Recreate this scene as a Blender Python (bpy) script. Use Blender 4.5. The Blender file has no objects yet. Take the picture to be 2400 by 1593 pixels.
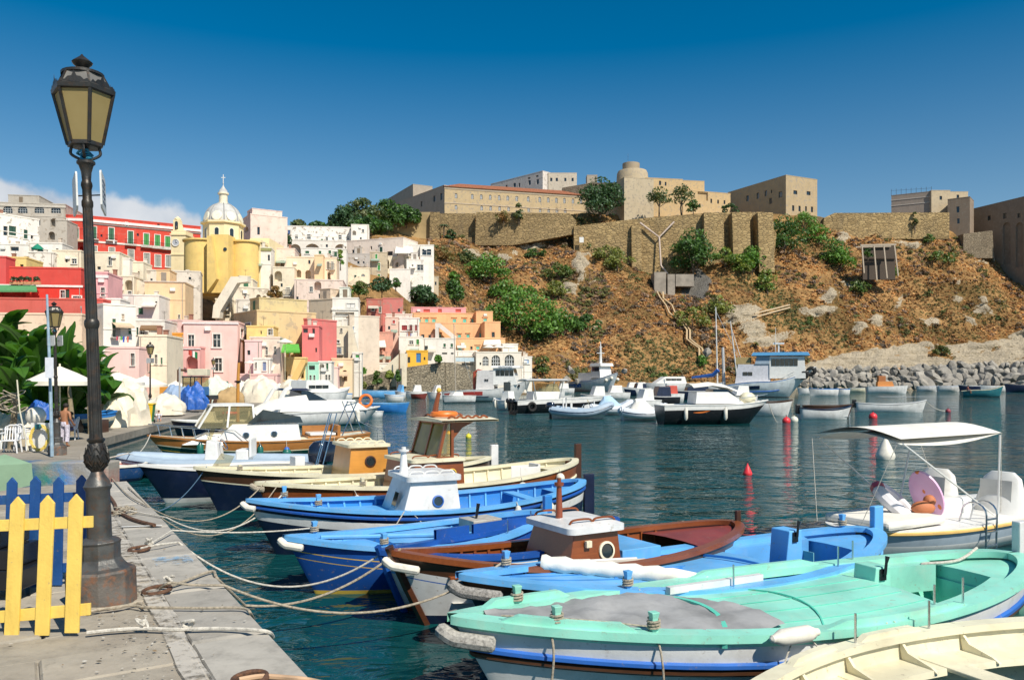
import bpy, math, random
import numpy as np
from mathutils import Vector, Matrix, noise
R = math.radians
random.seed(11)
RNG = np.random.default_rng(5)
sc = bpy.context.scene
COL = sc.collection

# ---------------------------------------------------------------- camera, sky, sun, exposure
CZ,FP,HX,HY = 3.1,1900.0,1200.0,888.0      # eye height (m), focal length and principal point in photo pixels
cam = bpy.data.objects.new('camera', bpy.data.cameras.new('camera'))
COL.objects.link(cam)
cam.location = (0, 0, CZ)
cam.rotation_euler = (R(90), 0, 0)
cam.data.sensor_width = 36
cam.data.lens = FP/2400*36
cam.data.shift_y = (HY-796.5)/2400
cam.data.clip_start = 0.1
cam.data.clip_end = 12000
sc.camera = cam
SUN_AZ, SUN_EL = R(142), R(47)                    # azimuth from +Y towards +X
sd = Vector((math.sin(SUN_AZ)*math.cos(SUN_EL),math.cos(SUN_AZ)*math.cos(SUN_EL),math.sin(SUN_EL)))
w = bpy.data.worlds.new('World'); sc.world = w; w.use_nodes = True
nt = w.node_tree; bg = nt.nodes['Background']
sky = nt.nodes.new('ShaderNodeTexSky'); sky.sky_type = 'NISHITA'; sky.sun_disc = False
sky.sun_elevation = SUN_EL; sky.sun_rotation = SUN_AZ
sky.air_density = 1.0; sky.dust_density = 0.3; sky.ozone_density = 4.0; sky.altitude = 0
hs = nt.nodes.new('ShaderNodeHueSaturation'); hs.inputs['Saturation'].default_value = 1.5; hs.inputs['Hue'].default_value = 0.49
nt.links.new(sky.outputs[0], hs.inputs['Color'])
bg.inputs[1].default_value = 0.085
def wn(ty, pr=None, **ins):
    x = nt.nodes.new('ShaderNode' +ty)
    for k_, v_ in (pr or {}).items(): setattr(x, k_, v_)
    for k_, v_ in ins.items():
        i_ = x.inputs[int(k_[1:])] if k_[1:].isdigit() else x.inputs[k_.replace('_',' ')]
        if isinstance(v_, bpy.types.NodeSocket): nt.links.new(v_, i_)
        else: i_.default_value = v_
    return x.outputs[0] if ty != 'Mix' else x.outputs[2]
mth = lambda op, a, b=0.0: wn('Math', {'operation': op}, i0=a, i1=b)
dirv = nt.nodes.new('ShaderNodeTexCoord').outputs['Generated']; sx = nt.nodes.new('ShaderNodeSeparateXYZ'); nt.links.new(dirv,sx.inputs[0])
az = mth('ARCTAN2',sx.outputs[0],sx.outputs[1]); el = mth('ARCTAN2',sx.outputs[2],mth('SQRT',mth('ADD',mth('MULTIPLY',sx.outputs[0],sx.outputs[0]),mth('MULTIPLY',sx.outputs[1],sx.outputs[1]))))
nt.links.new(wn('MapRange',None,Value=el,From_Min=.05,From_Max=.42,To_Min=.93,To_Max=1.5),hs.inputs['Saturation'])
hs.inputs['Value'].default_value = 1.0; nt.links.new(wn('MapRange',None,Value=el,From_Min=.0,From_Max=.45,To_Min=1.12,To_Max=.96),hs.inputs['Value'])
topv = wn('MapRange',None,Value=az,From_Min=-.66,From_Max=-.37,To_Min=.224,To_Max=.198)      # a low bank of cloud, from the church leftwards
topv = mth('MULTIPLY',topv,wn('MapRange',{'interpolation_type':'SMOOTHSTEP'},Value=az,From_Min=-.37,From_Max=-.335,To_Min=1.0,To_Max=0.0)); topv = mth('MULTIPLY',topv,wn('MapRange',{'interpolation_type':'SMOOTHSTEP'},Value=az,From_Min=-2.2,From_Max=-1.4))
n1 = wn('TexNoise',None,Vector=dirv,Scale=16.0,Detail=7.0,Roughness=.52); n2 = wn('TexNoise',None,Vector=dirv,Scale=5.0,Detail=5.0,Roughness=.5)
edge = mth('SUBTRACT',mth('ADD',topv,mth('MULTIPLY',mth('SUBTRACT',n1,.5),.06)),el)
cmask = wn('MapRange',{'interpolation_type':'SMOOTHSTEP'},Value=edge,From_Min=0.0,From_Max=.014)
crl = nt.nodes.new('ShaderNodeValToRGB'); crl.color_ramp.elements[0].position = .32; crl.color_ramp.elements[1].position = .62; crl.color_ramp.elements[0].color = (5.4,6.0,6.9,1); crl.color_ramp.elements[1].color = (9.0,9.1,9.2,1); nt.links.new(mth('ADD',mth('MULTIPLY',n1,.6),mth('MULTIPLY',n2,.4)),crl.inputs[0])
skyc = wn('Mix',{'data_type':'RGBA'},i0=mth('MULTIPLY',cmask,.95),i6=hs.outputs[0],i7=crl.outputs[0]); nt.links.new(skyc,bg.inputs[0])
sl = bpy.data.lights.new('sun','SUN'); sl.energy = 5.0; sl.angle = R(0.5); sl.color = (1.0,0.93,0.81)
so = bpy.data.objects.new('sun', sl); COL.objects.link(so); so.location = (60, -60, 80)
so.rotation_euler = sd.to_track_quat('Z', 'Y').to_euler()
vs = sc.view_settings; vs.view_transform = 'Standard'; vs.look = 'None'; vs.exposure = 0.16; vs.gamma = 1; vs.use_curve_mapping = False
sc.render.engine = 'CYCLES'
sc.cycles.max_bounces = 6; sc.cycles.diffuse_bounces = 3; sc.cycles.glossy_bounces = 3; sc.cycles.transparent_max_bounces = 8
sc.cycles.sample_clamp_indirect = 6

# ---------------------------------------------------------------- placing by sight line
def P(px,py,Y):                                 # the point at depth Y seen at photo pixel (px, py)
    return Vector(((px-HX)/FP*Y, Y, CZ+(HY-py)/FP*Y))
def GY(py,z):return FP*(CZ-z)/(py-HY)   # depth of a point of height z seen at row py
def Gp(px, py, z): return P(px, py, GY(py, z))

# ---------------------------------------------------------------- mesh builder
class MB:
    def __init__(s): s.v = []; s.f = []; s.m = []; s.k = 0
    def add(s, vs, fs):
        o = len(s.v); s.v += [tuple(p) for p in vs]; s.f += [tuple(i+o for i in f) for f in fs]; s.m += [s.k]*len(fs); return s
    def mat(s, k): s.k = k; return s
    def box(s, a, b, M=None):
        x, y, z = a; X, Y, Z = b
        vs = [(x,y,z),(X,y,z),(X,Y,z),(x,Y,z),(x,y,Z),(X,y,Z),(X,Y,Z),(x,Y,Z)]
        if M is not None: vs = [M @ Vector(p) for p in vs]
        return s.add(vs,[(3,2,1,0),(4,5,6,7),(0,1,5,4),(1,2,6,5),(2,3,7,6),(3,0,4,7)])
    def cb(s, c, d, rz=0, M=None):
        m = Matrix.Translation(c) @ Matrix.Rotation(rz, 4, 'Z')
        if M is not None: m = m @ M
        return s.box((-d[0]/2,-d[1]/2,-d[2]/2),(d[0]/2,d[1]/2,d[2]/2),m)
    def grid(s, rows, cu=False, cv=False):
        n, m = len(rows), len(rows[0]); fs = []
        for i in range(n if cu else n-1):
            for j in range(m if cv else m-1):
                fs.append((i*m+j,i*m+(j+1) % m,(i+1) % n*m+(j+1) % m,(i+1) % n*m+j))
        return s.add([p for r in rows for p in r], fs)
    def tube(s, pts, r, n=6, cap=True, flat=1.0):
        pts = [Vector(p) for p in pts]; N = len(pts); rows = []; ref = None
        for i, p in enumerate(pts):
            t = (pts[min(i+1, N-1)]-pts[max(i-1, 0)])
            if t.length < 1e-9: t = Vector((0, 0, 1))
            t.normalize()
            if ref is None:ref = Vector((0,0,1)) if abs(t.z) < .9 else Vector((1,0,0))
            u = t.cross(ref)
            if u.length < 1e-4: u = t.cross(Vector((.3, .8, .5)))
            u.normalize(); q = u.cross(t); ref = q
            ri = r[i] if isinstance(r, (list, tuple)) else r
            rows.append([p+(u*math.cos(a)+q*math.sin(a)*flat)*ri for a in [2*math.pi*k/n+math.pi/n for k in range(n)]])
        o = len(s.v); s.grid(rows, cv=True)
        if cap:
            s.f += [tuple(o+k for k in range(n))[::-1],tuple(o+(N-1)*n+k for k in range(n))]; s.m += [s.k]*2
        return s
    def lathe(s, prof, n=16, c=(0, 0, 0), M=None, flute=None, ph=0, cap=True):
        rows = []
        for r, z in prof:
            row = []
            for k in range(n):
                a = 2*math.pi*k/n+ph
                rr = r*(flute(a, z) if flute else 1)
                p = Vector((rr*math.cos(a), rr*math.sin(a), z))
                row.append((M @ p if M is not None else p)+Vector(c))
            rows.append(row)
        o = len(s.v); s.grid(rows, cv=True)
        if cap:s.f += [tuple(o+k for k in range(n))[::-1],tuple(o+(len(prof)-1)*n+k for k in range(n))]; s.m += [s.k]*2
        return s
    def sph(s, c, r, n=10, sx=1, sy=1, sz=1, m=6):
        return s.lathe([(max(r*math.sin(math.pi*i/m),.001) ,-r*math.cos(math.pi*i/m)*sz) for i in range(m+1)],n,c,Matrix.Diagonal((sx,sy,1,1)))
    def extr(s, poly, vec):
        n = len(poly); a = [Vector(p) for p in poly]; b = [p+Vector(vec) for p in a]
        return s.add(a+b,[tuple(range(n))[::-1],tuple(range(n,2*n))]+[(i,(i+1) % n,n+(i+1) % n,n+i) for i in range(n)])
    def torus(s, c, R0, r, n=16, m=6, M=None, arc=2*math.pi, a0=0):
        full = arc > 6.28; rows = []
        for i in range(n if full else n+1):
            a = a0+arc*i/n; row = []
            for k in range(m):
                b = 2*math.pi*k/m
                p = Vector(((R0+r*math.cos(b))*math.cos(a),(R0+r*math.cos(b))*math.sin(a),r*math.sin(b)))
                row.append((M @ p if M is not None else p)+Vector(c))
            rows.append(row)
        return s.grid(rows, cu=full, cv=True)
    def o(s, name, mat, par=None, sm=False, loc=None, col=None, bev=0):
        me = bpy.data.meshes.new(name); me.from_pydata(s.v, [], s.f)
        ms = mat if isinstance(mat, (list, tuple)) else [mat]
        for m in ms: me.materials.append(m)
        if len(ms) > 1: me.polygons.foreach_set('material_index', s.m)
        if sm:
            me.polygons.foreach_set('use_smooth', [True]*len(me.polygons)); me.update()
            me.set_sharp_from_angle(angle=R(38))
        me.update()
        return link(name, me, par, loc, col, bev)
def link(name, me, par=None, loc=None, col=None, bev=0):
    ob = bpy.data.objects.new(name, me); COL.objects.link(ob)
    if par is not None: ob.parent = par
    if loc is not None: ob.location = loc
    if col is not None: ob.color = (*col[:3], col[3] if len(col) > 3 else 1)
    if bev:
        b = ob.modifiers.new('bevel','BEVEL'); b.width = bev; b.segments = 2; b.limit_method = 'ANGLE'
    return ob
def tag(o, label=None, cat=None, group=None, kind=None):
    if label: o['label'] = label
    if cat: o['category'] = cat
    if group: o['group'] = group
    if kind: o['kind'] = kind
    return o
def thing(name, label, cat, loc=(0, 0, 0), rz=0, group=None):
    e = bpy.data.objects.new(name,None); COL.objects.link(e); e.location = loc; e.rotation_euler = (0,0,rz); e.empty_display_size = .3
    return tag(e, label, cat, group)
KIDS = {}
def copy_tree(root, loc, rz=0, label=None, scale=1.0):
    r = root.copy(); COL.objects.link(r); r.location = loc; r.rotation_euler = (0,0,rz); r.scale = (scale,)*3
    if label: r['label'] = label
    for ch in root.children:
        c = ch.copy(); COL.objects.link(c); c.parent = r
        for g in ch.children:
            d = g.copy(); COL.objects.link(d); d.parent = c
    return r
def npmesh(name, verts, quads, mat, cols=None, par=None, loc=None, smooth=False):
    verts = np.asarray(verts,dtype=np.float32); quads = np.asarray(quads,dtype=np.int32); k = quads.shape[1]
    me = bpy.data.meshes.new(name); me.vertices.add(len(verts)); me.vertices.foreach_set('co',verts.ravel())
    me.loops.add(quads.size); me.loops.foreach_set('vertex_index', quads.ravel())
    me.polygons.add(len(quads)); me.polygons.foreach_set('loop_start',np.arange(0,quads.size,k,dtype=np.int32))
    me.polygons.foreach_set('loop_total', np.full(len(quads), k, dtype=np.int32))
    if smooth: me.polygons.foreach_set('use_smooth', np.ones(len(quads), dtype=bool))
    me.materials.append(mat); me.update(); me.validate()
    if cols is not None:
        at = me.color_attributes.new('tint', 'FLOAT_COLOR', 'POINT')
        c = np.ones((len(verts),4),dtype=np.float32); c[:,:3] = cols; at.data.foreach_set('color',c.ravel())
    return link(name, me, par, loc)
def fbm(p, o=4):
    return noise.fractal(Vector(p), 1.0, 2.0, o)
def lerp(a, b, t): return a+(b-a)*t
def cat(pts, n=8):                                # smooth curve through points
    pts = [Vector(p) for p in pts]; out = []
    for i in range(len(pts)-1):
        p0,p1,p2,p3 = pts[max(i-1,0)],pts[i],pts[i+1],pts[min(i+2,len(pts)-1)]
        for k in range(n):
            t = k/n
            out.append(.5*((2*p1)+(p2-p0)*t+(2*p0-5*p1+4*p2-p3)*t*t+(3*p1-p0-3*p2+p3)*t ** 3))
    return out+[pts[-1]]

# ---------------------------------------------------------------- materials
class G:
    def __init__(s, name):
        s.m = bpy.data.materials.new(name); s.m.use_nodes = True; s.t = s.m.node_tree; s.b = s.t.nodes['Principled BSDF']
        s._c = {}
    def n(s, ty, pr=None, **ins):
        x = s.t.nodes.new('ShaderNode' +ty)
        for k, v in (pr or {}).items(): setattr(x, k, v)
        for k, v in ins.items():
            i = x.inputs[int(k[1:])] if k[0] == 'i' and k[1:].isdigit() else x.inputs[k.replace('_',' ')]
            s.set(i, v)
        return x
    def set(s, i, v):
        if isinstance(v, bpy.types.NodeSocket): s.t.links.new(v, i)
        elif isinstance(v,(tuple,list)) and len(v) == 3 and i.type == 'RGBA':i.default_value = (*v,1)
        else: i.default_value = v
    def co(s, kind='Object', sc=None):
        if kind not in s._c:s._c[kind] = s.n('TexCoord').outputs[kind] if kind != 'Position' else s.n('NewGeometry').outputs['Position']
        c = s._c[kind]
        if sc: c = s.n('Mapping', None, Vector=c, Scale=sc).outputs[0]
        return c
    def noise(s, scale, detail=4, vec=None, rough=.55, dist=0):
        return s.n('TexNoise',None,Vector=vec if vec is not None else s.co(),Scale=scale,Detail=detail,Roughness=rough,Distortion=dist).outputs[0]
    def ramp(s, f, stops):
        x = s.n('ValToRGB', None, Fac=f); e = x.color_ramp.elements
        while len(e) < len(stops): e.new(.5)
        for q, (p, c) in zip(e, stops):
            q.position = p; q.color = (*c, 1) if isinstance(c, tuple) else (c, c, c, 1)
        return x.outputs[0]
    def mix(s, f, a, b, mode='MIX'):
        x = s.n('Mix',{'data_type':'RGBA','blend_type':mode}); s.set(x.inputs[0],f); s.set(x.inputs[6],a); s.set(x.inputs[7],b); return x.outputs[2]
    def ma(s, op, a, b=0.0):
        x = s.n('Math',{'operation':op}); s.set(x.inputs[0],a); s.set(x.inputs[1],b); return x.outputs[0]
    def bump(s, h, st=.3, d=.02):
        s.set(s.b.inputs['Normal'],s.n('Bump',None,Strength=st,Distance=d,Height=h).outputs[0])
    def out(s, **k):
        for a, v in k.items(): s.set(s.b.inputs[a.replace('_', ' ')], v)
        return s.m
MATS = {}
def paint(col,rough=.45,var=.10,sc=3,dirt=None,da=.6,bump=.15,bs=40,metal=0,name=None,objcol=False,streak=False,spec=.5,coat=0,wear=0):
    key = ('p',col,rough,var,sc,dirt,da,bump,bs,metal,objcol,streak,spec,coat,wear)
    if key in MATS: return MATS[key]
    g = G(name or 'surface'); n1 = g.noise(sc, 5)
    base = g.n('ObjectInfo').outputs['Color'] if objcol else tuple(col)
    c = g.mix(1.0,base,g.ramp(n1,[(.3,1-var*1.6),(.55,1.0),(.75,1+var*.5)]),'MULTIPLY')
    if dirt:
        n2 = g.noise(sc*2.3, 8, g.co(sc=(1, 1, .22)) if streak else None, rough=.65)
        c = g.mix(g.ma('MULTIPLY', g.ramp(n2, [(.5, 0.0), (.72, 1.0)]), da), c, dirt)
    if wear:c = g.mix(g.ma('MULTIPLY',g.ramp(g.noise(sc*7,9,None,.72),[(.60,0.0),(.66,1.0)]),wear),c,(.30,.24,.17))
    g.bump(g.noise(bs, 3), bump, .01)
    MATS[key] = g.out(Base_Color=c,Roughness=rough,Metallic=metal,Specular_IOR_Level=spec,Coat_Weight=coat)
    return g.m
def wood(col, dark, rough=.35, axis=0, sc=3, coat=.3):
    key = ('w', col, dark, rough, axis, sc)
    if key in MATS: return MATS[key]
    g = G('varnished_wood'); s = [14.0, 14.0, 14.0]; s[axis] = 1.0
    v = g.co(sc=tuple(s)); f = g.noise(sc, 6, v, .6, .6); f2 = g.noise(1.3, 3)
    c = g.mix(f,dark,col); c = g.mix(1.0,c,g.ramp(f2,[(.3,.75),(.7,1.12)]),'MULTIPLY')
    g.bump(f, .12, .004)
    MATS[key] = g.out(Base_Color=c, Roughness=rough, Coat_Weight=coat, Coat_Roughness=.2)
    return g.m
def glass(col=(.02, .03, .035), rough=.06):
    return paint(col, rough, .3, 1.5, bump=0, name='window_glass', spec=.9)
def leafmat(name, cols, tr=.35, usetint=True, rough=.5, tm=(1.3, 1.4, .6)):
    g = G(name)
    if usetint: base = g.n('Attribute', {'attribute_name': 'tint'}).outputs['Color']
    else: base = g.mix(g.noise(1.2, 3), cols[0], cols[1])
    t = g.n('BsdfTranslucent', None, Color=g.mix(1.0, base, tm, 'MULTIPLY'))
    g.out(Base_Color=base, Roughness=rough)
    mx = g.n('MixShader', None, Fac=tr, i1=g.b.outputs[0], i2=t.outputs[0])
    g.t.links.new(mx.outputs[0], g.t.nodes['Material Output'].inputs[0])
    return g.m
def plaster():
    g = G('weathered_plaster'); base = g.n('ObjectInfo').outputs['Color']; rnd = g.n('ObjectInfo').outputs['Random']
    pos = g.n('VectorMath',{'operation':'ADD'},i0=g.co(),i1=g.n('CombineXYZ',None,X=g.ma('MULTIPLY',rnd,90.0)).outputs[0]).outputs[0]
    big = g.noise(.35,6,pos,.6); st = g.noise(1.1,6,g.n('Mapping',None,Vector=pos,Scale=(1,1,.16)).outputs[0],.7)
    c = g.mix(1.0, base, g.ramp(big, [(.28, .86), (.5, 1.0), (.72, 1.06)]), 'MULTIPLY')
    c = g.mix(g.ma('MULTIPLY',g.ramp(st,[(.52,0.0),(.78,1.0)]),.38),c,g.mix(1.0,base,(.62,.55,.46),'MULTIPLY'))
    pt = g.noise(.9, 7, pos, .62)
    al = g.n('ObjectInfo').outputs['Alpha']
    c = g.mix(g.ma('MULTIPLY',g.ramp(pt,[(.545,0.0),(.60,1.0)]),g.ma('SUBTRACT',1.0,al)),c,(.33,.28,.22))
    g.bump(g.noise(6, 5, pos), .25, .06)
    return g.out(Base_Color=c, Roughness=.9, Specular_IOR_Level=.25)
def masonry(col, dark, sx=1.0, mort=.35, name='rubble_masonry'):
    g = G(name); pos = g.co()
    v = g.n('Mapping',None,Vector=pos,Scale=(.55/sx,.55/sx,1.25/sx)).outputs[0]
    vo = g.n('TexVoronoi',{'feature':'DISTANCE_TO_EDGE'},Vector=v,Scale=1.6,Randomness=.9).outputs['Distance']
    vc = g.n('TexVoronoi', None, Vector=v, Scale=1.6, Randomness=.9).outputs['Color']
    big = g.noise(.05, 6, pos, .65); st = g.noise(.2, 6, g.co(sc=(1, 1, .2)), .7)
    c = g.mix(g.n('SeparateColor', None, Color=vc).outputs[0], dark, col)
    c = g.mix(1.0, c, g.ramp(big, [(.3, .7), (.5, 1.0), (.7, 1.15)]), 'MULTIPLY')
    c = g.mix(g.ramp(st, [(.5, 0.0), (.8, .55)]), c, (.16, .13, .09))
    e = g.ramp(vo, [(0.0, 0.0), (.12, 1.0)])
    c = g.mix(g.ma('MULTIPLY', g.ma('SUBTRACT', 1.0, e), mort), c, (.10, .08, .06))
    g.bump(g.ma('ADD', e, g.ma('MULTIPLY', g.noise(1.5, 5), .6)), .8, .25)
    return g.out(Base_Color=c, Roughness=.95, Specular_IOR_Level=.2)
PL = plaster()
WHITE = paint((.78, .77, .73), .35, .06, 2, (.45, .40, .32), .25)
CREAMW = paint((.76, .69, .50), .4, .06, 2, (.45, .38, .25), .3)
BLACK = paint((.012, .013, .016), .25, .2)
NAVY = paint((.008, .014, .045), .28, .2, 2, (.05, .06, .09), .25, coat=.3)
DKGLASS = glass()
MAHOG = wood((.34, .095, .022), (.15, .035, .010))
TEAK = wood((.50, .22, .055), (.27, .095, .02))
HONEY = wood((.72, .34, .065), (.46, .18, .025))
DKWOOD = wood((.10, .035, .015), (.035, .012, .007))
STEEL = paint((.62, .63, .65), .25, .05, 5, metal=1.0)
ROPE = paint((.42, .36, .27), .95, .3, 30, bump=.8, bs=160)
ROPEW = paint((.62, .58, .50), .95, .25, 30, bump=.8, bs=160)
RUST = paint((.11, .055, .032), .85, .4, 14, (.26, .11, .04), .7, bump=.6, bs=60)
IRON = paint((.055,.052,.047),.42,.3,7,(.13,.065,.03),.55,bump=.25,bs=50,metal=.55)
FENDW = paint((.74, .70, .60), .5, .08, 6, (.40, .34, .26), .35)
CANVAS = paint((.78, .75, .67), .9, .08, 3, (.5, .45, .36), .3, bump=.3, bs=25)
RED = paint((.62, .03, .02), .4, .12)
ORANGE = paint((.80, .20, .03), .45, .12)
RUBBER = paint((.018, .018, .018), .8, .2)
SHUT = paint((1, 1, 1), .6, .12, 3, objcol=True)
# ================================================================ SETTING: water, quays, hillside, cloud
def watermat():
    g = G('sea_water'); pos = g.co('Position')
    a = g.noise(.55,3,g.n('Mapping',None,Vector=pos,Rotation=(0,0,.5),Scale=(.8,1.25,1)).outputs[0],.5,.8)
    b = g.noise(1.9,3,g.n('Mapping',None,Vector=pos,Rotation=(0,0,-.3),Scale=(.75,1.3,1)).outputs[0],.5,1.2)
    c = g.noise(.16, 3, pos, .5)
    big = g.noise(.045, 3, pos, .5)
    amp = g.ramp(big, [(.35, .55), (.62, 1.0)])
    h = g.ma('ADD',g.ma('MULTIPLY',a,1.0),g.ma('ADD',g.ma('MULTIPLY',b,.30),g.ma('MULTIPLY',c,1.2)))
    y = g.n('SeparateXYZ', None, Vector=pos).outputs[1]
    far = g.n('MapRange',None,Value=y,From_Min=8.0,From_Max=60.0,To_Min=.42,To_Max=1.0).outputs[0]
    bn = g.n('Bump',None,Strength=g.ma('MULTIPLY',amp,far),Distance=.62,Height=h).outputs[0]
    g.set(g.b.inputs['Normal'], bn)
    col = g.mix(g.ramp(big,[(.35,0.0),(.7,1.0)]),(.003,.046,.050),(.005,.066,.066))
    return g.out(Base_Color=col, Roughness=.035, IOR=1.33, Specular_IOR_Level=.5)
WATER = watermat()
m = MB(); m.add([(-6000,-60,0),(6000,-60,0),(6000,9000,0),(-6000,9000,0)],[(0,1,2,3)])
tag(m.o('water',WATER),'deep teal harbour water rippling between the moored boats',None,None,'structure')

def stonemat(name, c1, c2, c3, sc=1.0):
    g = G(name); p = g.co('Position'); rnd = g.n('ObjectInfo').outputs['Random']
    n1 = g.noise(1.1*sc,8,p,.65); n2 = g.noise(5*sc,8,p,.7); n3 = g.noise(.5*sc,5,g.n('Mapping',None,Vector=p,Rotation=(0,0,.53),Scale=(.6,2.6,1)).outputs[0],.6)
    c = g.mix(g.ramp(n1, [(.35, 0.0), (.65, 1.0)]), c1, c2)
    c = g.mix(g.ma('MULTIPLY', g.ramp(n3, [(.5, 0.0), (.68, 1.0)]), .55), c, c3)
    c = g.mix(1.0, c, g.ramp(n2, [(.3, .72), (.5, 1.0), (.7, 1.1)]), 'MULTIPLY')
    c = g.mix(g.ma('MULTIPLY',g.ramp(g.noise(2.2*sc,7,p,.7,1.0),[(.60,0.0),(.70,1.0)]),.55),c,(.13,.12,.10))
    c = g.mix(1.0, c, g.ramp(rnd, [(0.0, .86), (1.0, 1.12)]), 'MULTIPLY')
    g.bump(g.ma('ADD', n2, g.ma('MULTIPLY', g.noise(28*sc, 6, p, .7), .5)), .5, .02)
    return g.out(Base_Color=c, Roughness=.9, Specular_IOR_Level=.25)
QSTONE = stonemat('quay_stone', (.33, .285, .225), (.42, .375, .30), (.24, .225, .19))
QCONC = stonemat('quay_concrete',(.385,.36,.315),(.445,.415,.36),(.33,.305,.26),.7)
QFAR = stonemat('far_quay_stone', (.30, .26, .21), (.37, .33, .27), (.20, .185, .16), .5)
QZ,FZ = .9,.6                                   # near quay and far quay heights above the water
E0 = Vector((2.06,0,0)); ED = Vector((-.5094,.8605,0)); EI = Vector((-.8605,-.5094,0))
def Q(s, u, z=QZ): return E0+ED*s+EI*u+Vector((0, 0, z))
YW = 17.55
m = MB(); m.extr([Q(-4,.02,-1.6),Q(20.4,.02,-1.6),Q(20.4-7.2,13.2,-1.6),Q(-9,22,-1.6)],(0,0,QZ+1.6-.05))
quay = tag(m.o('quay',QCONC),'near stone quay with concrete border along the mooring edge',None,None,'structure')
def slab(par, s0, s1, u0, u1, z, mat, name, ch=.012, j=.012, outer=0):
    c = Q((s0+s1)/2, (u0+u1)/2, 0); rr = lambda: random.uniform(-j, j)
    P4 = [Q(s0+.006,u0+.006) ,Q(s1-.006,u0+.006),Q(s1-.006,u1-.006),Q(s0+.006,u1-.006)]
    P4 = [Vector((p.x+rr(), p.y+rr(), 0))-c for p in P4]
    cen = sum(P4, Vector())/4
    def ring(k,zz):return [p+(cen-p).normalized()*k+Vector((0,0,zz)) for p in P4]
    rows = [ring(0, z-(.5 if outer else .07)), ring(0, z-ch)]
    if outer: rows = [ring(0, -.6)]+[ring(0, z-.05)]+[ring(.012, z-.018)]
    rows.append(ring(.02+(.03 if outer else 0), z+random.uniform(-.004, .004)))
    mb = MB(); mb.grid(rows, cv=True); k = len(rows)-1
    mb.f.append(tuple(k*4+i for i in range(4))); mb.m.append(0)
    return mb.o(name, mat, par, loc=c)
s =-2.0
while s < 20.2:
    L = random.uniform(1.8, 2.6); s1 = min(s+L, 20.35)
    slab(quay, s, s1, 0, .635, QZ, QCONC, 'kerb_block', j=.003, outer=1); s = s1
s = 3.2
while s < 20.2:
    h = random.uniform(.55, .85); u = .64+random.uniform(.0, .02)
    first = random.uniform(.9, 2.3)
    while u < 6.2:
        L = first if u < .7 else random.uniform(1.3, 2.6)
        slab(quay,s,min(s+h,20.35),u,u+L,QZ+random.uniform(-.012,.008),QSTONE,'paving_stone',.02,.014); u += L
    s += h
# worn white line painted beside the border
def wornpaint(name, col, thr=.46, mx_=.8):
    g = G(name); p = g.co('Position'); f = g.ma('ADD',g.noise(9,8,p,.7),g.ma('MULTIPLY',g.noise(1.5,4,p),.6))
    t = g.n('BsdfTransparent'); g.out(Base_Color=g.mix(g.noise(3,5,p),tuple(c*.8 for c in col),col),Roughness=.9)
    mx = g.n('MixShader',None,Fac=g.ramp(f,[(thr+.28,0.0),(thr+.46,mx_)]),i1=t.outputs[0],i2=g.b.outputs[0])
    g.t.links.new(mx.outputs[0], g.t.nodes['Material Output'].inputs[0]); return g.m
m = MB(); rows = []
for i in range(60):
    ss = 2.5+i*.3; o = .03*fbm((ss*.7,0,3)); wv = .09+.03*fbm((ss*.9,5,0))
    rows.append([Q(ss, .72+o-wv, QZ+.021), Q(ss, .72+o+wv, QZ+.021)])
m.grid(rows); tag(m.o('painted_line',wornpaint('worn_white_paint',(.64,.59,.51),.40,.75),quay),None)
m = MB(); m.grid([[Q(14.1,.10,QZ+.021),Q(14.3,.72,QZ+.021)],[Q(14.16,.10,QZ+.021),Q(14.36,.72,QZ+.021)]])
m.o('painted_line', paint((.75, .74, .7), .9), quay)
m = MB(); m.grid([[Q(11.3+.5*a,.10+.42*b,QZ+.02) for b in (0,.33,.66,1)] for a in (0,.5,1)])
m.o('paint_stain', wornpaint('blue_paint_stain', (.22, .42, .62), .50), quay)

# low wall with worn children's paintings, between the two quay levels
def graffiti():
    g = G('painted_wall'); p = g.co(); x = g.n('SeparateXYZ',None,Vector=p); X = x.outputs[0]
    base = g.mix(g.noise(2,6),(.36,.33,.28),(.22,.20,.17)); f = g.ramp(g.noise(5,6,None,.7),[(.36,0.0),(.50,1.0)])
    band = g.n('MapRange', None, Value=X, From_Min=-12.0, From_Max=-8.0).outputs[0]
    band = g.ma('ADD', band, g.ma('MULTIPLY', g.noise(3, 4), .14))
    c = g.ramp(band,[(.0,(.10,.16,.10)),(.22,(.30,.26,.10)),(.33,(.02,.14,.06)),(.45,(.02,.10,.25)),(.56,(.03,.22,.16)),(.66,(.10,.25,.55)),(.80,(.50,.48,.42)),(.87,(.48,.07,.035)),(.96,(.48,.44,.36))])
    v = g.ramp(g.noise(1.1, 2, g.co(sc=(1, 0, 1))), [(.36, 0.0), (.52, 1.0)])
    g.bump(g.noise(18, 6), .5, .03)
    return g.out(Base_Color=g.mix(g.ma('MULTIPLY', f, v), base, c), Roughness=.9)
m = MB(); m.box((-30, YW, -1.5), (-8.75, YW+.55, CZ-(1083-HY)/FP*YW))
gw = tag(m.o('low_wall',graffiti(),bev=.03),'low harbour wall painted with worn blue green and red patches','wall')
QPATH = [(-8.75,17.6),(-13.6,26.5),(-17.2,34),(-18.9,42),(-22.5,60),(-24.5,82),(-25.5,104),(-26.5,124),(-33,147),(-60,205)]
m = MB(); m.extr([(x,y,-1.6) for x,y in QPATH]+[(-230,205,-1.6),(-230,17.6,-1.6)],(0,0,FZ+1.6))
farq = tag(m.o('far_quay',QFAR),'sunlit far quay curving below the coloured houses',None,None,'structure')
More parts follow.
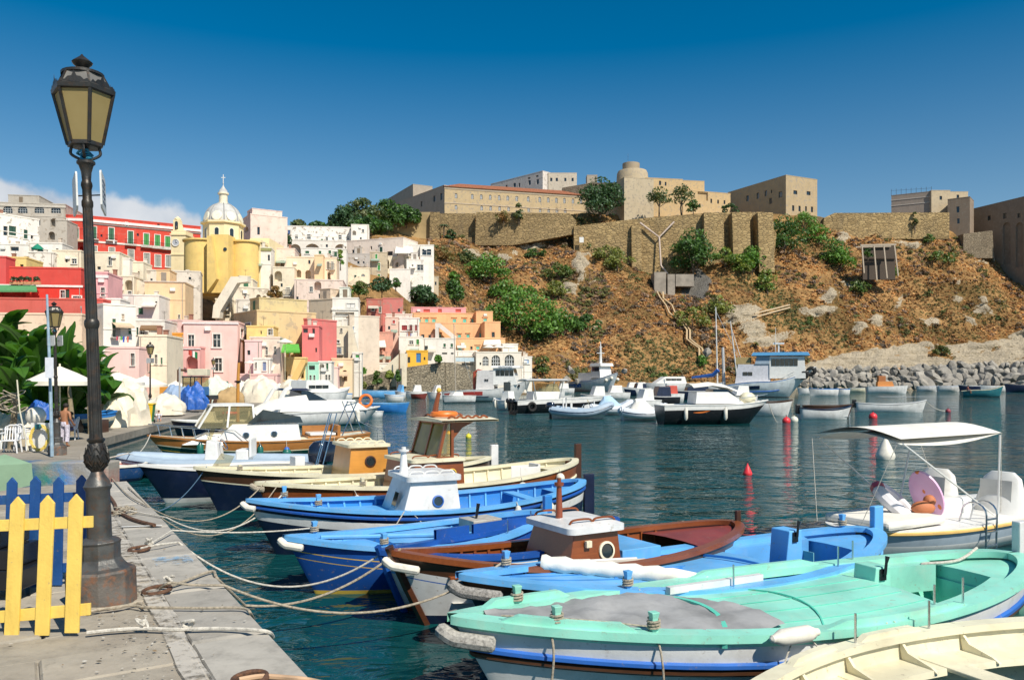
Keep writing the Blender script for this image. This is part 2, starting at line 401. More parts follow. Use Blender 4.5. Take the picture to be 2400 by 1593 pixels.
for (xa,ya),(xb,yb) in zip(QPATH[:5],QPATH[1:6]):          # coping blocks on its edge
    d = Vector((xb-xa,yb-ya,0)); L = d.length; d.normalize(); k = max(2,int(L/1.6))
    n = Vector((-d.y, d.x, 0))
    for i in range(k):
        m = MB(); m.cb((0, 0, 0), (L/k-.03, .55, .34), math.atan2(d.y, d.x))
        m.o('kerb_block',QFAR,farq,loc=Vector((xa,ya,FZ-.15))+d*(L*(i+.5)/k)+n*.2)

# ---- hillside: a surface through sight lines at chosen depths, roughened
TC = [(-260,[(925,146),(600,205),(540,216)]),(180,[(925,146),(600,205),(556,215)]),(430,[(925,150),(600,206),(556,216)]),
      (620,[(925,164),(640,214),(575,236)]),(760,[(918,178),(720,186),(600,218),(562,262)]),(860,[(912,184),(710,192),(655,213),(600,240),(545,300)]),
      (1000,[(906,203),(720,214),(660,228),(565,302),(512,330)]),(1150,[(904,222),(700,268),(562,312),(503,336)]),(1250,[(903,226),(700,270),(575,306),(503,336)]),
      (1400,[(903,231),(700,276),(610,299),(600,306),(503,336)]),(1550,[(903,236),(720,275),(650,297),(640,306),(503,336)]),
      (1700,[(903,240),(700,280),(620,300),(600,306),(500,330)]),(1850,[(901,246),(846,262),(760,280),(600,315),(503,336)]),
      (2000,[(899,252),(838,274),(700,300),(560,330),(522,336)]),(2200,[(898,258),(832,284),(700,310),(540,338)]),
      (2400,[(898,262),(800,298),(620,340)]),(2800,[(898,270),(820,310),(640,350)])]
NC, NR = 440, 130
def resample(pl, n):
    pl = np.array(pl, float); z = CZ+(HY-pl[:, 0])/FP*pl[:, 1]
    d = np.r_[0,np.cumsum(np.hypot(np.diff(pl[:,1]),np.diff(z)))]; t = np.linspace(0,d[-1],n)
    return np.stack([np.interp(t, d, pl[:, 1]), np.interp(t, d, z)], 1)
cx = np.array([c[0] for c in TC],float); prof = np.stack([resample(c[1],NR) for c in TC])
pxs = np.linspace(-260, 2800, NC); TG = np.zeros((NC, NR, 3)); MK = np.zeros((NC, NR, 2))
ROCKS = [(1745,742,44,22,1),(1768,776,32,24,1),(1905,733,62,16,1),(1938,700,26,16,1),(2055,756,24,20,1),(2093,714,14,22,.9),(2002,772,28,9,1),(1978,668,14,8,.9),
         (2262,746,34,16,1),(2246,706,22,10,.9),(2226,662,7,10,1),(2300,716,14,26,.8),(1969,556,16,16,.9),(2130,582,40,9,.9),(1240,574,60,20,.8),(1120,594,34,14,.75),(1362,630,18,44,1),(1345,680,22,20,.9),
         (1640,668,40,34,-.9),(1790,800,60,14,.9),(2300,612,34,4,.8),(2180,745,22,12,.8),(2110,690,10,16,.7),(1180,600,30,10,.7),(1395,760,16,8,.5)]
SANDX = [1790,1870,1950,2050,2130,2210,2300,2360,2450,2800]; SANDY = [905,850,832,816,800,796,812,790,752,740]
for i, px in enumerate(pxs):
    k = min(max(np.searchsorted(cx,px)-1,0),len(cx)-2); t = min(max((px-cx[k])/(cx[k+1]-cx[k]),0),1); t = t*t*(3-2*t)
    pr = prof[k]*(1-t)+prof[k+1]*t
    for j in range(NR):
        Y, z = pr[j]; X = (px-HX)/FP*Y; py = HY-(z-CZ)/Y*FP
        u = j/(NR-1); a = min(1,u*6)*(1 if px > 1040 else .25 if px < 840 else .6)
        rk = 0.; dk = 0.; jx = 34*fbm((X*.07,Y*.05,z*.07+9)); jy = 16*fbm((X*.07+40,Y*.06,z*.06))
        for (a0, b0, ra, rb, st) in ROCKS:
            q = 1-((px+jx-a0)/ra) ** 2-((py+jy-b0)/rb) ** 2
            if q > 0:
                if st > 0: rk = max(rk, min(1, q*.9+.1)*st)
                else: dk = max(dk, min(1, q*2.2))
        if px > 1780:
            sy = np.interp(px,SANDX,SANDY)+16*fbm((X*.045,Y*.03,7))+6*fbm((X*.25,z*.2,7))
            if py > sy:rk = max(rk,min(1,(py-sy)/5))*(1.0 if fbm((X*.09,z*.2,3)) < .42 else .1)
        f1 = fbm((X*.030,Y*.022,z*.03)); f2 = fbm((X*.11,Y*.1,z*.1+5)); f3 = fbm((X*.4,Y*.3,z*.5))
        rd = 1-abs(2*(noise.noise(Vector((X*.045+.02*z, Y*.01, 3))))) 
        dsp = a*(3.0*f1+1.5*f2+(1.0 if rk > .2 else .45)*f3+2.2*rd-1.2)+a*2.4*rk*(1+.9*f3)*(.4 if px > 1780 and py > 790 else 1)
        if rk > .25 and px < 1800+600*(py < 790):dsp += .5*math.sin(z*2.2+2*f2)*rk
        TG[i, j] = (X, Y-dsp*.8, z+dsp*.25); MK[i, j] = (rk, dk)
top = TG[:, -1:, :].copy(); top[:, :, 1] += 90; top[:, :, 0] *= 1.25; top[:, :, 2] -= 3
bot = TG[:, :1, :].copy(); bot[:, :, 2] =-1.5; bot[:, :, 1] -= 1
GT = np.concatenate([bot,TG,top],1); GM = np.concatenate([MK[:,:1],MK,MK[:,-1:]],1)
def hillmat():
    g = G('dry_hillside'); p = g.co('Position'); at = g.n('Attribute',{'attribute_name':'tint'}).outputs['Color']
    sp = g.n('SeparateColor', None, Color=at); rk, dk = sp.outputs[0], sp.outputs[1]
    n1 = g.noise(.05,6,p,.65); n2 = g.noise(.35,8,p,.7); n3 = g.noise(1.4,6,p,.7)
    c = g.ramp(n1,[(.30,(.15,.115,.045)),(.45,(.28,.165,.065)),(.58,(.46,.27,.11)),(.75,(.33,.19,.08))])
    c = g.mix(1.0, c, g.ramp(n2, [(.3, .55), (.5, 1.0), (.7, 1.35)]), 'MULTIPLY')
    lay = g.noise(.6,5,g.n('Mapping',None,Vector=p,Scale=(.12,.12,2.2)).outputs[0],.6)
    rc = g.mix(lay,(.33,.26,.17),(.74,.64,.48)); rc = g.mix(1.0,rc,g.ramp(n3,[(.3,.6),(.6,1.08)]),'MULTIPLY')
    c = g.mix(g.ramp(g.ma('ADD',rk,g.ma('MULTIPLY',g.ma('SUBTRACT',g.ma('ADD',g.ma('MULTIPLY',n2,.65),g.ma('MULTIPLY',n3,.35)),.5),2.6)),[(.40,0.0),(.52,1.0)]),c,rc)
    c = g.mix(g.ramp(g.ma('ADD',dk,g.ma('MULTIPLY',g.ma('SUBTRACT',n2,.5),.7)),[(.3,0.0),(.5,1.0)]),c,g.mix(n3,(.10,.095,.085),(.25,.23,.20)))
    g.bump(g.ma('ADD', g.ma('MULTIPLY', n2, 2.0), g.ma('ADD', n3, lay)), .9, .7)
    return g.out(Base_Color=c, Roughness=1.0, Specular_IOR_Level=.1)
nr = GT.shape[1]; ii,jj = np.meshgrid(np.arange(NC-1),np.arange(nr-1),indexing='ij'); b = (ii*nr+jj).ravel()
cols = np.zeros((NC*nr, 3)); cols[:, :2] = GM.reshape(-1, 2)
hill = npmesh('hillside',GT.reshape(-1,3),np.stack([b,b+nr,b+nr+1,b+1],1),hillmat(),cols,smooth=True)
tag(hill,'steep dry hillside of brown scrub and pale tuff below the fortress',None,None,'structure')
TV = TG.reshape(-1,3); TPX = HX+TV[:,0]/TV[:,1]*FP; TPY = HY-(TV[:,2]-CZ)/TV[:,1]*FP
def onhill(px, py):
    k = int(np.argmin((TPX-px) ** 2+(TPY-py) ** 2)); return Vector(TV[k])
# land behind the ridges out to the horizon
m = MB(); m.add([(-900,440,-1),(1200,440,-1),(1200,700,-1),(-900,700,-1)],[(0,1,2,3)]); m.box((-500,225,-2),(-40,420,3))
tag(m.o('terrain',paint((.16,.12,.06),1.0)),'flat ground behind the town',None,None,'structure')

TXY = np.ascontiguousarray(TV[::2, :2]); TZ = TV[::2, 2]
def groundz(x, y):
    d = (TXY[:,0]-x) ** 2+(TXY[:,1]-y) ** 2; k = int(np.argmin(d)); return float(TZ[k]) if d[k] < 16 else FZ

def grit():                                       # crumbs, dust and bits of dry leaf nobody could count
    n = 900; ss = RNG.uniform(3.5,17,n); uu = np.where(RNG.random(n) < .5,.8+np.abs(RNG.normal(0,.25,n)),RNG.uniform(.1,4.5,n)); vs = []; 
    for a, b in zip(ss, uu):
        c = Q(a,b,QZ+.018); r = random.uniform(.004,.016); th = random.uniform(0,6.3)
        for k in range(4):vs.append(c+Vector((math.cos(th+k*1.57)*r*(1.6 if k % 2 else .8),math.sin(th+k*1.57)*r,random.uniform(.0,.008))))
    t = np.array([(.12,.10,.07),(.45,.42,.36),(.22,.15,.08),(.55,.52,.45)])[RNG.integers(0,4,n)]
    g = G('grit'); m_ = g.out(Base_Color=g.n('Attribute',{'attribute_name':'tint'}).outputs['Color'],Roughness=1.0)
    tag(npmesh('grit',[tuple(v) for v in vs],np.arange(n*4).reshape(n,4),m_,np.repeat(t,4,0)),'crumbs and dry leaf bits scattered over the near quay stones',None,None,'stuff')
grit()
# ================================================================ BUILDINGS
def ray(px): return Vector(((px-HX)/FP, 1.0))
class Face:                                       # a vertical wall plane: point o, direction e (both 2-D), height of its foot
    def __init__(s,o,e,W,z0):s.o = o; s.e = e; s.W = W; s.z0 = z0; s.n = Vector((-e.y,e.x))
    def uv(s, px, py):
        r = ray(px); t = s.o.dot(s.n)/r.dot(s.n); p = r*t
        return (p-s.o).dot(s.e), CZ+(HY-py)/FP*t-s.z0, t
def wallface(mb, o, ux, inn, W, H, ops):
    """a wall with real openings: ops = (u0, u1, v0, v1, depth, arch)"""
    o, ux, inn = Vector(o), Vector(ux), Vector(inn); uz = Vector((0, 0, 1))
    us = sorted({0.0,W,*[q for a in ops for q in a[:2]]}); vz = sorted({0.0,H,*[q for a in ops for q in a[2:4]]})
    def pt(u, v, d=0): return o+ux*u+uz*v+inn*d
    for i in range(len(us)-1):
        j = 0
        while j < len(vz)-1:
            u, v = (us[i]+us[i+1])/2, (vz[j]+vz[j+1])/2
            if any(a[0] < u < a[1] and a[2] < v < a[3] for a in ops): j += 1; continue
            k = j+1
            while k < len(vz)-1 and not any(a[0] < u < a[1] and a[2] < (vz[k]+vz[k+1])/2 < a[3] for a in ops):k += 1
            mb.add([pt(us[i],vz[j]),pt(us[i+1],vz[j]),pt(us[i+1],vz[k]),pt(us[i],vz[k])],[(0,1,2,3)]); j = k
    for (u0, u1, v0, v1, d, arch) in ops:
        out = outline(u0, u1, v0, v1, arch); n = len(out)
        mb.add([pt(*q) for q in out]+[pt(*q,d) for q in out],[(i,(i+1) % n,n+(i+1) % n,n+i) for i in range(n)])
        if arch:
            arc = out[2:]; h = len(arc) // 2
            mb.add([pt(u1,v1)]+[pt(*q) for q in arc[:h+1]],[(0,i,i+1) for i in range(1,h+1)])
            mb.add([pt(u0,v1)]+[pt(*q) for q in arc[h:]],[(0,i,i+1) for i in range(1,len(arc)-h)])
def outline(u0, u1, v0, v1, arch, n=8):
    if not arch: return [(u0, v0), (u1, v0), (u1, v1), (u0, v1)]
    r = (u1-u0)/2; ry = min(r, v1-v0) ; c = (u0+u1)/2; s = v1-ry
    arc = [(c+r*math.cos(math.pi*k/n),s+ry*math.sin(math.pi*k/n)) for k in range(n+1)]
    return [(u0, v0), (u1, v0)]+arc
GREEN,BLUE,DGREEN,DRED,AQUA = (.03,.13,.06),(.05,.13,.36),(.02,.07,.045),(.26,.03,.03),(.14,.55,.45)
GRN2 = (.05, .28, .06)
def window(par, kind, u0, u1, v0, v1, T, col):
    """T maps (u, v, outwards) to house space; a window is its frame with panes or shutters below it"""
    w, h = u1-u0, v1-v0; f = min(.16, w*.16)
    def bx(mb, a0, a1, b0, b1, d0, d1):
        mb.add([T(a0,b0,d0),T(a1,b0,d0),T(a1,b1,d0),T(a0,b1,d0),T(a0,b0,d1),T(a1,b0,d1),T(a1,b1,d1),T(a0,b1,d1)],
               [(3,2,1,0),(4,5,6,7),(0,1,5,4),(1,2,6,5),(2,3,7,6),(3,0,4,7)])
    m = MB()
    if kind in 'gsbtw':
        e = .003
        bx(m,u0-f,u0-e,v0-f,v1+f,-.02,.07); bx(m,u1+e,u1+f,v0-f,v1+f,-.02,.07)
        bx(m,u0-e,u1+e,v1+e,v1+f,-.02,.065); bx(m,u0-f*1.6,u1+f*1.6,v0-f*1.3,v0-e,-.02,.16)
        if kind == 't':bx(m,u0-f*2.4,u1+f*2.4,v1+f*2.6,v1+f*4,-.02,.22)
        fr = m.o('window',SHUT,par,col=(.78,.74,.66) if kind in 'gsb' else tuple(c*.93 for c in par['wc']))
        p = MB()
        if kind in 'sbt':
            g = w*.02
            bx(p,u0+g,(u0+u1)/2-g,v0+g,v1-g,-.13,-.05); bx(p,(u0+u1)/2+g,u1-g,v0+g,v1-g,-.13,-.05)
            p.o('shutter', SHUT, fr, col=col or GREEN)
        else:
            q = MB(); q.add([T(u0,v0,-.2),T(u1,v0,-.2),T(u1,v1,-.2),T(u0,v1,-.2)],[(0,1,2,3)]); q.o('pane',DKGLASS,fr)
            if kind == 'g':
                c = (u0+u1)/2; bx(p, c-f*.3, c+f*.3, v0, v1, -.19, -.10)
                b = v0+h*.6; bx(p,u0,c-f*.3,b-f*.25,b+f*.25,-.19,-.11); bx(p,c+f*.3,u1,b-f*.25,b+f*.25,-.19,-.11)
                p.o('sash', SHUT, fr, col=(.7, .68, .62))
        if kind == 'b':
            q = MB(); bx(q,u0-w*.6,u1+w*.6,v0-f*2.8,v0-f*1.31,-.02,.8)
            q.o('balcony', SHUT, par, col=(.5, .46, .40)); q = MB()
            for k in range(9):
                x = lerp(u0-w*.55,u1+w*.55,k/8); bx(q,x-.02,x+.02,v0-f*1.31,v0+1.0,.72,.76)
            bx(q,u0-w*.58,u1+w*.58,v0+1.0,v0+1.06,.70,.78); q.o('railing',IRON,par)
    else:
        d = {'o':.35,'a':1.3,'n':.7,'A':.25,'l':.25,'d':.15}[kind]; out = outline(u0,u1,v0,v1,kind in 'aAln' and kind != 'n' or (kind == 'n' and w < h))
        m.add([T(*q, -d) for q in out], [tuple(range(len(out)))])
        if kind == 'o': m.o('window_opening', DKGLASS, par)
        elif kind == 'd': m.o('door', SHUT, par, col=col or GREEN)
        elif kind in 'an':m.o('archway',PL,par,col=tuple(c*.9 for c in par['wc'])+(.6,))
        else:
            fr = m.o('window', DKGLASS, par); q = MB(); c = (u0+u1)/2; t = .05
            for x in (lerp(u0,u1,.25),c,lerp(u0,u1,.75)):bx(q,x-t,x+t,v0,v0+h*(.97 if x == c else .82),-.24,-.15)
            for v in (.3,.62):bx(q,u0+.03,u1-.03,v0+h*v-t,v0+h*v+t,-.14,-.1)
            q.o('sash', SHUT, fr, col=(.72, .72, .70) if kind == 'A' else (.4, .42, .42))
HOUSES = []
def house(label,x0,Y0,x1,Y1,yt,yb,D,col,wins=(),bands=(),mat=None,roof='p',clut=1,cat='house',name='house',group='houses of the hillside town',rot=.14,xtra=1,yb0=None):
    yb0 = yb0 or min(yb, yt+105)
    a3 = P(x0,yt,Y0); A = Vector((a3.x,a3.y)); b3 = P(x1,yt,Y1); B = Vector((b3.x,b3.y))
    if group[0] == 'h' and abs(Y1-Y0) < 3 and rot:       # the town's fronts look a little towards the harbour
        Y1 = Y0+(B-A).length*rot; B = P(x1, yt, Y1).xy
    e = (B-A); W = e.length; e.normalize(); n = Vector((-e.y, e.x))
    c = [A,B,A+n*D,B+n*D]; z1 = a3.z; z0 = min([CZ+(HY-yb)/FP*Y0]+[groundz(p.x,p.y)-.4 for p in c]); H = z1-z0
    t = thing(name,label,cat,(A.x,A.y,z0),math.atan2(e.y,e.x),group); t['wc'] = list(col[:3]); HOUSES.append(t)
    wins = list(wins); rw = random.Random(label)
    if group[0] == 'h' and xtra and clut is not None:
        kx = Y0/FP; need = int(W*(yb0-yt)*kx/12)-len(wins)
        for _ in range(max(0, need)*3):
            wk = rw.choice('oogsgsbaa' if W > 4 else 'oogs'); px_ = rw.uniform(x0+6,x1-6); py_ = rw.uniform(yt+12,max(yt+13,yb0-8))
            if need > 0 and all(abs(px_-q[1]) > (q[3]+.9/kx)/2+5 or abs(py_-q[2]) > (q[4]+1.4/kx)/2+5 for q in wins):
                s_ = rw.uniform(.7,1.1); wins.append((wk,px_,py_,s_*(.55 if wk == 'o' else 1.5 if wk == 'a' else .8)/kx,s_*(.7 if wk == 'o' else 1.9 if wk == 'a' else 1.35)/kx,rw.choice((GREEN,DGREEN,(.25,.2,.15),(.4,.38,.34),BLUE,(.3,.12,.06))))); need -= 1
    fc = {'F':(Face(A,e,W,z0),(0,0,0),(1,0,0),(0,1,0),W),'R':(Face(B,n,D,z0),(W,0,0),(0,1,0),(-1,0,0),D),
          'L': (Face(A, n, D, z0), (0, 0, 0), (0, 1, 0), (1, 0, 0), D)}
    ops = {'F': [], 'R': [], 'L': []}; jobs = []
    for wn in wins:
        k, px, py, ww, hh = wn[:5]; cl = wn[5] if len(wn) > 5 else None; F = 'F'
        if k[-1] in 'RL' and len(k) > 1: F, k = k[-1], k[0]
        f = fc[F][0]; u,v,tt = f.uv(px,py); ua = f.uv(px-ww/2,py)[0]; ub = f.uv(px+ww/2,py)[0]
        hw = min(abs(ub-ua)/2, 20); hv = hh/2/FP*tt
        u0,u1,v0,v1 = max(.12,u-hw),min(f.W-.12,u+hw),max(.02,v-hv),min(H-.1,v+hv)
        if u1-u0 < .1 or v1-v0 < .1: continue
        if any(u0 < q[1]+.05 and u1 > q[0]-.05 and v0 < q[3]+.05 and v1 > q[2]-.05 for q in ops[F]):continue
        d = {'o': .35, 'a': 1.3, 'n': .7, 'A': .25, 'l': .25, 'd': .15}.get(k, .2)
        ops[F].append((u0,u1,v0,v1,d,k in 'aAl' or (k == 'n' and u1-u0 < v1-v0))); jobs.append((F,k,u0,u1,v0,v1,cl))
    m = MB()
    for F in 'FRL': wallface(m, fc[F][1], fc[F][2], fc[F][3], fc[F][4], H, ops[F])
    m.add([(0, D, 0), (W, D, 0), (W, D, H), (0, D, H)], [(0, 1, 2, 3)])
    m.o('wall', mat or PL, t, col=col)
    for (F, k, u0, u1, v0, v1, cl) in jobs:
        o, ux, inn = (Vector(q) for q in fc[F][1:4])
        window(t,k,u0,u1,v0,v1,lambda u,v,d,o=o,ux=ux,inn=inn:o+ux*u+Vector((0,0,v))-inn*d,cl)
    if xtra and group[0] == 'h':
        lt = tuple(min(.85,c*1.08) for c in col[:3]); kx = Y0/FP; zb = max(.5,H-(yb0-yt)*kx)
        if W > 4.5 and rw.random() < .5 and roof == 'p' and clut:                       # a small room and a pergola or step on the roof terrace
            wa,u = W*rw.uniform(.3,.5),rw.uniform(.2,.45)*W; q = MB(); q.box((u,1.2,H),(u+wa,D-.4,H+2.1)); q.box((u-.08,1.12,H+2.1),(u+wa+.08,D-.32,H+2.25)); rr_ = q.o('roof_room',PL,t,col=tuple(c*rw.uniform(.92,1.0) for c in col[:3])+(.6,))
            q = MB(); q.box((u+wa*.35,1.15,H+.2),(u+wa*.35+.8,1.196,H+1.8)); q.o('door',SHUT,rr_,col=rw.choice((GREEN,(.3,.25,.2),(.2,.15,.1))))
        if W > 4 and rw.random() < .4:                                                   # masonry stair against the front
            u0 = rw.uniform(.2,W*.4); u1 = min(W-1.2,u0+rw.uniform(2,3)); q = MB(); q.extr([(u0,-1.0,zb-2),(u0,-1.0,zb),(u1,-1.0,zb+(u1-u0)*.8),(u1+1,-1.0,zb+(u1-u0)*.8),(u1+1,-1.0,zb-2)],(0,.99,0)); q.o('outside_stair',PL,t,col=tuple(c*.97 for c in col[:3])+(.4,))
        if rw.random() < .3:
            u0 = rw.uniform(.2,W*.5); wv = min(W-u0-.2,rw.uniform(1.4,2.4)); zc = rw.uniform(lerp(zb,H,.35),H-1.0); q = MB(); q.add([(u0,-.01,zc),(u0+wv,-.01,zc),(u0+wv,-1.3,zc-.5),(u0,-1.3,zc-.5),(u0+wv,-1.3,zc-.7),(u0,-1.3,zc-.7)],[(0,1,2,3),(3,2,4,5)]); q.o('awning',SHUT,t,col=rw.choice(((.75,.7,.6),(.55,.5,.4),(.6,.45,.3),(.3,.38,.3))))
        if H > 5 and rw.random() < .45:q = MB(); zc = H-rw.uniform(2.6,3.4); q.box((-.02,-.07,zc),(W+.02,-.004,zc+.12)); q.o('moulding',SHUT,t,col=lt)
        if rw.random() < .5:u = rw.uniform(.15,.5) if rw.random() < .5 else W-rw.uniform(.15,.5); q = MB(); q.tube([(u,-.07,0),(u,-.07,H-.1)],.05,5); q.o('drain_pipe',SHUT,t,col=(.42,.36,.30))
        if rw.random() < .35:u,zc = rw.uniform(.3,max(.4,W-1.1)),H-rw.uniform(.8,1.6); q = MB(); q.box((u,-.32,zc),(u+.75,-.004,zc+.5)); q.o('air_conditioner',WHITE,t)
    for (py, hpx, bc) in bands:
        zc = CZ+(HY-py)/FP*Y0-z0; hh = hpx/FP*Y0/2
        q = MB(); q.box((-.15,-.16,zc-hh),(W+.15,-.003,zc+hh)); q.o('moulding',SHUT,t,col=bc)
    q = MB(); pc = .07
    if roof == 'p':
        q.box((-pc,-pc,H),(W+pc,.28,H+.22)); q.box((-pc,D-.28,H),(W+pc,D+pc,H+.22))
        q.box((-pc,.283,H),(.28,D-.283,H+.22)); q.box((W-.28,.283,H),(W+pc,D-.283,H+.22)); q.box((.2,.2,H-.4),(W-.2,D-.2,H-.1))
        rf = q.o('roof', PL, t, col=tuple(min(1, c*1.03) for c in col[:3])+(.8,))
    elif roof == 'tile':
        o = .5; r = min(D, W)*.18+.6
        q.add([(-o,-o,H),(W+o,-o,H),(W+o,D+o,H),(-o,D+o,H),(D*.5,D/2,H+r),(W-D*.5,D/2,H+r)],[(0,1,5,4),(1,2,5),(2,3,4,5),(3,0,4),(3,2,1,0)])
        rf = q.o('roof', TILE, t)
    elif roof == 'flat':
        q.box((0, 0, H), (W, D, H+.12)); rf = q.o('roof', mat or PL, t, col=col)
    if roof == 'p' and clut:
        for k in range(random.choice((0, 1, 1, 2))):
            x,y = random.uniform(.6,max(.7,W-.6)),random.uniform(.6,max(.8,D-.6)); hh = random.uniform(.7,1.3)
            q = MB(); q.box((x-.25,y-.25,H-.1),(x+.25,y+.25,H+hh)); q.box((x-.33,y-.33,H+hh),(x+.33,y+.33,H+hh+.1)); q.o('chimney',PL,rf,col=random.choice(((.6,.5,.4),(.7,.64,.55),(.35,.17,.12))))
        if random.random() < .5:
            x,y = random.uniform(.3,W-.3),D*.5; q = MB(); hh = random.uniform(1.2,2.6); q.tube([(x,y,H-.1),(x,y,H+hh)],.025,4)
            for k in range(4):q.tube([(x-.4+.06*k,y,H+hh-.1*k),(x+.4-.06*k,y,H+hh-.1*k)],.012,3)
            q.o('antenna', IRON, rf)
    return t
def wallpoly(name,label,cat,Y,pts,th,mat,col=None,group=None,Y1=None,kind=None):
    """a free-standing wall or stair flank: outline in sight-line pixels on an upright plane from depth Y (left) to Y1 (right), th metres thick"""
    xs = [p[0] for p in pts]; a, b = min(xs), max(xs); Y1 = Y1 or Y
    pa,pb = P(a,HY,Y),P(b,HY,Y1); f = Face(pa.xy,(pb.xy-pa.xy).normalized(),1,0)
    q = []
    for px, py in pts:
        u, v, t = f.uv(px, py); r = ray(px)*t; q.append(Vector((r.x, r.y, v)))
    o = Vector((q[0].x, q[0].y, min(p.z for p in q)))
    m = MB(); m.extr([p-o for p in q], (f.n.x*th, f.n.y*th, 0))
    return tag(m.o(name, mat, None, loc=o, col=col), label, cat, group, kind)
def tilemat():
    g = G('roof_tile'); wv = g.n('TexWave',{'bands_direction':'X'},Scale=1.6,Distortion=.6,Vector=g.co()).outputs[1]
    g.bump(wv,.8,.2); return g.out(Base_Color=g.mix(1.0,g.mix(g.noise(1.2,6),(.36,.12,.055),(.58,.22,.10)),g.ramp(wv,[(0,.7),(.5,1.05)]),'MULTIPLY'),Roughness=.9)
TILE = tilemat()
white = (.80,.75,.67,.85); whitew = (.78,.73,.65,.15); cream = (.80,.70,.53,.8); beige = (.70,.58,.43,.6); peach = (.80,.56,.33,.85)
pp = (.80,.63,.53,.75); yel = (.80,.58,.22,.8); pink = (.84,.56,.50,.95); coral = (.68,.19,.17,.8); red = (.62,.075,.05,.8); grey = (.50,.45,.38,.25)
orange = (.80,.46,.24,.9); mint = (.40,.72,.56,.95); salmon = (.70,.35,.26,.7); brick = (.48,.16,.12,.6); stone = (.52,.43,.30,.2)
H = house
# -- back row on the left
H('grey weathered palace with four half moon windows under its cornice',-40,188,153,186,474,630,12,grey,[('l',18,491,23,17),('l',53,491,23,17),('l',92,491,23,17),('l',131,491,23,17),('o',88,521,13,14),('o',60,513,8,7)],[(479,5,(.55,.5,.42))])
H('tall bare plaster block against the grey palace with half moon windows',130,182,157,183,517,640,6,grey,xtra=0)
H('white house with open dark green shutters below the half moon windows',-20,150,92,157,499,640,8,whitew,[('o',13,541,10,22),('s',29,541,17,22,DGREEN),('s',60,549,9,21,DGREEN),('o',75,556,6,8)])
H('low white house with dark window beside the green parasol terrace',-14,147,66,148,573,650,7,white,[('o',34,583,20,10)])
H('white flat topped house behind the green parasol',66,148,146,149,570,650,5,white,[('o',134,590,6,15),('o',98,586,24,14),('g',76,585,6,12)])
H('white terrace wall house in front of the green parasol',66,138,125,139,592,660,4,whitew,[('o',78,618,4,8)])
H('cream stepped house under the bare plaster block',122,140,190,141,588,660,6,cream,[('o',156,610,5,10),('g',174,612,11,11)])
H('yellow fronted small house at the left picture edge above the red roof terrace',-10,128,62,129,604,650,6,yel,[('o',51,624,8,9),('o',18,622,7,10)])
pal = [('b',220,545,12,28,GREEN),('b',261,548,12,28,GREEN),('b',306,557,12,30,GREEN),('b',343,562,12,29,GRN2),('b',369,565,12,29,GRN2),('b',393,568,12,28,GRN2),('s',443,563,9,18,GRN2)]
pal += [('s',x,y,13,27,(.30,.31,.27)) for x,y in ((221,590),(262,594),(307,599),(344,607),(370,611),(395,612))]
H('long deep red palace with white mouldings and green shutters',216,190,470,203,508,660,14,red,pal,[(517,6,(.8,.76,.7)),(524,3,(.25,.22,.2)),(566,4,(.8,.74,.66))],clut=0)
H('left wing of the red palace partly hidden by the lamp post',155,191,214,190.2,505,660,14,red,[('s',180,546,9,25,GREEN)],[(514,6,(.8,.76,.7)),(566,3,(.7,.4,.33))],clut=0)
# -- around and right of the church
H('tall pale pink house with dark left flank behind the church dome',560,207,587,197,521,640,9,pp,[('oR',606,541,6,18),('oR',606,576,6,9)])
H('ruined white villa with peeling plaster patches below the pines',665,238,823,238.5,530,610,12,(.78,.73,.66,0),[('g',695,555,6,9),('g',724,555,8,11),('g',797,556,7,10),('g',816,558,5,9)],[(562,2,(.6,.55,.48))])
H('white arcade of wide arches along the foot of the ruined villa',673,233,818,233.5,563,640,5,white,[('a',692,585,26,26),('a',732,584,38,26),('a',798,584,28,24),('o',766,576,5,7)],clut=0)
H('square white block at the right end of the ruined villa',823,238,864,239,527,620,9,white,[('g',851,541,5,7)])
H('low white house with three green shuttered windows below the arcade',706,195,812,196,582,650,6,white,[('s',720,591,9,6,GREEN),('s',750,592,6,8,GREEN),('s',773,591,6,8,GREEN)])
H('small white house with greenish parapet right of the church',595,168,635,169,581,640,5,white,[('o',603,602,4,8),('o',630,604,5,14)],[(584,7,(.30,.30,.12))])
H('peach coloured block with one tall dark window above the arched loggia',636,178,691,179,583,670,8,pp,[('b',684,610,5,20,(.2,.16,.12))])
H('pale peach house with a loggia of four round arches',671,171,789,172,603,670,8,(.82,.66,.48,.85),[('a',700,641,12,18),('a',722,643,13,20),('a',750,645,20,19),('a',771,647,7,18),('o',725,614,5,9),('s',769,622,6,17,(.2,.17,.13)),('b',779,622,6,17,(.5,.47,.4))])
H('small peach cube on the roof of the arched loggia house',737,169,758,170,599,640,4,peach,clut=0)
H('tall pale pink retaining house with dark garage opening under the loggia',690,165,804,167,656,770,10,(.80,.64,.54,.55),[('o',770,694,46,11)],clut=0)
H('cream house with a deep arched window and iron balcony beside the loggia',640,167,690,168,627,720,6,cream,[('a',652,647,18,24),('b',675,683,9,18,(.5,.46,.38)),('o',660,668,5,8)])
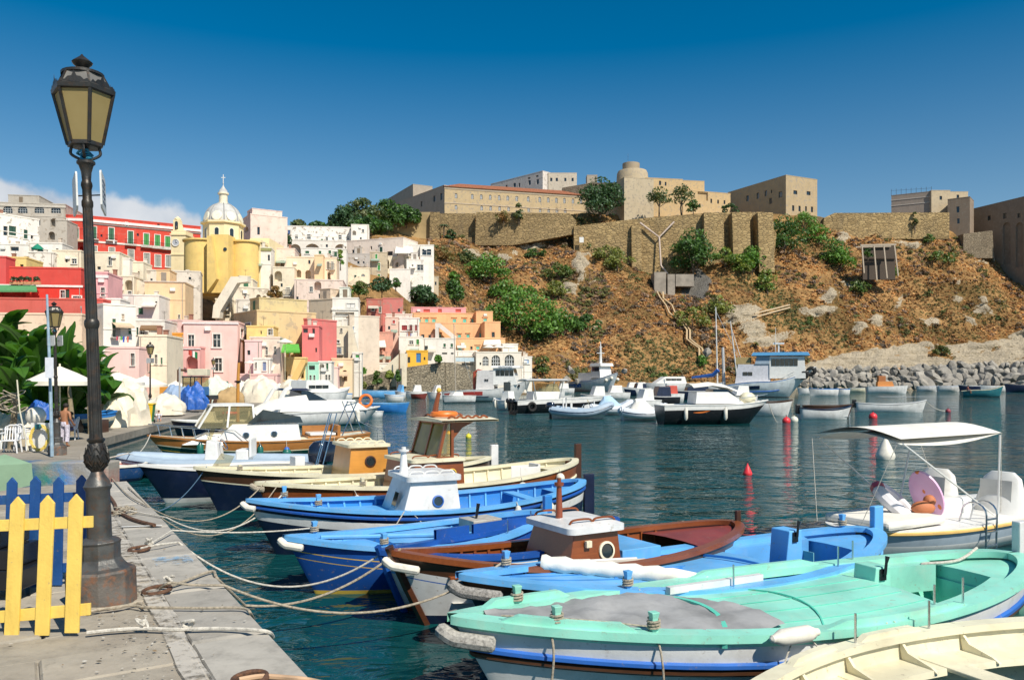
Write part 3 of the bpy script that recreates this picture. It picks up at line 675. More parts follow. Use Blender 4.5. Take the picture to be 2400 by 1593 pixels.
# -- white group at the upper right of the town
H('long pale house with many small windows high at the foot of the brown hill',813,230,945,224,566,640,9,(.80,.68,.58,.8),[('o',828,591,6,11),('o',843,580,4,8),('o',870,581,4,8),('o',914,594,13,10),('o',931,595,3,6)])
H('cream house with two round archways under the white awning',896,224,962,224,602,650,6,cream,[('a',905,618,14,22),('a',926,618,14,22)])
H('white corner house with a wide grey window at the top right of the town',985,222,1017,223,575,612,7,white,[('g',1000,591,21,14)])
H('white stepped house behind the white awning',940,226,986,226,574,650,7,white,[('o',962,598,6,9),('o',975,595,5,8)])
H('white house with dark green glazed window below the awning',953,216,993,217,609,655,6,white,[('g',985,627,14,13),('o',967,622,4,4)])
H('plain white house standing below the two round archways',913,212,962,213,631,680,6,white,xtra=0)
H('beige panelled retaining house with one slit window above the dark shrubs',961,222,1028,224,648,690,5,stone,[('o',1021,664,4,8)],clut=0,xtra=0)
H('bare stone house with three green shutters one above the other',867,217,908,218,592,670,6,stone,[('s',882,601,5,11,GRN2),('s',888,625,6,17,GRN2),('s',888,646,6,7,GRN2)])
H('blackened grey ruin left of the bare stone house',815,226,867,226,595,640,6,(.5,.46,.42,0),[('o',840,615,5,6)])
H('cream house with an oval window over green shrubs',801,206,866,207,628,670,6,cream,[('l',851,645,9,6)])
# -- middle of the slope
H('weathered cream church annex with two tall blind arches',543,140,630,143,673,760,8,(.74,.64,.50,.3),[('n',606,714,11,48),('n',620,717,11,48),('o',575,690,3,9)])
H('small dark stained house in front of the two tall blind arches',553,135,605,136,703,760,5,(.72,.65,.55,.2),[('g',593,729,5,12)])
H('cream arched stair house below the yellow church',505,137,541,137,702,760,5,cream,[('a',532,724,13,42),('o',516,716,5,9)])
H('pale cream house with awning window under the church apse',541,146,592,147,655,700,5,cream,[('o',552,663,9,8),('o',575,664,6,8)])
H('peach house with slanting right wall beside the tall blind arches',629,137,672,138,710,780,6,peach)
H('ochre house with bright right flank above the pink harbour house',548,122,602,115,738,810,9,(.66,.50,.27,.5))
H('yellow house with glazed double window below the ochre house',578,112,641,112,766,830,5,yel,[('o',612,779,3,8),('g',634,778,11,14)])
H('coral red house without windows in the middle of the town',656,122,722,119,752,850,6,coral,clut=0,xtra=0)
H('coral red tower with a dark balcony window right of the plain coral house',708,116,748,116,765,850,5,(.74,.20,.19,.95),[('o',716,774,11,11),('o',735,776,6,14),('o',741,820,4,10)])
H('plain beige brown house right of the coral houses',724,151,779,148,705,790,7,beige,[('o',733,738,8,9)])
H('white modern house with long balcony and dark washing terrace',779,148,840,149,699,790,7,white,[('n',808,739,44,15),('s',822,716,20,10,(.72,.70,.66))],[(724,5,(.8,.77,.7))])
H('shaded beige house whose bright right wall has one blue window',776,155,819,148,747,860,6,(.70,.58,.46,.8),[('sR',830,772,7,13,BLUE)])
H('plain beige house right of the blue window wall',841,158,874,159,745,830,5,beige,[('o',857,768,4,7),('n',852,806,16,16)])
H('tall narrow beige house with drainpipes left of the blue window',748,141,777,141,751,860,5,(.78,.66,.48,.8),[('o',757,800,6,11),('o',766,784,4,8)])
H('cream house with blue grey French window and small balcony',776,134,818,134,766,870,5,cream,[('b',795,821,10,13,(.3,.36,.45)),('g',800,774,5,9),('g',790,800,11,6)])
H('low peach house behind the climbing tree on the quay',777,123,826,123,842,930,5,(.82,.62,.40,.9),[('n',808,880,12,26)])
H('little white house with rounded gable and green shutters',826,131,848,131,828,920,4,white,[('s',838,837,9,12,GRN2)])
H('cream house with small door above the stone harbour wall',846,153,880,153,818,900,5,cream,[('o',853,856,7,8),('o',868,838,4,6)])
H('salmon house with white awning and dark balcony loggia',877,158,921,157,780,900,5,salmon,[('n',891,816,24,13),('o',892,834,18,7),('oR',927,805,4,12)])
H('white ground floor house with two pale doors under the salmon house',868,155,912,155,852,900,3,white,[('d',884,872,7,20,(.6,.5,.42)),('d',898,872,9,20,(.75,.75,.72))])
H('dark red brown house with green shutters under the dark shrubs',859,173,897,171,702,780,5,brick,[('s',874,723,7,10,DGREEN),('s',891,726,5,14,GREEN)])
H('stone and raspberry red house beside the red brown one',897,177,945,177,700,780,6,(.58,.20,.17,.35),[('o',935,727,5,8)])
H('pinkish terrace house under the raspberry red house',905,168,966,168,737,800,4,pp,[('o',920,750,5,6)])
H('white house with dark red shutters and washing on its balcony',936,162,983,163,746,820,5,(.80,.70,.63,.7),[('s',948,768,13,12,DRED),('b',963,768,5,14,DRED),('s',975,768,5,14,DRED)])
H('pale salmon house with one small red window',903,160,934,160,745,830,5,(.74,.50,.40,.8),[('s',923,754,6,8,(.5,.06,.05)),('o',912,768,5,8)])
H('white house with a single bright green shutter',935,156,990,157,790,860,5,white,[('s',979,801,6,12,GRN2),('g',964,802,9,8)])
H('long low white house with small green windows below the orange hotel',990,160,1068,161,794,880,6,white,[('s',1042,809,5,8,GREEN),('s',1059,809,5,8,GREEN),('o',999,816,8,12),('o',1042,828,12,4),('o',1023,835,5,9),('o',1060,828,6,4)])
H('bright yellow house hung with blue towels above the harbour wall',953,151,1003,151,823,880,5,(.84,.46,.06,.9),[('o',957,843,9,14),('d',981,838,11,22,(.05,.2,.45)),('o',995,840,4,7)])
# -- the orange hotel
H('pink upper storey behind the orange hotel with red recesses',964,198,1092,198,721,790,6,(.82,.38,.38,.95),[('d',1000,728,15,7,(.6,.09,.06)),('d',1031,728,9,8,(.6,.09,.06)),('d',1074,728,13,7,(.6,.09,.06))],clut=0)
H('orange hotel storey with a row of turquoise windows',966,190,1116,190,734,820,6,orange,[('t',x,752,8,9,AQUA) for x in (982,1000,1017,1065,1089)]+[('t',1107,752,5,9,AQUA)],clut=0)
H('orange right tower of the hotel with one turquoise window',1116,188,1155,188,731,820,7,orange,[('t',1137,751,8,9,AQUA)],clut=0)
H('orange middle storey of the hotel behind the white stair',983,184,1136,184,757,840,6,orange,[('w',991,788,7,9),('w',1008,789,7,9),('t',1029,788,9,9,AQUA),('t',1077,788,7,8,AQUA),('t',1097,788,7,9,AQUA),('t',1126,786,5,10,AQUA)],clut=0)
H('orange projecting block of the hotel with one brown window',1136,178,1173,178,755,840,10,orange,[('w',1156,784,7,12)],clut=0)
H('orange lowest storey of the hotel behind the parasol terrace',1068,174,1184,174,793,860,8,orange,[('t',1078,817,8,10,AQUA),('w',1105,815,5,7),('t',1120,815,8,7,AQUA)],clut=0)
wallpoly('stair','white slanting outdoor stair against the orange hotel','stair',182,[(1020,800),(1020,757),(1031,757),(1080,797),(1069,800),(1028,767),(1028,800)],1.6,PL,white)
# -- harbour restaurant
H('white restaurant with three arched blue framed windows facing the harbour',1116,166,1222,168,826,905,7,(.82,.74,.62,.9),[('A',1138,846,14,22),('A',1162,845,20,26),('A',1194,846,22,30),('o',1126,852,4,6)],clut=0,xtra=0)
H('white parapet block on the restaurant roof terrace',1178,172,1214,172,807,850,3,white,clut=0)
H('white terrace house left of the arched restaurant',1068,171,1118,170,823,880,5,white,clut=0)
H('low beige veranda with a long dark window left of the restaurant',1043,167,1117,166,836,905,4,(.62,.54,.44,.8),[('o',1096,853,28,6)],clut=0)
H('white end house with pale blue shutters at the foot of the brown hill',1223,170,1247,170,837,915,5,white,[('s',1234,847,11,9,(.35,.5,.72))])
wallpoly('awning','long pale blue awning on the low beige veranda','awning',165.5,[(1047,847),(1049,838),(1110,838),(1111,847)],1.0,paint((.50,.62,.68),.8))
# -- lower left: red house and its neighbours
H('broad red house with flower pots on its roof terrace at the left edge',-20,118,190,120,627,690,5,(.62,.085,.065,.95),clut=0,xtra=0)
H('red stair head rising at the left edge of the roof terrace',-14,117,14,117,603,660,3,(.62,.10,.09,.95),[('o',18,618,7,14)],clut=0)
H('deep red veranda storey with glass door and white cabinet',-20,113,192,113,668,720,4,(.64,.05,.035,.95),[('g',147,689,10,17),('d',158,688,9,20,DGREEN),('g',181,699,20,9),('n',30,690,60,16)],[(668,5,(.8,.77,.7))],clut=0)
H('long coral red parapet house behind the banana plants',-20,106,192,104,700,760,8,(.60,.13,.10,.95),clut=0,xtra=0)
H('narrow red corner house behind the tall lamp post',192,103,242,103,703,860,8,(.62,.11,.09,.95),[('a',226,826,12,60)],clut=0)
H('pink house with white roof trim right of the tall lamp post',219,116,252,118,640,720,7,(.78,.42,.42,.95),[('g',241,684,9,20)],[(648,6,(.8,.78,.74))])
H('peach garden house with tiled coping behind the banana plants',-20,98,192,98,736,900,5,(.80,.60,.44,.6),clut=0,xtra=0)
# -- centre left
H('cream house with pale blue door under the red palace',219,140,280,141,592,680,7,cream,[('g',258,612,8,20),('o',232,628,8,7)])
H('white chalky house right of the pale blue door',280,142,304,142,607,680,5,white)
H('cream house with grassy roof edge below the red palace balconies',302,144,336,145,615,680,5,cream,[('o',325,640,4,8)])
H('cream terrace house with a dark arch and outside stair',252,128,314,129,648,720,6,cream,[('a',302,668,19,24),('g',270,660,8,18),('g',304,688,8,11)])
H('long weathered parapet house at the foot of the yellow church',333,146,470,149,633,690,6,(.70,.62,.52,.2),[('o',395,650,5,6),('o',355,655,5,5),('o',445,652,6,6)])
H('big peach house with plain left wall and sunny balcony wall',339,127.6,434,126,662,790,6,peach,[('gR',459,681,7,15),('gR',460,737,7,14),('g',420,742,5,9)],[(659,2,(.7,.6,.5))])
H('white cube house left of the big peach house',313,122,373,123,693,770,6,white,[('s',330,729,11,15,GREEN),('o',366,708,5,4)])
H('grey shaded cube joined to the left of the white cube house',282,124,312,122.4,692,760,5,(.66,.62,.58,.8))  # left face of the white cube, its shade put into the grey colour
H('white house with tall green door and washing on the balcony',242,101,318,104,714,850,7,white,[('b',267,768,8,42,GREEN),('s',304,772,7,22,GREEN),('s',288,742,6,12,(.5,.4,.3))])
H('small white block stepping up behind the washing balcony house',242,106,282,106,702,790,4,white,clut=0)
H('white house with arched top left of the orange house',318,110,386,111,752,830,6,white,[('s',322,776,5,18,DGREEN),('n',360,775,28,24),('g',334,778,9,12)])
H('small pink house behind the white parasols on the quay',245,88,326,89,816,930,7,pink,[('g',311,842,9,28)],clut=0,xtra=0)
H('cream yellow house with grey balcony beside the small pink house',326,92,391,93,788,940,7,cream,[('b',341,860,10,16,(.3,.3,.3)),('g',366,842,6,22),('s',379,846,4,16,GREEN),('o',341,843,5,7)])
H('bright orange house with blue door left of the big pink house',385,114,432,114,783,880,5,(.80,.36,.06,.9),[('d',398,806,10,20,BLUE)],clut=0)
H('pinkish flat roof house behind the big pink house',392,120,470,121,752,800,5,(.72,.50,.46,.6))
H('big pink harbour house with white framed windows',430,108.5,557,108,755,940,5,pink,[('g',448,798,14,27),('g',508,798,17,30),('g',512,854,16,30),('gR',567,782,7,22),('a',510,902,28,26)],[(757,3,(.8,.76,.74))],clut=0)
H('lower pink wing with two arched openings and Italian flag',395,105,468,105.5,815,940,3,(.80,.42,.38,.9),[('a',416,845,19,18),('a',450,850,27,34)],[(817,2,(.8,.74,.7))],clut=0)
H('pink extension right of the big pink house',574,107.6,612,107.6,800,940,5,(.82,.56,.53,.95),[('o',583,826,7,11)],clut=0)
H('pink arcade on the quay with three low arches',560,104.6,650,105,879,940,3,(.80,.50,.46,.9),[('a',577,903,20,24),('a',603,902,20,20),('a',630,902,18,20)],clut=0)
H('little white terrace house on top of the pink arcade',594,106.4,633,106.4,842,940,4,white,[('g',600,856,4,15),('s',620,858,8,20,(.2,.25,.4))],clut=0)
H('pale cream pink house with flat roof behind the pink arcade',586,108.6,656,109,792,940,6,(.80,.64,.52,.7),[('g',645,821,5,18),('g',625,822,5,18),('b',632,845,6,12,(.4,.35,.3))])
H('yellow house with outside stair on the quay',655,113,716,113,840,940,5,(.84,.60,.27,.85),[('a',706,872,12,28),('a',668,880,9,22)],clut=0)
H('mint green narrow house on the quay',716,113.6,747,113.6,851,940,5,mint,[('o',731,861,14,11),('g',728,887,4,16),('g',737,887,4,16)],clut=0)
H('white house with green loggia joined to the mint house',747,114,777,114.4,849,940,5,white,[('n',754,860,12,16),('s',767,858,5,15,GREEN),('g',765,886,4,16),('g',772,886,4,16)],clut=0)
H('small rose house at the end of the quay',777,119,792,119,862,940,4,pink,clut=0)
wallpoly('stair','yellow outside stair climbing to the right beside the mint house','stair',111.8,[(676,915),(676,897),(706,842),(716,842),(716,850),(690,905),(690,915)],1.2,PL,(.80,.52,.20,.8))
wallpoly('stair','cream stair flank rising to the yellow church','stair',134,[(497,745),(500,716),(541,648),(580,648),(580,660),(556,663),(516,730),(514,745)],1.6,PL,(.82,.74,.60,.8))
wallpoly('stair','weathered stair flank descending left of the big peach house','stair',130,[(298,652),(306,646),(372,690),(372,716),(340,716)],1.5,PL,(.72,.62,.48,.5))
wallpoly('stair','cream stair rising to the yellow house with towels','stair',149,[(880,905),(880,880),(936,828),(953,828),(953,905)],1.4,PL,cream)
wallpoly('wall','white slanted wall descending beside the blue window house','wall',133,[(816,850),(816,765),(824,765),(842,838),(842,850)],1.0,PL,cream)
MASW = masonry((.44, .37, .26), (.28, .235, .17), .55)
wallpoly('harbour_wall','long stone harbour wall rising under the yellow and white houses','wall',148,[(790,945),(790,908),(812,899),(855,880),(940,862),(1043,848),(1043,945)],4,MASW,Y1=150)
wallpoly('harbour_wall','stone sea wall under the restaurant veranda','wall',152,[(1044,945),(1044,849),(1062,849),(1118,874),(1118,945)],4,MASW,Y1=156)
wallpoly('buttress','dark narrow buttress against the stone harbour wall','buttress',147,[(928,940),(929,865),(939,863),(939,940)],1.5,paint((.10,.10,.10),.9))

# ---- the church with dome
def church():
    Y = 164; k = Y/FP
    def L(px, py, dy=0): p = P(px, py, Y); return Vector((p.x, p.y+dy, p.z))
    o = L(511,690); t = thing('church','yellow church with grey ribbed dome and lantern above the town','church',o,0); t['wc'] = [.8,.6,.2]
    y1, y2 = (.80, .57, .20, .85), (.84, .70, .42, .95)
    def rel(px, py, dy=0): return L(px, py, dy)-o
    def cyl(name, px, r, ya, yb, dy, col, n=32, top=.3):
        c = rel(px,yb,dy); h = (yb-ya)*k; m = MB(); m.lathe([(r*k*1.02,0),(r*k,h*.5),(r*k*.985,h)]+[(r*k+top,h),(r*k+top,h+.3),(.01,h+.5)],n,c)
        return m.o(name, PL, t, sm=True, col=col)
    cyl('apse', 474, 40, 568, 690, 0, y1); cyl('apse', 563, 33, 566, 690, 2.5, y1)
    m = MB(); a,b = rel(507,690,-3.2),rel(548,556,6); m.box((a.x,a.y,0),(b.x,b.y,b.z)); m.o('wall',PL,t,col=y1)
    m = MB(); a,b = rel(440,690,4),rel(596,560,16); m.box((a.x,a.y,0),(b.x,b.y,b.z)); m.box((a.x-.2,a.y-.2,b.z),(b.x+.2,b.y+.2,b.z+.5)); m.o('wall',PL,t,col=y2)
    m = MB(); a,b = rel(552,690,9),rel(600,540,20); m.box((a.x,a.y,0),(b.x,b.y,b.z)); m.o('nave',PL,t,col=y2)
    m = MB(); m.extr([rel(505,562,-3.0),rel(514,562,-3.0),rel(527,660,-3.0),rel(505,690,-3.0)],(0,-1.6,0)); m.o('buttress',PL,t,col=y1)
    for px, py, dy in ((460, 585, -3.35), (541, 590, -3.25)):
        m = MB(); c = rel(px, py, dy)
        if px < 500:c.y += .65; m.extr([c+Vector((q[0]*k,0,q[1]*k)) for q in outline(-7,7,-7,9,True)],(0,.3,0))
        else:m.lathe([(.01,0),(.36,0),(.36,.1),(.01,.1)],14,c,Matrix.Rotation(R(90),4,'X'))
        m.o('window_opening', DKGLASS, t)
    c = rel(511, 562, 3); m = MB(); r = 46*k; h = (562-522)*k
    m.lathe([(r,-1),(r,h),(r+.45,h+.02),(r+.45,h+.4),(r*.93,h+.45)],8,c,ph=R(22.5)); dr = m.o('drum',PL,t,col=y2)
    for j in range(8):
        a = R(-90+45*j+22.5)+R(22.5); ra = r*math.cos(R(22.5)); w2,hh = .55,1.1
        e = Vector((-math.sin(a),math.cos(a),0)); nn = Vector((math.cos(a),math.sin(a),0)); q0 = c+nn*(ra+.02)+Vector((0,0,h*.42))
        m = MB(); m.extr([q0+e*u+Vector((0,0,v)) for u,v in outline(-w2,w2,-hh,hh,True)],nn*.06); wd = m.o('window',SHUT,t,col=(.82,.76,.6))
        m = MB(); m.extr([q0+e*u+nn*.063+Vector((0,0,v)) for u,v in outline(-w2*.72,w2*.72,-hh*.85,hh*.85,True)],nn*.02); m.o('pane',DKGLASS,wd)
    DOME = paint((.52, .51, .48), .7, .15, 1.2, (.34, .33, .30), .5, name='dome_lead')
    z0 = c.z+h+.4; rd = 43.5*k; hd = (522-474)*k
    m = MB(); m.lathe([(rd*math.cos(math.pi/2*i/14) ** .9 if i < 14 else .3,hd*math.sin(math.pi/2*i/14)) for i in range(15)],48,(c.x,c.y,z0)); m.o('dome',DOME,t,sm=True)
    for j in range(8):
        a = R(45*j+22.5); pts = [(c.x+math.cos(a)*(rd*math.cos(math.pi/2*i/12) ** .9+.02),c.y+math.sin(a)*(rd*math.cos(math.pi/2*i/12) ** .9+.02),z0+hd*math.sin(math.pi/2*i/12)) for i in range(12)]
        m = MB(); m.tube(pts, .13, 5); m.o('rib', paint((.33, .32, .30), .7), t)
        a += R(22.5); cc = Vector((c.x+math.cos(a)*rd*.97,c.y+math.sin(a)*rd*.97,z0+1.0))
        m = MB(); m.lathe([(.01,.1),(.78,.1),(.8,-.2),(1.05,-.2),(1.05,.05),(.80,.12)],16,cc,Matrix.Rotation(a,4,'Z') @ Matrix.Rotation(R(72),4,'Y')); m.o('roundel',SHUT,t,col=(.80,.74,.58))
    zl = z0+hd-.15; rl = 10*k
    m = MB(); m.lathe([(rl*1.25,0),(rl*1.25,.25),(rl,.3),(rl,1.9),(rl*1.3,2.0),(rl*1.3,2.3),(rl*.95,2.35)],12,(c.x,c.y,zl)); m.o('lantern',SHUT,t,sm=True,col=(.80,.72,.54))
    m = MB(); m.lathe([(rl*1.05,2.3),(rl*.9,2.8),(rl*.45,3.3),(.1,3.8),(.06,4.1),(.14,4.3),(.05,4.5)],16,(c.x,c.y,zl)); m.o('lantern_cap',DOME,t,sm=True)
    m = MB(); m.box((c.x-.06,c.y-.06,zl+4.45),(c.x+.06,c.y+.06,zl+6.1)); m.box((c.x-.42,c.y-.05,zl+5.4),(c.x+.42,c.y+.05,zl+5.54)); m.o('cross',WHITE,t)
church()
def campanile():
    Y = 171; k = Y/FP; o = P(418,650,Y); t = thing('bell_tower','small yellow bell tower with clock face left of the church dome','tower',o,0)
    W, H = 34*k, 110*k; y2 = (.84, .70, .42, .95)
    m = MB(); m.box((-W/2,0,0),(W/2,4,H)); m.box((-W/2-.2,-.2,H-1.0),(W/2+.2,4.2,H-.7)); m.box((-W/2-.15,-.15,H-5.2),(W/2+.15,4.15,H-4.95)); m.o('wall',PL,t,col=y2)
    a = [(-W/2+.1,H),(-W/2+.1,H+2.4),(-W/2+1.5,H+2.4),(-W/2+1.6,H+1.4),(0.4,H+.5),(W/2-.1,H)]
    m = MB(); m.extr([(x,.8,z) for x,z in a],(0,1.2,0)); m.lathe([(.7,2.4),(.72,2.7),(.3,3.0),(.06,3.25)],8,(-W/2+.8,1.4,H)); m.o('bell_gable',PL,t,col=y2)
    m = MB(); m.extr([(-W/2+.8+u,.76,H+1.2+v) for u,v in outline(-.33,.33,-.8,.9,True)],(0,.03,0)); m.o('window_opening',DKGLASS,t)
    m = MB(); m.lathe([(.28,.35),(.22,.7),(.1,.95),(.03,1.0)],10,(-W/2+.8,.7,H+.2)); m.o('bell',IRON,t,sm=True)
    Mx = Matrix.Rotation(R(90), 4, 'X'); cz = H-2.6; cxx =-.55
    m = MB(); m.lathe([(.01,0),(.75,0),(.75,.1),(.01,.1)],24,(cxx,0,cz),Mx); f = m.o('clock_face',SHUT,t,col=(.45,.47,.5))
    m = MB(); m.torus((cxx,-.1,cz),.75,.09,24,6,Mx); m.o('clock_rim',SHUT,f,col=(.75,.7,.6))
    m = MB(); m.box((cxx-.03,-.14,cz),(cxx+.03,-.11,cz+.5)); m.box((cxx,-.16,cz-.03),(cxx+.35,-.141,cz+.03)); m.o('clock_hand',IRON,f)
campanile()

# ---- fortress on the hill
CP = (.50, .385, .225, .15); CP2 = (.55, .395, .21, .35); CG = (.40, .34, .27, .5)
K = dict(group='fortress buildings on the hilltop',name='fortress_building',cat='building',clut=0)
lw = [('A',x,459+(x-1069)*.045,6,12) for x in (1069,1107,1128,1149,1170,1190,1211,1238,1265,1285,1304,1323,1343,1362)]
lw += [('A',x,486+(x-1069)*.03,6,11) for x in (1069,1129,1150,1171,1192,1239,1266,1286,1305,1325)]
H('long fortress barrack with arched windows and red tiled roof',1042,335,1373,352,437,512,16,CP,lw,[(475,2,(.5,.4,.28)),(441,3,(.42,.34,.24))],roof='tile',**K)
H('shaded left wing of the fortress barrack running back along the hill',924,371,1041,335.5,478,515,10,CG,[('o',1034,461,5,16),('o',1018,466,5,14),('o',988,478,4,12),('o',955,488,4,9)],**K)
H('far grey barrack roof behind the left wing',909,420,968,388,467,500,10,CG,**K)
H('grey white officers house behind the red tiled barrack',1150,425,1272,398,432,480,10,(.66,.60,.54,.4),[('o',1206,434,6,9),('o',1187,437,4,6),('o',1217,434,4,9),('o',1240,418,6,4),('o',1259,413,6,4),('o',1241,428,6,11),('o',1260,426,6,11)],**K)
H('flat roofed beige house right of the officers house',1285,400,1352,400,406,470,14,(.55,.48,.38,.5),[('o',x,421,5,8) for x in (1292,1305,1325,1342)],**K)
H('small square turret hut left of the round fortress tower',1376,372,1400,372,411,470,6,CG,**K)
wallpoly('fortress_wall','dark sloping wall between the barrack and the bastion','wall',366,[(1318,505),(1318,440),(1388,428),(1445,428),(1445,510)],4,masonry((.22,.18,.13),(.15,.12,.09),.8),group='fortress walls')
H('pale pointed bastion below the round tower of the fortress',1463,328,1532,331,416,520,26,(.50,.41,.28,.1),**K)
H('cream fortress wing behind the two slender trees',1508,338,1600,341,417,515,12,CP2,[('o',1508,424,4,12),('o',1547,429,5,10),('o',1560,431,4,9)],**K)
H('raised cream block of the fortress wing',1590,344,1651,346,423,515,10,CP2,**K)
H('lower cream fortress wing with blind arch and small windows',1600,340.5,1712,347,446,520,10,CP2,[('n',1647,458,24,24),('o',1640,482,4,9),('o',1667,471,4,10),('o',1683,473,4,9),('o',1698,474,4,9)],**K)
H('massive square fortress keep at the right end of the hilltop wall',1706,372,1842,340,452,530,18,(.44,.335,.20,.25),[('o',1752,465,6,14),('o',1776,459,6,14),('o',1795,453,6,13),('o',1808,449,3,8),('o',1806,471,7,14),('o',1829,456,9,14),('oR',1864,451,9,9),('oR',1895,453,9,9),('oR',1859,488,5,13),('oR',1874,489,5,13),('oR',1889,490,4,13),('oR',1903,491,5,13)],**K)
def turret():
    Y = 343; k = Y/FP; o = P(1482,440,Y); t = thing('fortress_tower','round fortress tower with open arch and flagpole','tower',o,0,'fortress buildings on the hilltop')
    m = MB(); m.lathe([(38*k,0),(36*k,32*k),(33*k,38*k)],28); m.o('base',PL,t,sm=True,col=(.44,.355,.235,.2))
    m = MB(); rows = []
    for a in [R(-250+300*i/24) for i in range(25)]:rows.append([(20*k*f*math.cos(a)-3*k,20*k*f*math.sin(a),z) for f,z in ((1,36*k),(1,56*k),(.85,57*k),(.84,36*k))])
    m.grid(rows, cv=True); m.o('parapet', PL, t, sm=True, col=(.36, .29, .20, .3))
    m = MB(); m.tube([(-10*k,0,50*k),(-10*k,0,80*k)],.12,5); m.o('flagpole',STEEL,t)
turret()
MF = masonry((.47,.335,.16),(.31,.215,.10),1.5,.4); MF2 = masonry((.40,.285,.14),(.26,.185,.09),1.2,.4)
FW = dict(group='fortress walls')
wallpoly('fortress_wall','great golden retaining wall of the fortress above the green bushes','wall',304,[(1345,600),(1345,531),(1420,521),(1510,511),(1640,501),(1742,497),(1790,497),(1820,548),(1816,590),(1790,640),(1600,680),(1480,660),(1400,640)],10,MF,**FW)
def batter(label, px0, px1, y0, y1, Y, dp, th):
    a, b = P(px0, y1, Y), P(px1, y1, Y); zt = P(px0, y0, Y).z-a.z; w = b.x-a.x
    m = MB(); m.add([(0,0,zt),(w,0,zt),(w,-dp,0),(0,-dp,0),(0,th,zt),(w,th,zt),(w,th,0),(0,th,0)],[(0,3,2,1),(0,1,5,4),(0,4,7,3),(1,2,6,5)])
    return tag(m.o('buttress',MF,loc=a),label,'buttress','buttresses of the fortress wall')
batter('first broad battered buttress right of the dark green bush',1650,1696,498,640,301,1.5,3.2)
batter('second broad battered buttress of the fortress wall',1716,1757,498,640,299,2,5.2)
batter('third broad buttress near the end of the fortress wall',1776,1812,498,640,298,2,6)
batter('narrow lone buttress on the wall left of the drain pipes',1480,1503,528,650,302.5,1.5,1.8)
m = MB(); Y = 303; m.tube([P(1500,522,Y),P(1545,556,Y-.6),P(1580,520,Y)],.35,6); m.tube([P(1545,556,Y-.6),P(1549,622,Y-2),P(1565,642,Y-4)],.35,6)
tag(m.o('drain_pipe',paint((.60,.48,.40),.8)),'pale Y shaped drain pipe running down the fortress wall','pipe')
wallpoly('fortress_wall','long rising road wall below the barrack','wall',307,[(1050,585),(1062,560),(1200,547),(1300,535),(1350,528),(1350,545),(1200,562),(1080,590)],3,MF2,**FW)
wallpoly('fortress_wall','plain golden wall climbing left of the barrack','wall',300,[(862,590),(862,541),(965,515),(979,513),(979,497),(1012,497),(1008,590)],6,paint((.46,.335,.165),.95,.25,.12,(.34,.25,.12),.5,name='wall_plaster'),**FW)
wallpoly('fortress_wall','square pier of the golden wall beside the recessed gate wall','wall',298,[(1006,590),(1008,497),(1030,497),(1030,590)],8,MF2,**FW)
wallpoly('fortress_wall','recessed shaded wall under the barrack forecourt','wall',309,[(1031,580),(1031,500),(1114,500),(1114,580)],3,MF2,**FW)
wallpoly('fortress_wall','overgrown rubble wall under the middle of the barrack','wall',305,[(1113,575),(1116,497),(1335,500),(1350,516),(1350,548),(1200,575)],6,MF2,**FW)
# far right of the hilltop
H('netted grey building with scaffold poles on its roof',2089,353,2183,345,459,515,12,(.30,.25,.21,.9),(),[(470,1.5,(.5,.45,.4)),(483,1.5,(.5,.45,.4))],**K)
H('beige house block with one dark window right of the netted building',2183,344,2227,344,447,520,10,(.52,.42,.28,.6),[('o',2205,464,6,9)],**K)
H('low domed beige block right of the beige house block',2227,350,2269,350,450,520,10,(.52,.42,.28,.6),[('o',2245,461,6,9)],**K)
H('dark brown tower house overlooking the gully',2221,338,2273,333,468,560,10,(.27,.205,.15,.5),[('o',2245,491,7,14),('o',2246,518,6,12)],**K)
H('high brown abbey wall with two tall blind arches at the right edge',2273,350,2450,316,492,660,12,(.27,.205,.15,.5),[('A',2279,514,9,17),('o',2279,530,7,9),('o',2318,511,7,11),('o',2355,506,8,13),('o',2388,505,7,11),('n',2359,570,18,98),('n',2389,573,17,104),('n',2418,576,16,108)],**K)
wallpoly('fortress_wall','long golden parapet wall right of the keep','wall',331,[(1925,560),(1932,510),(1956,499),(2225,498),(2225,560)],5,MF,**FW)
wallpoly('fortress_wall','short wall stub right below the keep','wall',333,[(1880,545),(1880,503),(1905,505),(1938,512),(1930,545)],4,MF2,**FW)
wallpoly('fortress_wall','stone retaining wall below the dark brown tower house','wall',331,[(2258,605),(2258,548),(2326,540),(2330,605)],4,masonry((.36,.29,.20),(.24,.19,.13),.7),**FW)
def poles():
    t = thing('scaffold_railing','row of scaffold poles along the netted building roof','scaffolding',P(2089,459,353))
    a, b = P(2089, 452, 353.5), P(2183, 446, 345.5); o = Vector(t.location)
    for k in range(9):
        p = a.lerp(b,k/8)-o; m = MB(); m.tube([p-Vector((0,0,1.5)),p+Vector((0,0,1.6))],.07,4); m.o('pole',IRON,t)
    m = MB(); m.tube([a-o+Vector((0,0,.9)),b-o+Vector((0,0,.9))],.05,4); m.o('rail',IRON,t)
poles()
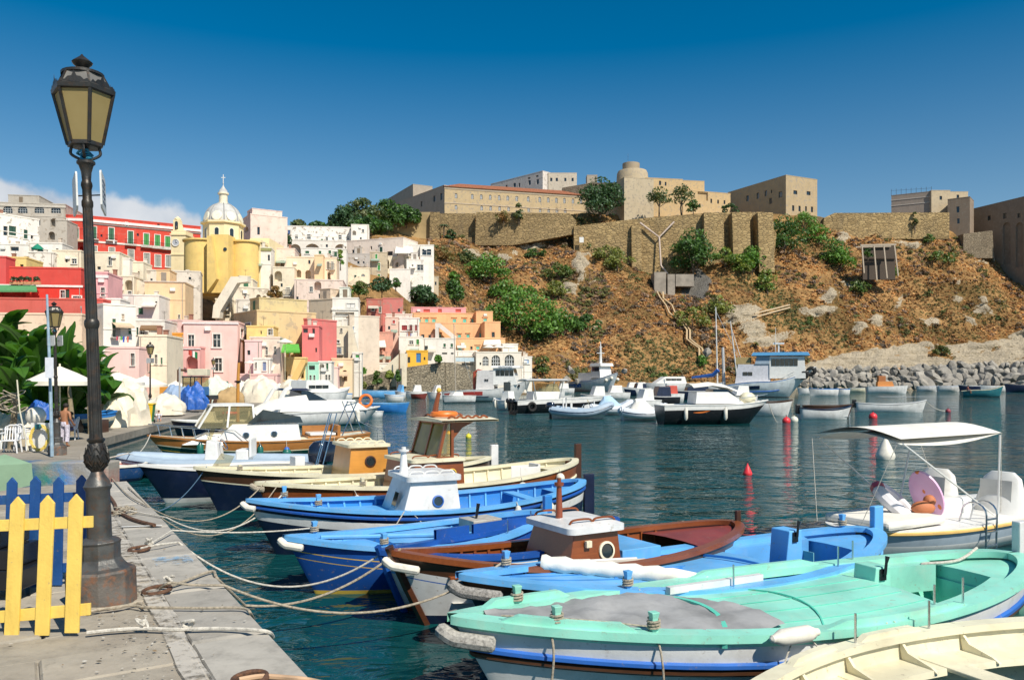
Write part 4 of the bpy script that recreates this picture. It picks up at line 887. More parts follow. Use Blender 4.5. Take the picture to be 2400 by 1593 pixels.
def frame():
    Y = 296; o = P(2060,640,Y); t = thing('concrete_frame','open concrete frame of four leaning posts on the slope','structure',o); k = Y/FP
    C = paint((.45, .37, .28), .9)
    for (xa,xb,yb) in ((2020,2025,628),(2048,2055,645),(2071,2079,640),(2096,2105,635)):
        a,b = P(xa,574,Y)-o,P(xb,yb+12,Y-1)-o; m = MB(); m.tube([a,b],.3,4); m.o('post',C,t)
    m = MB(); a,b = P(2016,575,Y)-o,P(2100,573,Y)-o; m.tube([a,b],.42,4); m.tube([a+Vector((0,4,0)),b+Vector((0,4,0))],.3,4); m.o('beam',C,t)
    m = MB(); a,b = P(2024,604,Y+4)-o,P(2100,604,Y+4)-o; m.tube([a,b],.3,4); m.box((a.x,4.6,a.z-8),(b.x,5.4,a.z+5)); m.o('back_wall',paint((.08,.06,.045),.95),t)
frame()
wallpoly('ruined_wall','crumbling pale wall with holes on the brown slope','wall',284,[(1334,722),(1332,700),(1345,680),(1362,668),(1398,655),(1390,668),(1362,690),(1345,716)],1.2,paint((.56,.44,.28),.95,.2,.3))
m = MB(); o = P(1560, 690, 287)
for a,b in (((1530,640),(1557,690)),((1561,645),(1578,690)),((1580,645),(1622,653))):
    p,q = P(a[0],b[1],288)-o,P(b[0],a[1],288)-o; m.box((p.x,-2+.3*p.x*.1,p.z-3),(q.x,5,q.z))
tag(m.o('cistern',paint((.36,.31,.25),.9,.2,.3,(.15,.13,.11),.5),loc=o),'grey concrete cistern boxes at the foot of the fortress wall','cistern')
for lab,off in (('left handrail of the steep hillside stair',0),('right handrail of the steep hillside stair',9)):
    pts = [onhill(x+off,y)+Vector((0,-1.2,.8)) for x,y in ((1541,690),(1546,704),(1562,722),(1570,740),(1592,760),(1606,778),(1608,800),(1622,812),(1634,822),(1640,850))]
    m = MB(); m.tube(pts,.3,5); tag(m.o('handrail',paint((.58,.42,.24),.9)),lab,'handrail')
for lab,off in (('upper rail of the short hillside footbridge',0),('lower rail of the short hillside footbridge',6)):
    m = MB(); m.tube([onhill(1768,742+off)+Vector((0,-1.5,.6)),onhill(1850,720+off)+Vector((0,-1.5,.6))],.26,5); tag(m.o('handrail',paint((.55,.42,.27),.9)),lab,'handrail')
m = MB(); p = P(1363,562,302); m.box((-.8,0,-1),(.8,.1,1)); tag(m.o('sign',WHITE,loc=p),'small white board at the foot of the fortress wall','sign')
# ================================================================ VEGETATION
LEAF = leafmat('foliage', None, .3)
def leafquads(cen, size, nrm=None, up=.3, asp=1.6):
    """a leaf-sized quad at each centre, turned at random (biased to face outwards)"""
    n = len(cen); d = RNG.normal(size=(n, 3))
    if nrm is not None: d = d*.7+nrm
    d[:, 2] += up; d /= np.linalg.norm(d, axis=1)[:, None]+1e-9
    r = RNG.normal(size=(n,3)); u = np.cross(d,r); u /= np.linalg.norm(u,axis=1)[:,None]+1e-9; v = np.cross(d,u)
    s = (size*RNG.uniform(.6, 1.3, n))[:, None]; u = u*s*asp*.5; v = v*s*.5
    vs = np.stack([cen-u, cen-v*.9, cen+u, cen+v*.9], 1)
    return vs.reshape(-1, 3), np.arange(n*4).reshape(n, 4)
def crown_pts(lobes, n, shell=.55):
    w = np.array([l[3] ** 2 for l in lobes]); idx = RNG.choice(len(lobes),n,p=w/w.sum()); L = np.array(lobes)[idx]
    d = RNG.normal(size=(n,3)); d /= np.linalg.norm(d,axis=1)[:,None]; d[:,2] = np.where(d[:,2] <-.35,-d[:,2],d[:,2])
    r = (shell+(1-shell)*RNG.random(n) ** .6)[:, None]
    return L[:, :3]+d*r*L[:, 3:4]*np.array([1, 1, .85]), d
TRUNK = paint((.13, .10, .07), .95, .3, 3, bump=.6, bs=12)
def tree(label,px,py,wpx,hpx,cols,n=900,leaf=.55,cat='tree',name='tree',at=None,trunk=.25,lob=9,gap=.0,group=None):
    """crown seen about wpx by hpx photo pixels, its foot at (px, py) on the hillside"""
    o = at or onhill(px,py); k = o.y/FP; w,h = wpx*k,hpx*k; t = thing(name,label,cat,o,0,group)
    rr = random.Random(label); lobes = []
    th = h*trunk
    for i in range(int(lob*1.7)):
        a = rr.uniform(0,6.28); q = rr.random() ** .5; r = rr.uniform(.13,.27)*min(w,h*1.3)
        zz = th+(h-th-r*.6)*rr.uniform(.15,1)*(1-.45*q) ; x = math.cos(a)*q*(w/2-r*.8)
        lobes.append((x, math.sin(a)*q*(w*.35), max(zz, r*.45), r))
    lobes.append((0, 0, h-.3*min(w, h), .3*min(w, h)))
    c, d = crown_pts(lobes, n); 
    if gap: c = c[RNG.random(len(c)) > gap]; d = d[:len(c)]
    vs, qs = leafquads(c, np.full(len(c), leaf), d*.8, .35)
    base = np.array(cols[0]); b2 = np.array(cols[1]); mixv = np.clip(RNG.normal(.5,.25,len(c))+.35*np.sin(c[:,0]*1.3+c[:,2]*1.1),0,1)[:,None]
    tint = (base*(1-mixv)+b2*mixv)*RNG.uniform(1.5, 2.5, (len(c), 1))
    npmesh('crown', vs, qs, LEAF, np.repeat(tint, 4, 0), t)
    m = MB(); r0 = max(.10, h*.022)
    m.tube([(0,0,-.8),(.05*h*rr.uniform(-1,1),0,th*.6),(0,0,max(th*1.2,h*.4))],[r0*1.3,r0,r0*.7],6)
    for l in lobes[:5]:m.tube([(0,0,max(th*.8,.2)),(l[0]*.5,l[1]*.5,(th+l[2])/2),(l[0],l[1],l[2])],[r0*.6,r0*.45,r0*.2],5)
    m.o('trunk', TRUNK, t); return t
DG,MG,LG,OL,YG,BG = (.022,.048,.014),(.045,.095,.018),(.075,.155,.025),(.080,.085,.030),(.13,.15,.03),(.030,.060,.028)
BR, OC, PU = (.19, .10, .04), (.36, .205, .08), (.16, .11, .075)
T = tree; gr = 'bushes and trees on the fortress hill'
T('great round green bush spreading right of the orange hotel',1235,796,205,135,(MG,LG),3200,.7,'bush','bush',trunk=.05,lob=18,group=gr)
T('bright green bush below the rock strata above the town',1146,666,132,82,(MG,LG),1900,.65,'bush','bush',trunk=.05,lob=13,group=gr)
T('dark rounded bush above the pink hotel storey at left',985,716,92,52,(DG,BG),1500,.6,'bush','bush',trunk=.05,lob=11,group=gr)
T('dark rounded bush above the pink hotel storey at right',1062,712,74,62,(DG,MG),1300,.6,'bush','bush',trunk=.05,lob=10,group=gr)
T('small light bush perched over the two dark rounded bushes',1066,664,34,30,(MG,LG),500,.55,'bush','bush',trunk=.05,lob=6,group=gr)
T('low spreading bush at the lower right of the great round bush',1370,778,92,44,(DG,MG),1300,.6,'bush','bush',trunk=.05,lob=10,group=gr)
T('dark bush at the foot of the great round bush beside the hotel',1262,800,76,52,(DG,MG),1100,.6,'bush','bush',trunk=.05,lob=9,group=gr)
T('huge dark green bush climbing the fortress wall',1626,638,112,112,(DG,MG),2600,.75,'bush','bush',at=P(1626,640,297),trunk=.05,lob=14,group=gr)
T('lighter green bush at the right foot of the huge dark bush',1700,622,84,46,(MG,YG),1000,.65,'bush','bush',at=P(1700,622,294),trunk=.05,lob=9,group=gr)
T('green bush under the second battered buttress',1762,640,84,70,(MG,LG),1200,.65,'bush','bush',trunk=.05,lob=9,group=gr)
T('long green bush falling below the end of the fortress wall',1840,590,110,92,(DG,MG),1700,.7,'bush','bush',trunk=.05,lob=12,group=gr)
T('green bush right of the long falling bush',1920,575,74,54,(MG,LG),900,.65,'bush','bush',trunk=.05,lob=8,group=gr)
T('yellowish bush in the middle of the slope under the buttresses',1795,690,60,62,(MG,YG),800,.6,'bush','bush',trunk=.05,lob=8,group=gr)
for lab,px,py,w_,h_,cl in (('light green bush between the bright bush and the great round one',1190,705,100,54,(MG,LG)),('olive bush on the slope above the great round one',1300,700,80,46,(OL,YG)),('green bush trailing from the great round one to the low spreading one',1312,782,120,66,(DG,LG)),('olive bush left of the white scree',1305,655,84,44,(OL,MG)),('yellow green bush right of the white scree',1420,610,90,36,(OL,YG)),
        ('green bush on the slope under the keep',1888,545,80,52,(MG,LG)),('green bush below the rocks right of the wall end',1952,612,84,60,(DG,LG)),('olive bush under the drain pipe cistern',1680,740,90,50,(OL,YG)),('dry olive bush high at the left end of the slope',1045,618,80,44,(OL,BR)),('dark shrub patch under the rising road wall',1090,620,70,40,(DG,OL)),('yellow green bush in the middle of the brown slope',1745,640,70,44,(MG,YG)),('olive bush below the concrete frame',2010,690,70,36,(OL,MG)),('green patch on the slope right of the rock overhang',2200,620,90,36,(OL,MG))):
    T(lab,px,py,w_,h_,cl,int(w_*11),.6,'bush','bush',trunk=.03,lob=12,group=gr)
T('small green bush left of the concrete frame',1972,636,76,58,(MG,LG),1000,.65,'bush','bush',trunk=.05,lob=9,group=gr)
T('green bush growing inside the foot of the concrete frame',2088,658,42,38,(MG,LG),500,.6,'bush','bush',trunk=.05,lob=6,group=gr)
T('small dark bush hanging in the concrete frame',2034,606,24,26,(DG,MG),300,.6,'bush','bush',at=P(2034,606,297),trunk=.05,lob=4,group=gr)
T('olive green bush above the steep hillside stair',1450,640,90,60,(OL,YG),1000,.6,'bush','bush',trunk=.05,lob=9,group=gr)
T('olive bush beside the steep hillside stair',1620,768,100,52,(OL,YG),1000,.6,'bush','bush',trunk=.05,lob=9,group=gr)
T('small round bush on the fortress forecourt palm corner',1056,566,32,30,(DG,BG),420,.6,'bush','bush',at=P(1056,566,300),trunk=.05,lob=5,group=gr)
T('dark ivy bush hanging from the overgrown rubble wall',1216,525,26,44,(DG,OL),450,.6,'bush','bush',at=P(1216,520,303),trunk=.05,lob=6,group=gr)
T('brown green creeper on the overgrown rubble wall',1180,520,44,30,(OL,BR),450,.55,'bush','bush',at=P(1180,522,303),trunk=.05,lob=6,group=gr)
T('low hedge on the concrete ledge below the rock strata',1250,606,68,26,(DG,MG),600,.55,'bush','bush',trunk=.05,lob=8,group=gr)
T('dry thorn bush under the white wall sign',1378,590,40,28,(OL,MG),400,.55,'bush','bush',trunk=.05,lob=6,group=gr)
T('lone dark bush on the pale rock above the boulders',2206,832,44,26,(OL,DG),450,.5,'bush','bush',trunk=.05,lob=6,group=gr)
T('green bush below the long golden parapet wall',2175,572,40,26,(MG,OL),400,.6,'bush','bush',trunk=.05,lob=6,group=gr)
T('narrow ivy column on the long golden parapet wall',2144,545,16,46,(DG,OL),300,.5,'bush','ivy',at=P(2144,542,330),trunk=.02,lob=5,group=gr)
T('green bush at the water edge left of the blue roofed trawler',1650,862,44,30,(MG,LG),450,.5,'bush','bush',trunk=.05,lob=6,group=gr)
T('tangled bush at the foot of the slope beside the white end house',1275,880,46,50,(OL,MG),500,.5,'bush','bush',trunk=.05,lob=7,group=gr)
T('big dark tree filling the gap between barrack and bastion',1405,504,128,100,(DG,BG),2600,.8,'tree','tree',at=P(1405,508,326),trunk=.01,lob=16)
T('first slender tree in front of the cream fortress wing',1545,505,72,72,(BG,OL),900,.65,'tree','tree',at=P(1545,506,320),trunk=.35,lob=8,gap=.15)
T('second slender tree in front of the cream fortress wing',1598,503,64,76,(OL,BG),750,.65,'tree','tree',at=P(1598,504,321),trunk=.35,lob=8,gap=.2)
T('low round tree at the right end of the cream fortress wing',1625,502,40,36,(DG,MG),450,.6,'tree','tree',at=P(1625,502,318),trunk=.15,lob=6)
T('dark shrub below the fortress keep',1712,498,44,24,(DG,BG),400,.55,'bush','bush',at=P(1712,498,310),trunk=.05,lob=5)
for lab,px,py,w_,h_,cl,Y in (('tall pine grove tree left of the ruined villa',645,590,62,72,(DG,BG),222),('second dark pine between the tower house and the villa',615,585,40,56,(DG,BG),228),('pine crown rising over the villa roof at left',700,560,52,52,(BG,OL),252),
        ('low pine behind the middle of the villa roof',745,548,56,38,(BG,MG),256),('broad pine on the ridge right of the villa',805,540,76,66,(DG,BG),268),('tallest grey green pine on the ridge',850,530,92,72,(BG,OL),284),('right hand pine of the ridge grove below the barrack',905,522,88,62,(DG,MG),292),
        ('last bushy pine against the golden wall',952,518,56,46,(DG,MG),298),('pine filling the grove in front of the tallest one',868,545,80,50,(DG,MG),262)):
    T(lab,px,py,w_*1.3,h_*1.15,cl,int(w_*30),.7,'pine','pine_tree',at=P(px,py+12,Y),trunk=.06,lob=12)
for lab,px,py,w_,h_,cl,Y in (('green shrub below the pale pink retaining house at left',800,706,56,40,(MG,YG),186),('olive green shrub in the row under the cream oval window house',842,696,54,40,(OL,MG),188),('dark shrub at the right end of the row under the stone house',895,690,64,44,(DG,BG),192),('blue green agave clump at the foot of the white houses',928,676,26,26,(BG,MG),198),
        ('bright climbing shrub between the loggia house and the ruin',798,625,16,40,(YG,LG),168),('brown green shrub under the blind arch annex',645,712,34,44,(OL,BR),139),('bright green pergola plants over the coral house terrace',678,828,52,22,(LG,(.10,.28,.03)),117),
        ('leafy climbing tree on a pole beside the harbour wall',793,890,26,60,(MG,LG),138),('dark shrub at the foot of the climbing tree',786,905,18,34,(DG,MG),137),('yellow green bush growing on the harbour wall at left',838,916,44,38,(YG,OL),146.2),('drooping bush in the middle of the harbour wall',884,908,24,40,(OL,MG),146.4),
        ('creeper trailing over the top of the harbour wall',912,890,24,22,(MG,YG),146.5),('dark creeper on the narrow buttress of the harbour wall',932,896,14,28,(DG,MG),145.5),('green shrub at the door of the low peach house',850,876,18,16,(MG,LG),141),('potted shrubs on the restaurant garden wall',1028,850,22,18,(MG,LG),149)):
    T(lab,px,py,w_,h_,cl,int(w_*14),.42,'shrub','shrub',at=P(px,py,Y),trunk=.1,lob=7)
# ---- dry scrub over the whole slope: nobody could count it
SCRUB = leafmat('dry_grass', None, .3, True, .8, (1.25, 1.05, .7))
def scrub(name, lab, n, smin, smax, k, pal, thr, bias, lo):
    i = RNG.uniform(155, NC-2, n*3); j = RNG.uniform(2, NR-6, n*3)
    i0 = i.astype(int); j0 = j.astype(int); p = TG[i0,j0]+(TG[i0+1,j0]-TG[i0,j0])*(i-i0)[:,None]+(TG[i0,j0+1]-TG[i0,j0])*(j-j0)[:,None]
    px = HX+p[:,0]/p[:,1]*FP; mk = MK[i0,j0]; keep = (mk[:,0] < .16) & (px > 1000) & (mk[:,1] < .3); keep &= ~((mk[:,0] > .05) & (RNG.random(len(keep)) < .6))
    p = p[keep]; big = np.array([fbm((x*.028,y*.028,z*.028+2)) for x,y,z in p]); md = np.array([fbm((x*.15+9,y*.12,z*.15)) for x,y,z in p])
    kk = (big*.6+md+RNG.normal(0,.15,len(p))) > lo; p,big,md = p[kk][:n],big[kk][:n],md[kk][:n]; n = len(p)
    s = RNG.uniform(smin,smax,n)*(1+.3*md); d = RNG.normal(size=(n,k,3)); d /= np.linalg.norm(d,axis=2)[:,:,None]; d[:,:,2] = np.abs(d[:,:,2])
    c = p[:,None]+d*s[:,None,None]*np.array([.9,.9,.75])*RNG.uniform(.5,1,(n,k,1)); vs,qs = leafquads(c.reshape(-1,3),np.repeat(s*bias,k),d.reshape(-1,3)*.6+np.array([.35,-.35,0]),.8,1.9)
    r = np.clip(big*1.9+md*.5+RNG.normal(0,.25,n),-1.2,1.2); pal = np.array(pal); idx = np.clip(((r+1.1)/2.2*len(pal)).astype(int),0,len(pal)-1)
    t = pal[idx]*RNG.uniform(1.4,2.3,(n,1)); t = np.repeat(t,k,0)*RNG.uniform(.8,1.2,(n*k,1)); tag(npmesh(name,vs,qs,SCRUB,np.repeat(t,4,0)),lab,None,None,'stuff')
scrub('scrub','dry brown and golden scrub covering the steep hillside',30000,.3,.8,9,[OL,OL,(.12,.085,.035),BR,(.20,.11,.045),BR,OC,OC,(.24,.13,.05),PU],0,.6,-9)
scrub('bushy_scrub','low olive and grey brown bushes dotted over the steep hillside',2600,.7,1.5,40,[(.05,.085,.02),(.06,.075,.022),(.09,.075,.03),(.10,.075,.05),PU,(.08,.06,.045),(.075,.08,.025)],0,.36,.12)
# ---- banana plants and their neighbours on the quay
BAN = leafmat('banana_leaf', ((.035, .11, .012), (.09, .22, .025)), .4, False, .35)
STEM = paint((.30, .24, .15), .8, .3, 4, (.12, .08, .05), .6)
BLEAF = []
def banana_leaf(L, W, droop, fold, rr):
    rows = []; n = 9
    for i in range(n+1):
        t = i/n; a = droop*t*t; x = L*(t-.18*a*t); z = L*(.55*t-.55*a*t)
        wd = W*(math.sin(math.pi*min(1,t*.92+.06)) ** .6)*(1 if t < .98 else .3)*(1 if rr.random() > .18 else .72)
        rows.append([(x,s*wd*.5*math.cos(fold),z+abs(s)*wd*.5*math.sin(fold)*(1-1.4*t)) for s in (-1,-.5,0,.5,1)])
    m = MB(); m.grid(rows); m.tube([(rows[i][2][0],0,rows[i][2][2]+.01) for i in range(0,n+1)],[.03*(1-i/n)+.006 for i in range(n+1)],4)
    me = m.o('leaf_source',[BAN],sm=True); d = me.data; bpy.data.objects.remove(me); return d
rb = random.Random(3)
for k in range(8):BLEAF.append(banana_leaf(1.0,rb.uniform(.30,.40),rb.uniform(.4,1.2),rb.uniform(.1,.5),rb))
def banana(label, px, Y, h, n, L, seed, name='banana_plant'):
    o = Vector(((px-HX)/FP*Y,Y,FZ)); t = thing(name,label,'banana plant',o,0,'banana plants behind the plastic chairs'); rr = random.Random(seed)
    m = MB(); lean = rr.uniform(-.3,.3); m.tube([(0,0,-.1),(lean*.4,0,h*.5),(lean,0,h)],[.14,.11,.07],9); m.o('stem',STEM,t,sm=True)
    for k in range(n+4):
        lf = bpy.data.objects.new('leaf',rr.choice(BLEAF)); COL.objects.link(lf); lf.parent = t; lf.location = (lean,0,h-.05+.3*rr.random())
        lf.rotation_euler = (rr.uniform(-.35,.35),rr.uniform(-1.0,.15) if k > 2 else -1.15,6.283*(k+rr.random()*.7)/(n+4)); lf.scale = (L*rr.uniform(.75,1.15),)*3
for i,(lab,px,Y,h,n,L) in enumerate((('banana plant with a stem wrapped in coiled rope at the left edge',26,29,2.0,8,1.9),('tall banana plant with an upright leaf behind the second lamp',92,34,2.6,10,2.5),('banana plant at the left picture edge with a ragged brown tipped leaf',-6,36,3.2,10,2.6),('banana plant whose leaves reach behind the tall lamp post',170,36,2.2,10,2.6),
        ('banana plant with drooping leaves right of the tall lamp post',214,37,1.9,9,2.5),('low banana plant filling the gap between the rope stem and the second lamp',60,38,1.5,11,2.4),('banana plant at the back under the peach garden house',130,40,2.4,11,2.7),('shaded banana plant in the back row near the left edge',30,42,2.8,10,2.6),
        ('short banana plant behind the white parasol',150,42,1.4,11,2.4),('short banana plant in the back row behind the hose drum',88,43,1.6,11,2.5),('short banana plant low at the left picture edge',-4,33,1.2,10,2.2),('young banana plant in front of the tall upright leaf one',104,32.5,.7,10,2.3),('young banana plant behind the shirtless man',158,38,.8,10,2.5),('young banana plant left of the tall lamp shaft',188,39,1.0,10,2.5),('young banana plant right of the rope wrapped stem',46,34,.9,10,2.3),('young banana plant behind the cream tarpaulin',228,41,1.3,9,2.5))):
    banana(lab, px, Y, h, n, L, i)
for lab,px,Y,w_,h_ in (('leafy garden shrub behind the shirtless man',185,39,90,60),('garden shrub behind the rope wrapped stem',60,40,110,52),('flowering garden shrub under the white parasol',120,41,80,62)):
    T(lab,px,0,w_,h_,(DG,MG),900,.16,'shrub','shrub',at=Vector(((px-HX)/FP*Y,Y,FZ)),trunk=.05,lob=9)
def palm():
    o = P(1040,562,299); t = thing('palm_tree','small palm in the corner below the barrack wall','palm',o); h = 5.5
    m = MB(); m.tube([(0, 0, -1), (.1, 0, h)], [.25, .2], 7); m.o('trunk', TRUNK, t)
    for k in range(12):
        a = 6.28*k/12; m = MB(); pts = [Vector((math.cos(a)*2.6*s,math.sin(a)*2.6*s,h+1.2*s-2.2*s*s)) for s in (0,.3,.6,1)]
        e = Vector((-math.sin(a),math.cos(a),0))*.35; m.grid([[p-e*w_-Vector((0,0,.2*w_)),p,p+e*w_-Vector((0,0,.2*w_))] for p,w_ in zip(pts,(.3,1,.9,.1))])
        m.o('frond', paint((.05, .075, .025), .6), t)
palm()
# ---- breakwater boulders
ROCKM = stonemat('boulder_stone',(.27,.245,.21),(.38,.35,.30),(.16,.15,.13),.35)
RM = []
rb = random.Random(9)
for k in range(7):
    bm = __import__('bmesh').new(); __import__('bmesh').ops.create_icosphere(bm,subdivisions=2,radius=1)
    pl = [(Vector((rb.gauss(0,1),rb.gauss(0,1),rb.gauss(0,1))).normalized(),rb.uniform(.42,.8)) for _ in range(10)]
    for v in bm.verts:
        for nn, d in pl:
            q = v.co.dot(nn)-d
            if q > 0: v.co -= nn*q
        v.co *= 1+.06*noise.noise(v.co*2.3+Vector((k, 0, 0)))
    me = bpy.data.meshes.new('boulder'); bm.to_mesh(me); bm.free(); me.materials.append(ROCKM); RM.append(me)
def boulder(px, py, Y, r, lab=None):
    b = link('boulder',rb.choice(RM)); b.location = P(px,py,Y); b.rotation_euler = [rb.uniform(0,6.28) for _ in range(3)]; b.scale = [r*rb.uniform(.75,1.25) for _ in range(3)]
    return tag(b, lab, 'boulder', 'breakwater boulders' if 'breakwater' in lab else None)
for rowi,(dy,dY,r0,r1) in enumerate(((0,0,1.2,2.2),(-11,3,1.2,2.3),(-23,6,1.1,2.2),(-34,10,.9,1.8))):
    px = 1868+rowi*4
    while px < 2430:
        r = rb.uniform(r0, r1)*(1+.35*(px > 2150)); k = 1 if px > 1900 else .7
        Y = float(np.interp(px,[1868,2000,2200,2430],[222,226,224,216])); top_ = float(np.interp(px,[1868,2000,2150,2250,2430],[.92,.98,1.06,1.25,1.3]))
        boulder(px,902+dy*top_+rb.uniform(-2,2),Y+dY,r*k*.9,('large ' if r*k > 1.75 else 'small ')+'grey boulder ' +('at the waterline','in the second layer','in the third layer','along the crest')[rowi]+' of the breakwater, ' +('left of the orange cabined boat' if px < 2030 else 'behind the orange cabined boat' if px < 2130 else 'behind the teal motor boat wake' if px < 2250 else 'above the dark moored boats')); px += r*8.2
boulder(1337,867,207,1.7,'big light brown boulder leaning at the foot of the brown slope'); boulder(1328,888,200,1.1,'broken boulder below the big leaning light brown one'); boulder(1464,870,214,.9,'pale rounded boulder behind the middle trawler')
boulder(1657,826,226,1.3,'flat sided boulder at the foot of the steep hillside stair'); boulder(1318,896,188,.9,'low shore boulder right of the white end house'); boulder(1352,893,196,.9,'dark shore boulder under the big leaning one')
# ================================================================ BOATS
class Boat:
    """a hull laid from a bow point to a stern point; local x runs from bow to stern, y to the far side or near side, z up from the water"""
    def __init__(s,name,label,bow,stern,B,hm=.65,cat='boat',group='boats moored in the harbour',rb=.5,rs=.12,ts=0.,pb=.8,ps=.6,tm=.52,kd=.4,q=2.6,at=None,zoff=0):
        (bx, by, hb), (sx, sy, hs) = bow[:3], stern[:3]
        a = P(bx,by,bow[3]) if len(bow) > 3 else Gp(bx,by,hb); c = P(sx,sy,stern[3]) if len(stern) > 3 else Gp(sx,sy,hs)
        s.a,s.c = a.xy,c.xy; s.L = (s.c-s.a).length; d = (s.c-s.a).normalized(); s.d = d
        s.t = thing(name, label, cat, (a.x, a.y, zoff), math.atan2(d.y, d.x), group)
        s.B,s.hb,s.hm,s.hs,s.rb,s.rs,s.ts,s.pb,s.ps,s.tm,s.kd,s.q = B,hb,hm,hs,rb,rs,ts,pb,ps,tm,kd,q
        n = Vector((-d.y, d.x)); s.near =-1 if n.dot((s.a+s.c)/2) > 0 else 1
        s.N = 26
    def tp(s,px):                                # fraction along the boat under a photo column
        r = (px-HX)/FP; return (r*s.a.y-s.a.x)/((s.c.x-s.a.x)-r*(s.c.y-s.a.y))
    def xo(s,px,y):                              # local x of the point seen under a photo column on the line at offset y
        r = (px-HX)/FP; return (r*(s.a.y+s.d.x*y)-s.a.x+s.d.y*y)/(s.d.x-r*s.d.y)
    def b(s, t):
        t = min(max(t, 0), 1)
        if t < s.tm: return s.B/2*math.sin(math.pi/2*t/s.tm) ** s.pb
        return s.B/2*(s.ts+(1-s.ts)*max(0,math.cos(math.pi/2*(t-s.tm)/(1-s.tm))) ** s.ps)
    def zs(s, t):
        return s.hm+(s.hb-s.hm)*((s.tm-t)/s.tm) ** 2 if t < s.tm else s.hm+(s.hs-s.hm)*((t-s.tm)/(1-s.tm)) ** 2
    def pt(s, t, z, side, inset=0.):
        zs = s.zs(t); v = min(max((zs-z)/(zs+s.kd),0),1); q = lerp(1.15,s.q,math.sin(math.pi*min(max(t,0),1 if s.ts == 0 else .62)))
        y = max(s.b(t)*(1-v ** q) ** .65-inset, 0.0)
        return Vector((s.L*t+s.rb*v*(1-t) ** 4-s.rs*v*t ** 4+(inset if t < .02 else 0),side*y,z))
    def T(s, n=None, a=0., b=1.):
        n = n or s.N; return [a+(b-a)*(.5-.5*math.cos(math.pi*i/n)) for i in range(n+1)]
    def hull(s, stripes, side, boot=None, bz=.1):
        mats = [m for _,m in stripes]+[side,boot or side]; ds = [0]+[d for d,_ in stripes]; m = MB(); k = len(stripes)
        for sd in (-1, 1):
            rows = []
            for t in s.T():
                zs = s.zs(t); z = [zs-d for d in ds]; b0 = min(bz, z[-1]-.02)
                z += [lerp(z[-1],b0,i/4) for i in (1,2,3,4)]+[lerp(b0,-s.kd,i/3) for i in (1,2,3)]
                rows.append([s.pt(t, zz, sd) for zz in z])
            nn = len(rows[0])-1; o = len(m.f); m.grid(rows)
            m.m[o:] = [(j if j < k else (k if j < k+4 else k+1)) for i in range(len(rows)-1) for j in range(nn)]
        if s.ts:
            r = [[s.pt(1,z,sd) for z in [lerp(s.hs,-s.kd,i/8) for i in range(9)]] for sd in (-1,1)]; m.k = k; m.grid(r)
        s.hm_ = m.o('hull', mats, s.t, sm=True); return s.hm_
    def edge(s, t, off, dz, sd):
        e = .01; p0,p1 = s.L*(t-e),s.L*(t+e); tx,ty = p1-p0,s.b(t+e)-s.b(t-e); l = math.hypot(tx,ty)
        x, y = s.L*t-ty/l*off, s.b(t)+tx/l*off
        return Vector((x, sd*max(y, 0.004), s.zs(t)+dz))
    def gunwale(s, mat, wi=.11, th=.05, ov=.03, up=.02):
        for sd in (-1, 1):
            m = MB(); m.grid([[s.edge(t,ov,-th,sd),s.edge(t,ov,up,sd),s.edge(t,-wi,up,sd),s.edge(t,-wi,-th,sd)] for t in s.T(40)],cv=True); m.o('gunwale',mat,s.t,sm=True)
        if s.ts:
            m = MB(); w = s.b(1); m.box((s.L-wi,-w+wi,s.hs-th),(s.L+ov,w-wi,s.hs+up)); m.o('gunwale',mat,s.t)
    def rail(s, mat, drop, r, t0=0., t1=1., name='rub_rail'):
        for sd in (-1, 1):
            m = MB(); m.tube([s.pt(t,s.zs(t)-drop,sd)+Vector((0,sd*r*.5,0)) for t in s.T(30,t0,t1)],r,6); m.o(name,mat,s.t,sm=True)
    def lining(s, mat, zf, t0=.015, t1=.985, inset=.06):
        m = MB()
        for sd in (-1,1):m.grid([[s.pt(t,lerp(s.zs(t),min(zf,s.zs(t)-.02),i/4),sd,inset) for i in range(5)] for t in s.T(24,t0,t1)])
        if s.ts:m.grid([[s.pt(t1,lerp(s.hs,zf,i/3),sd,inset) for i in range(4)] for sd in (-1,1)])
        m.o('lining', mat, s.t, sm=True)
    def deck(s, mat, t0, t1, z, name='deck', cam=0., inset=.06, skirt=0., n=18):
        m = MB(); rows = []
        for t in [lerp(t0, t1, i/n) for i in range(n+1)]:
            zz = s.zs(t)+z if z < 0.001 and cam >= 0 and name != 'floor' else z
            y = s.pt(t,min(zz,s.zs(t)),1,inset).y; rows.append([(s.L*t,y*k,zz+cam*(1-k*k)) for k in (-1,-.6,-.25,.25,.6,1)])
        m.grid(rows)
        if skirt:
            for r in (rows[0],rows[-1]):m.grid([r,[(p[0],p[1],p[2]-skirt) for p in r]])
        return m.o(name, mat, s.t, sm=True)
    def thwart(s, mat, t, z, w=.24, th=.04, inset=.05):
        y = s.pt(t,z,1,inset).y; m = MB(); m.box((s.L*t-w/2,-y,z),(s.L*t+w/2,y,z+th)); m.o('thwart',mat,s.t,bev=.008)
    def ribs(s, mat, ts, zf, r=.024, inset=.075):
        for t in ts:
            for sd in (-1, 1):
                m = MB(); m.tube([s.pt(t,lerp(s.zs(t)-.02,zf,i/3),sd,inset) for i in range(4)],r,4); m.o('rib',mat,s.t)
    def stem(s, mat, up=.12, r=.05):
        m = MB(); m.tube([s.pt(0,z,1)+Vector((-.02,0,0)) for z in (-s.kd*.8,0,s.hb*.5,s.hb+up)],r,6,flat=1.0); m.o('stem_post',mat,s.t)
    def rudder(s, mat, z0, z1, w=.28, th=.07, x=.02):
        m = MB(); m.box((s.L+x,-th/2,z0),(s.L+x+w,th/2,z1)); m.o('rudder_post',mat,s.t,bev=.015)
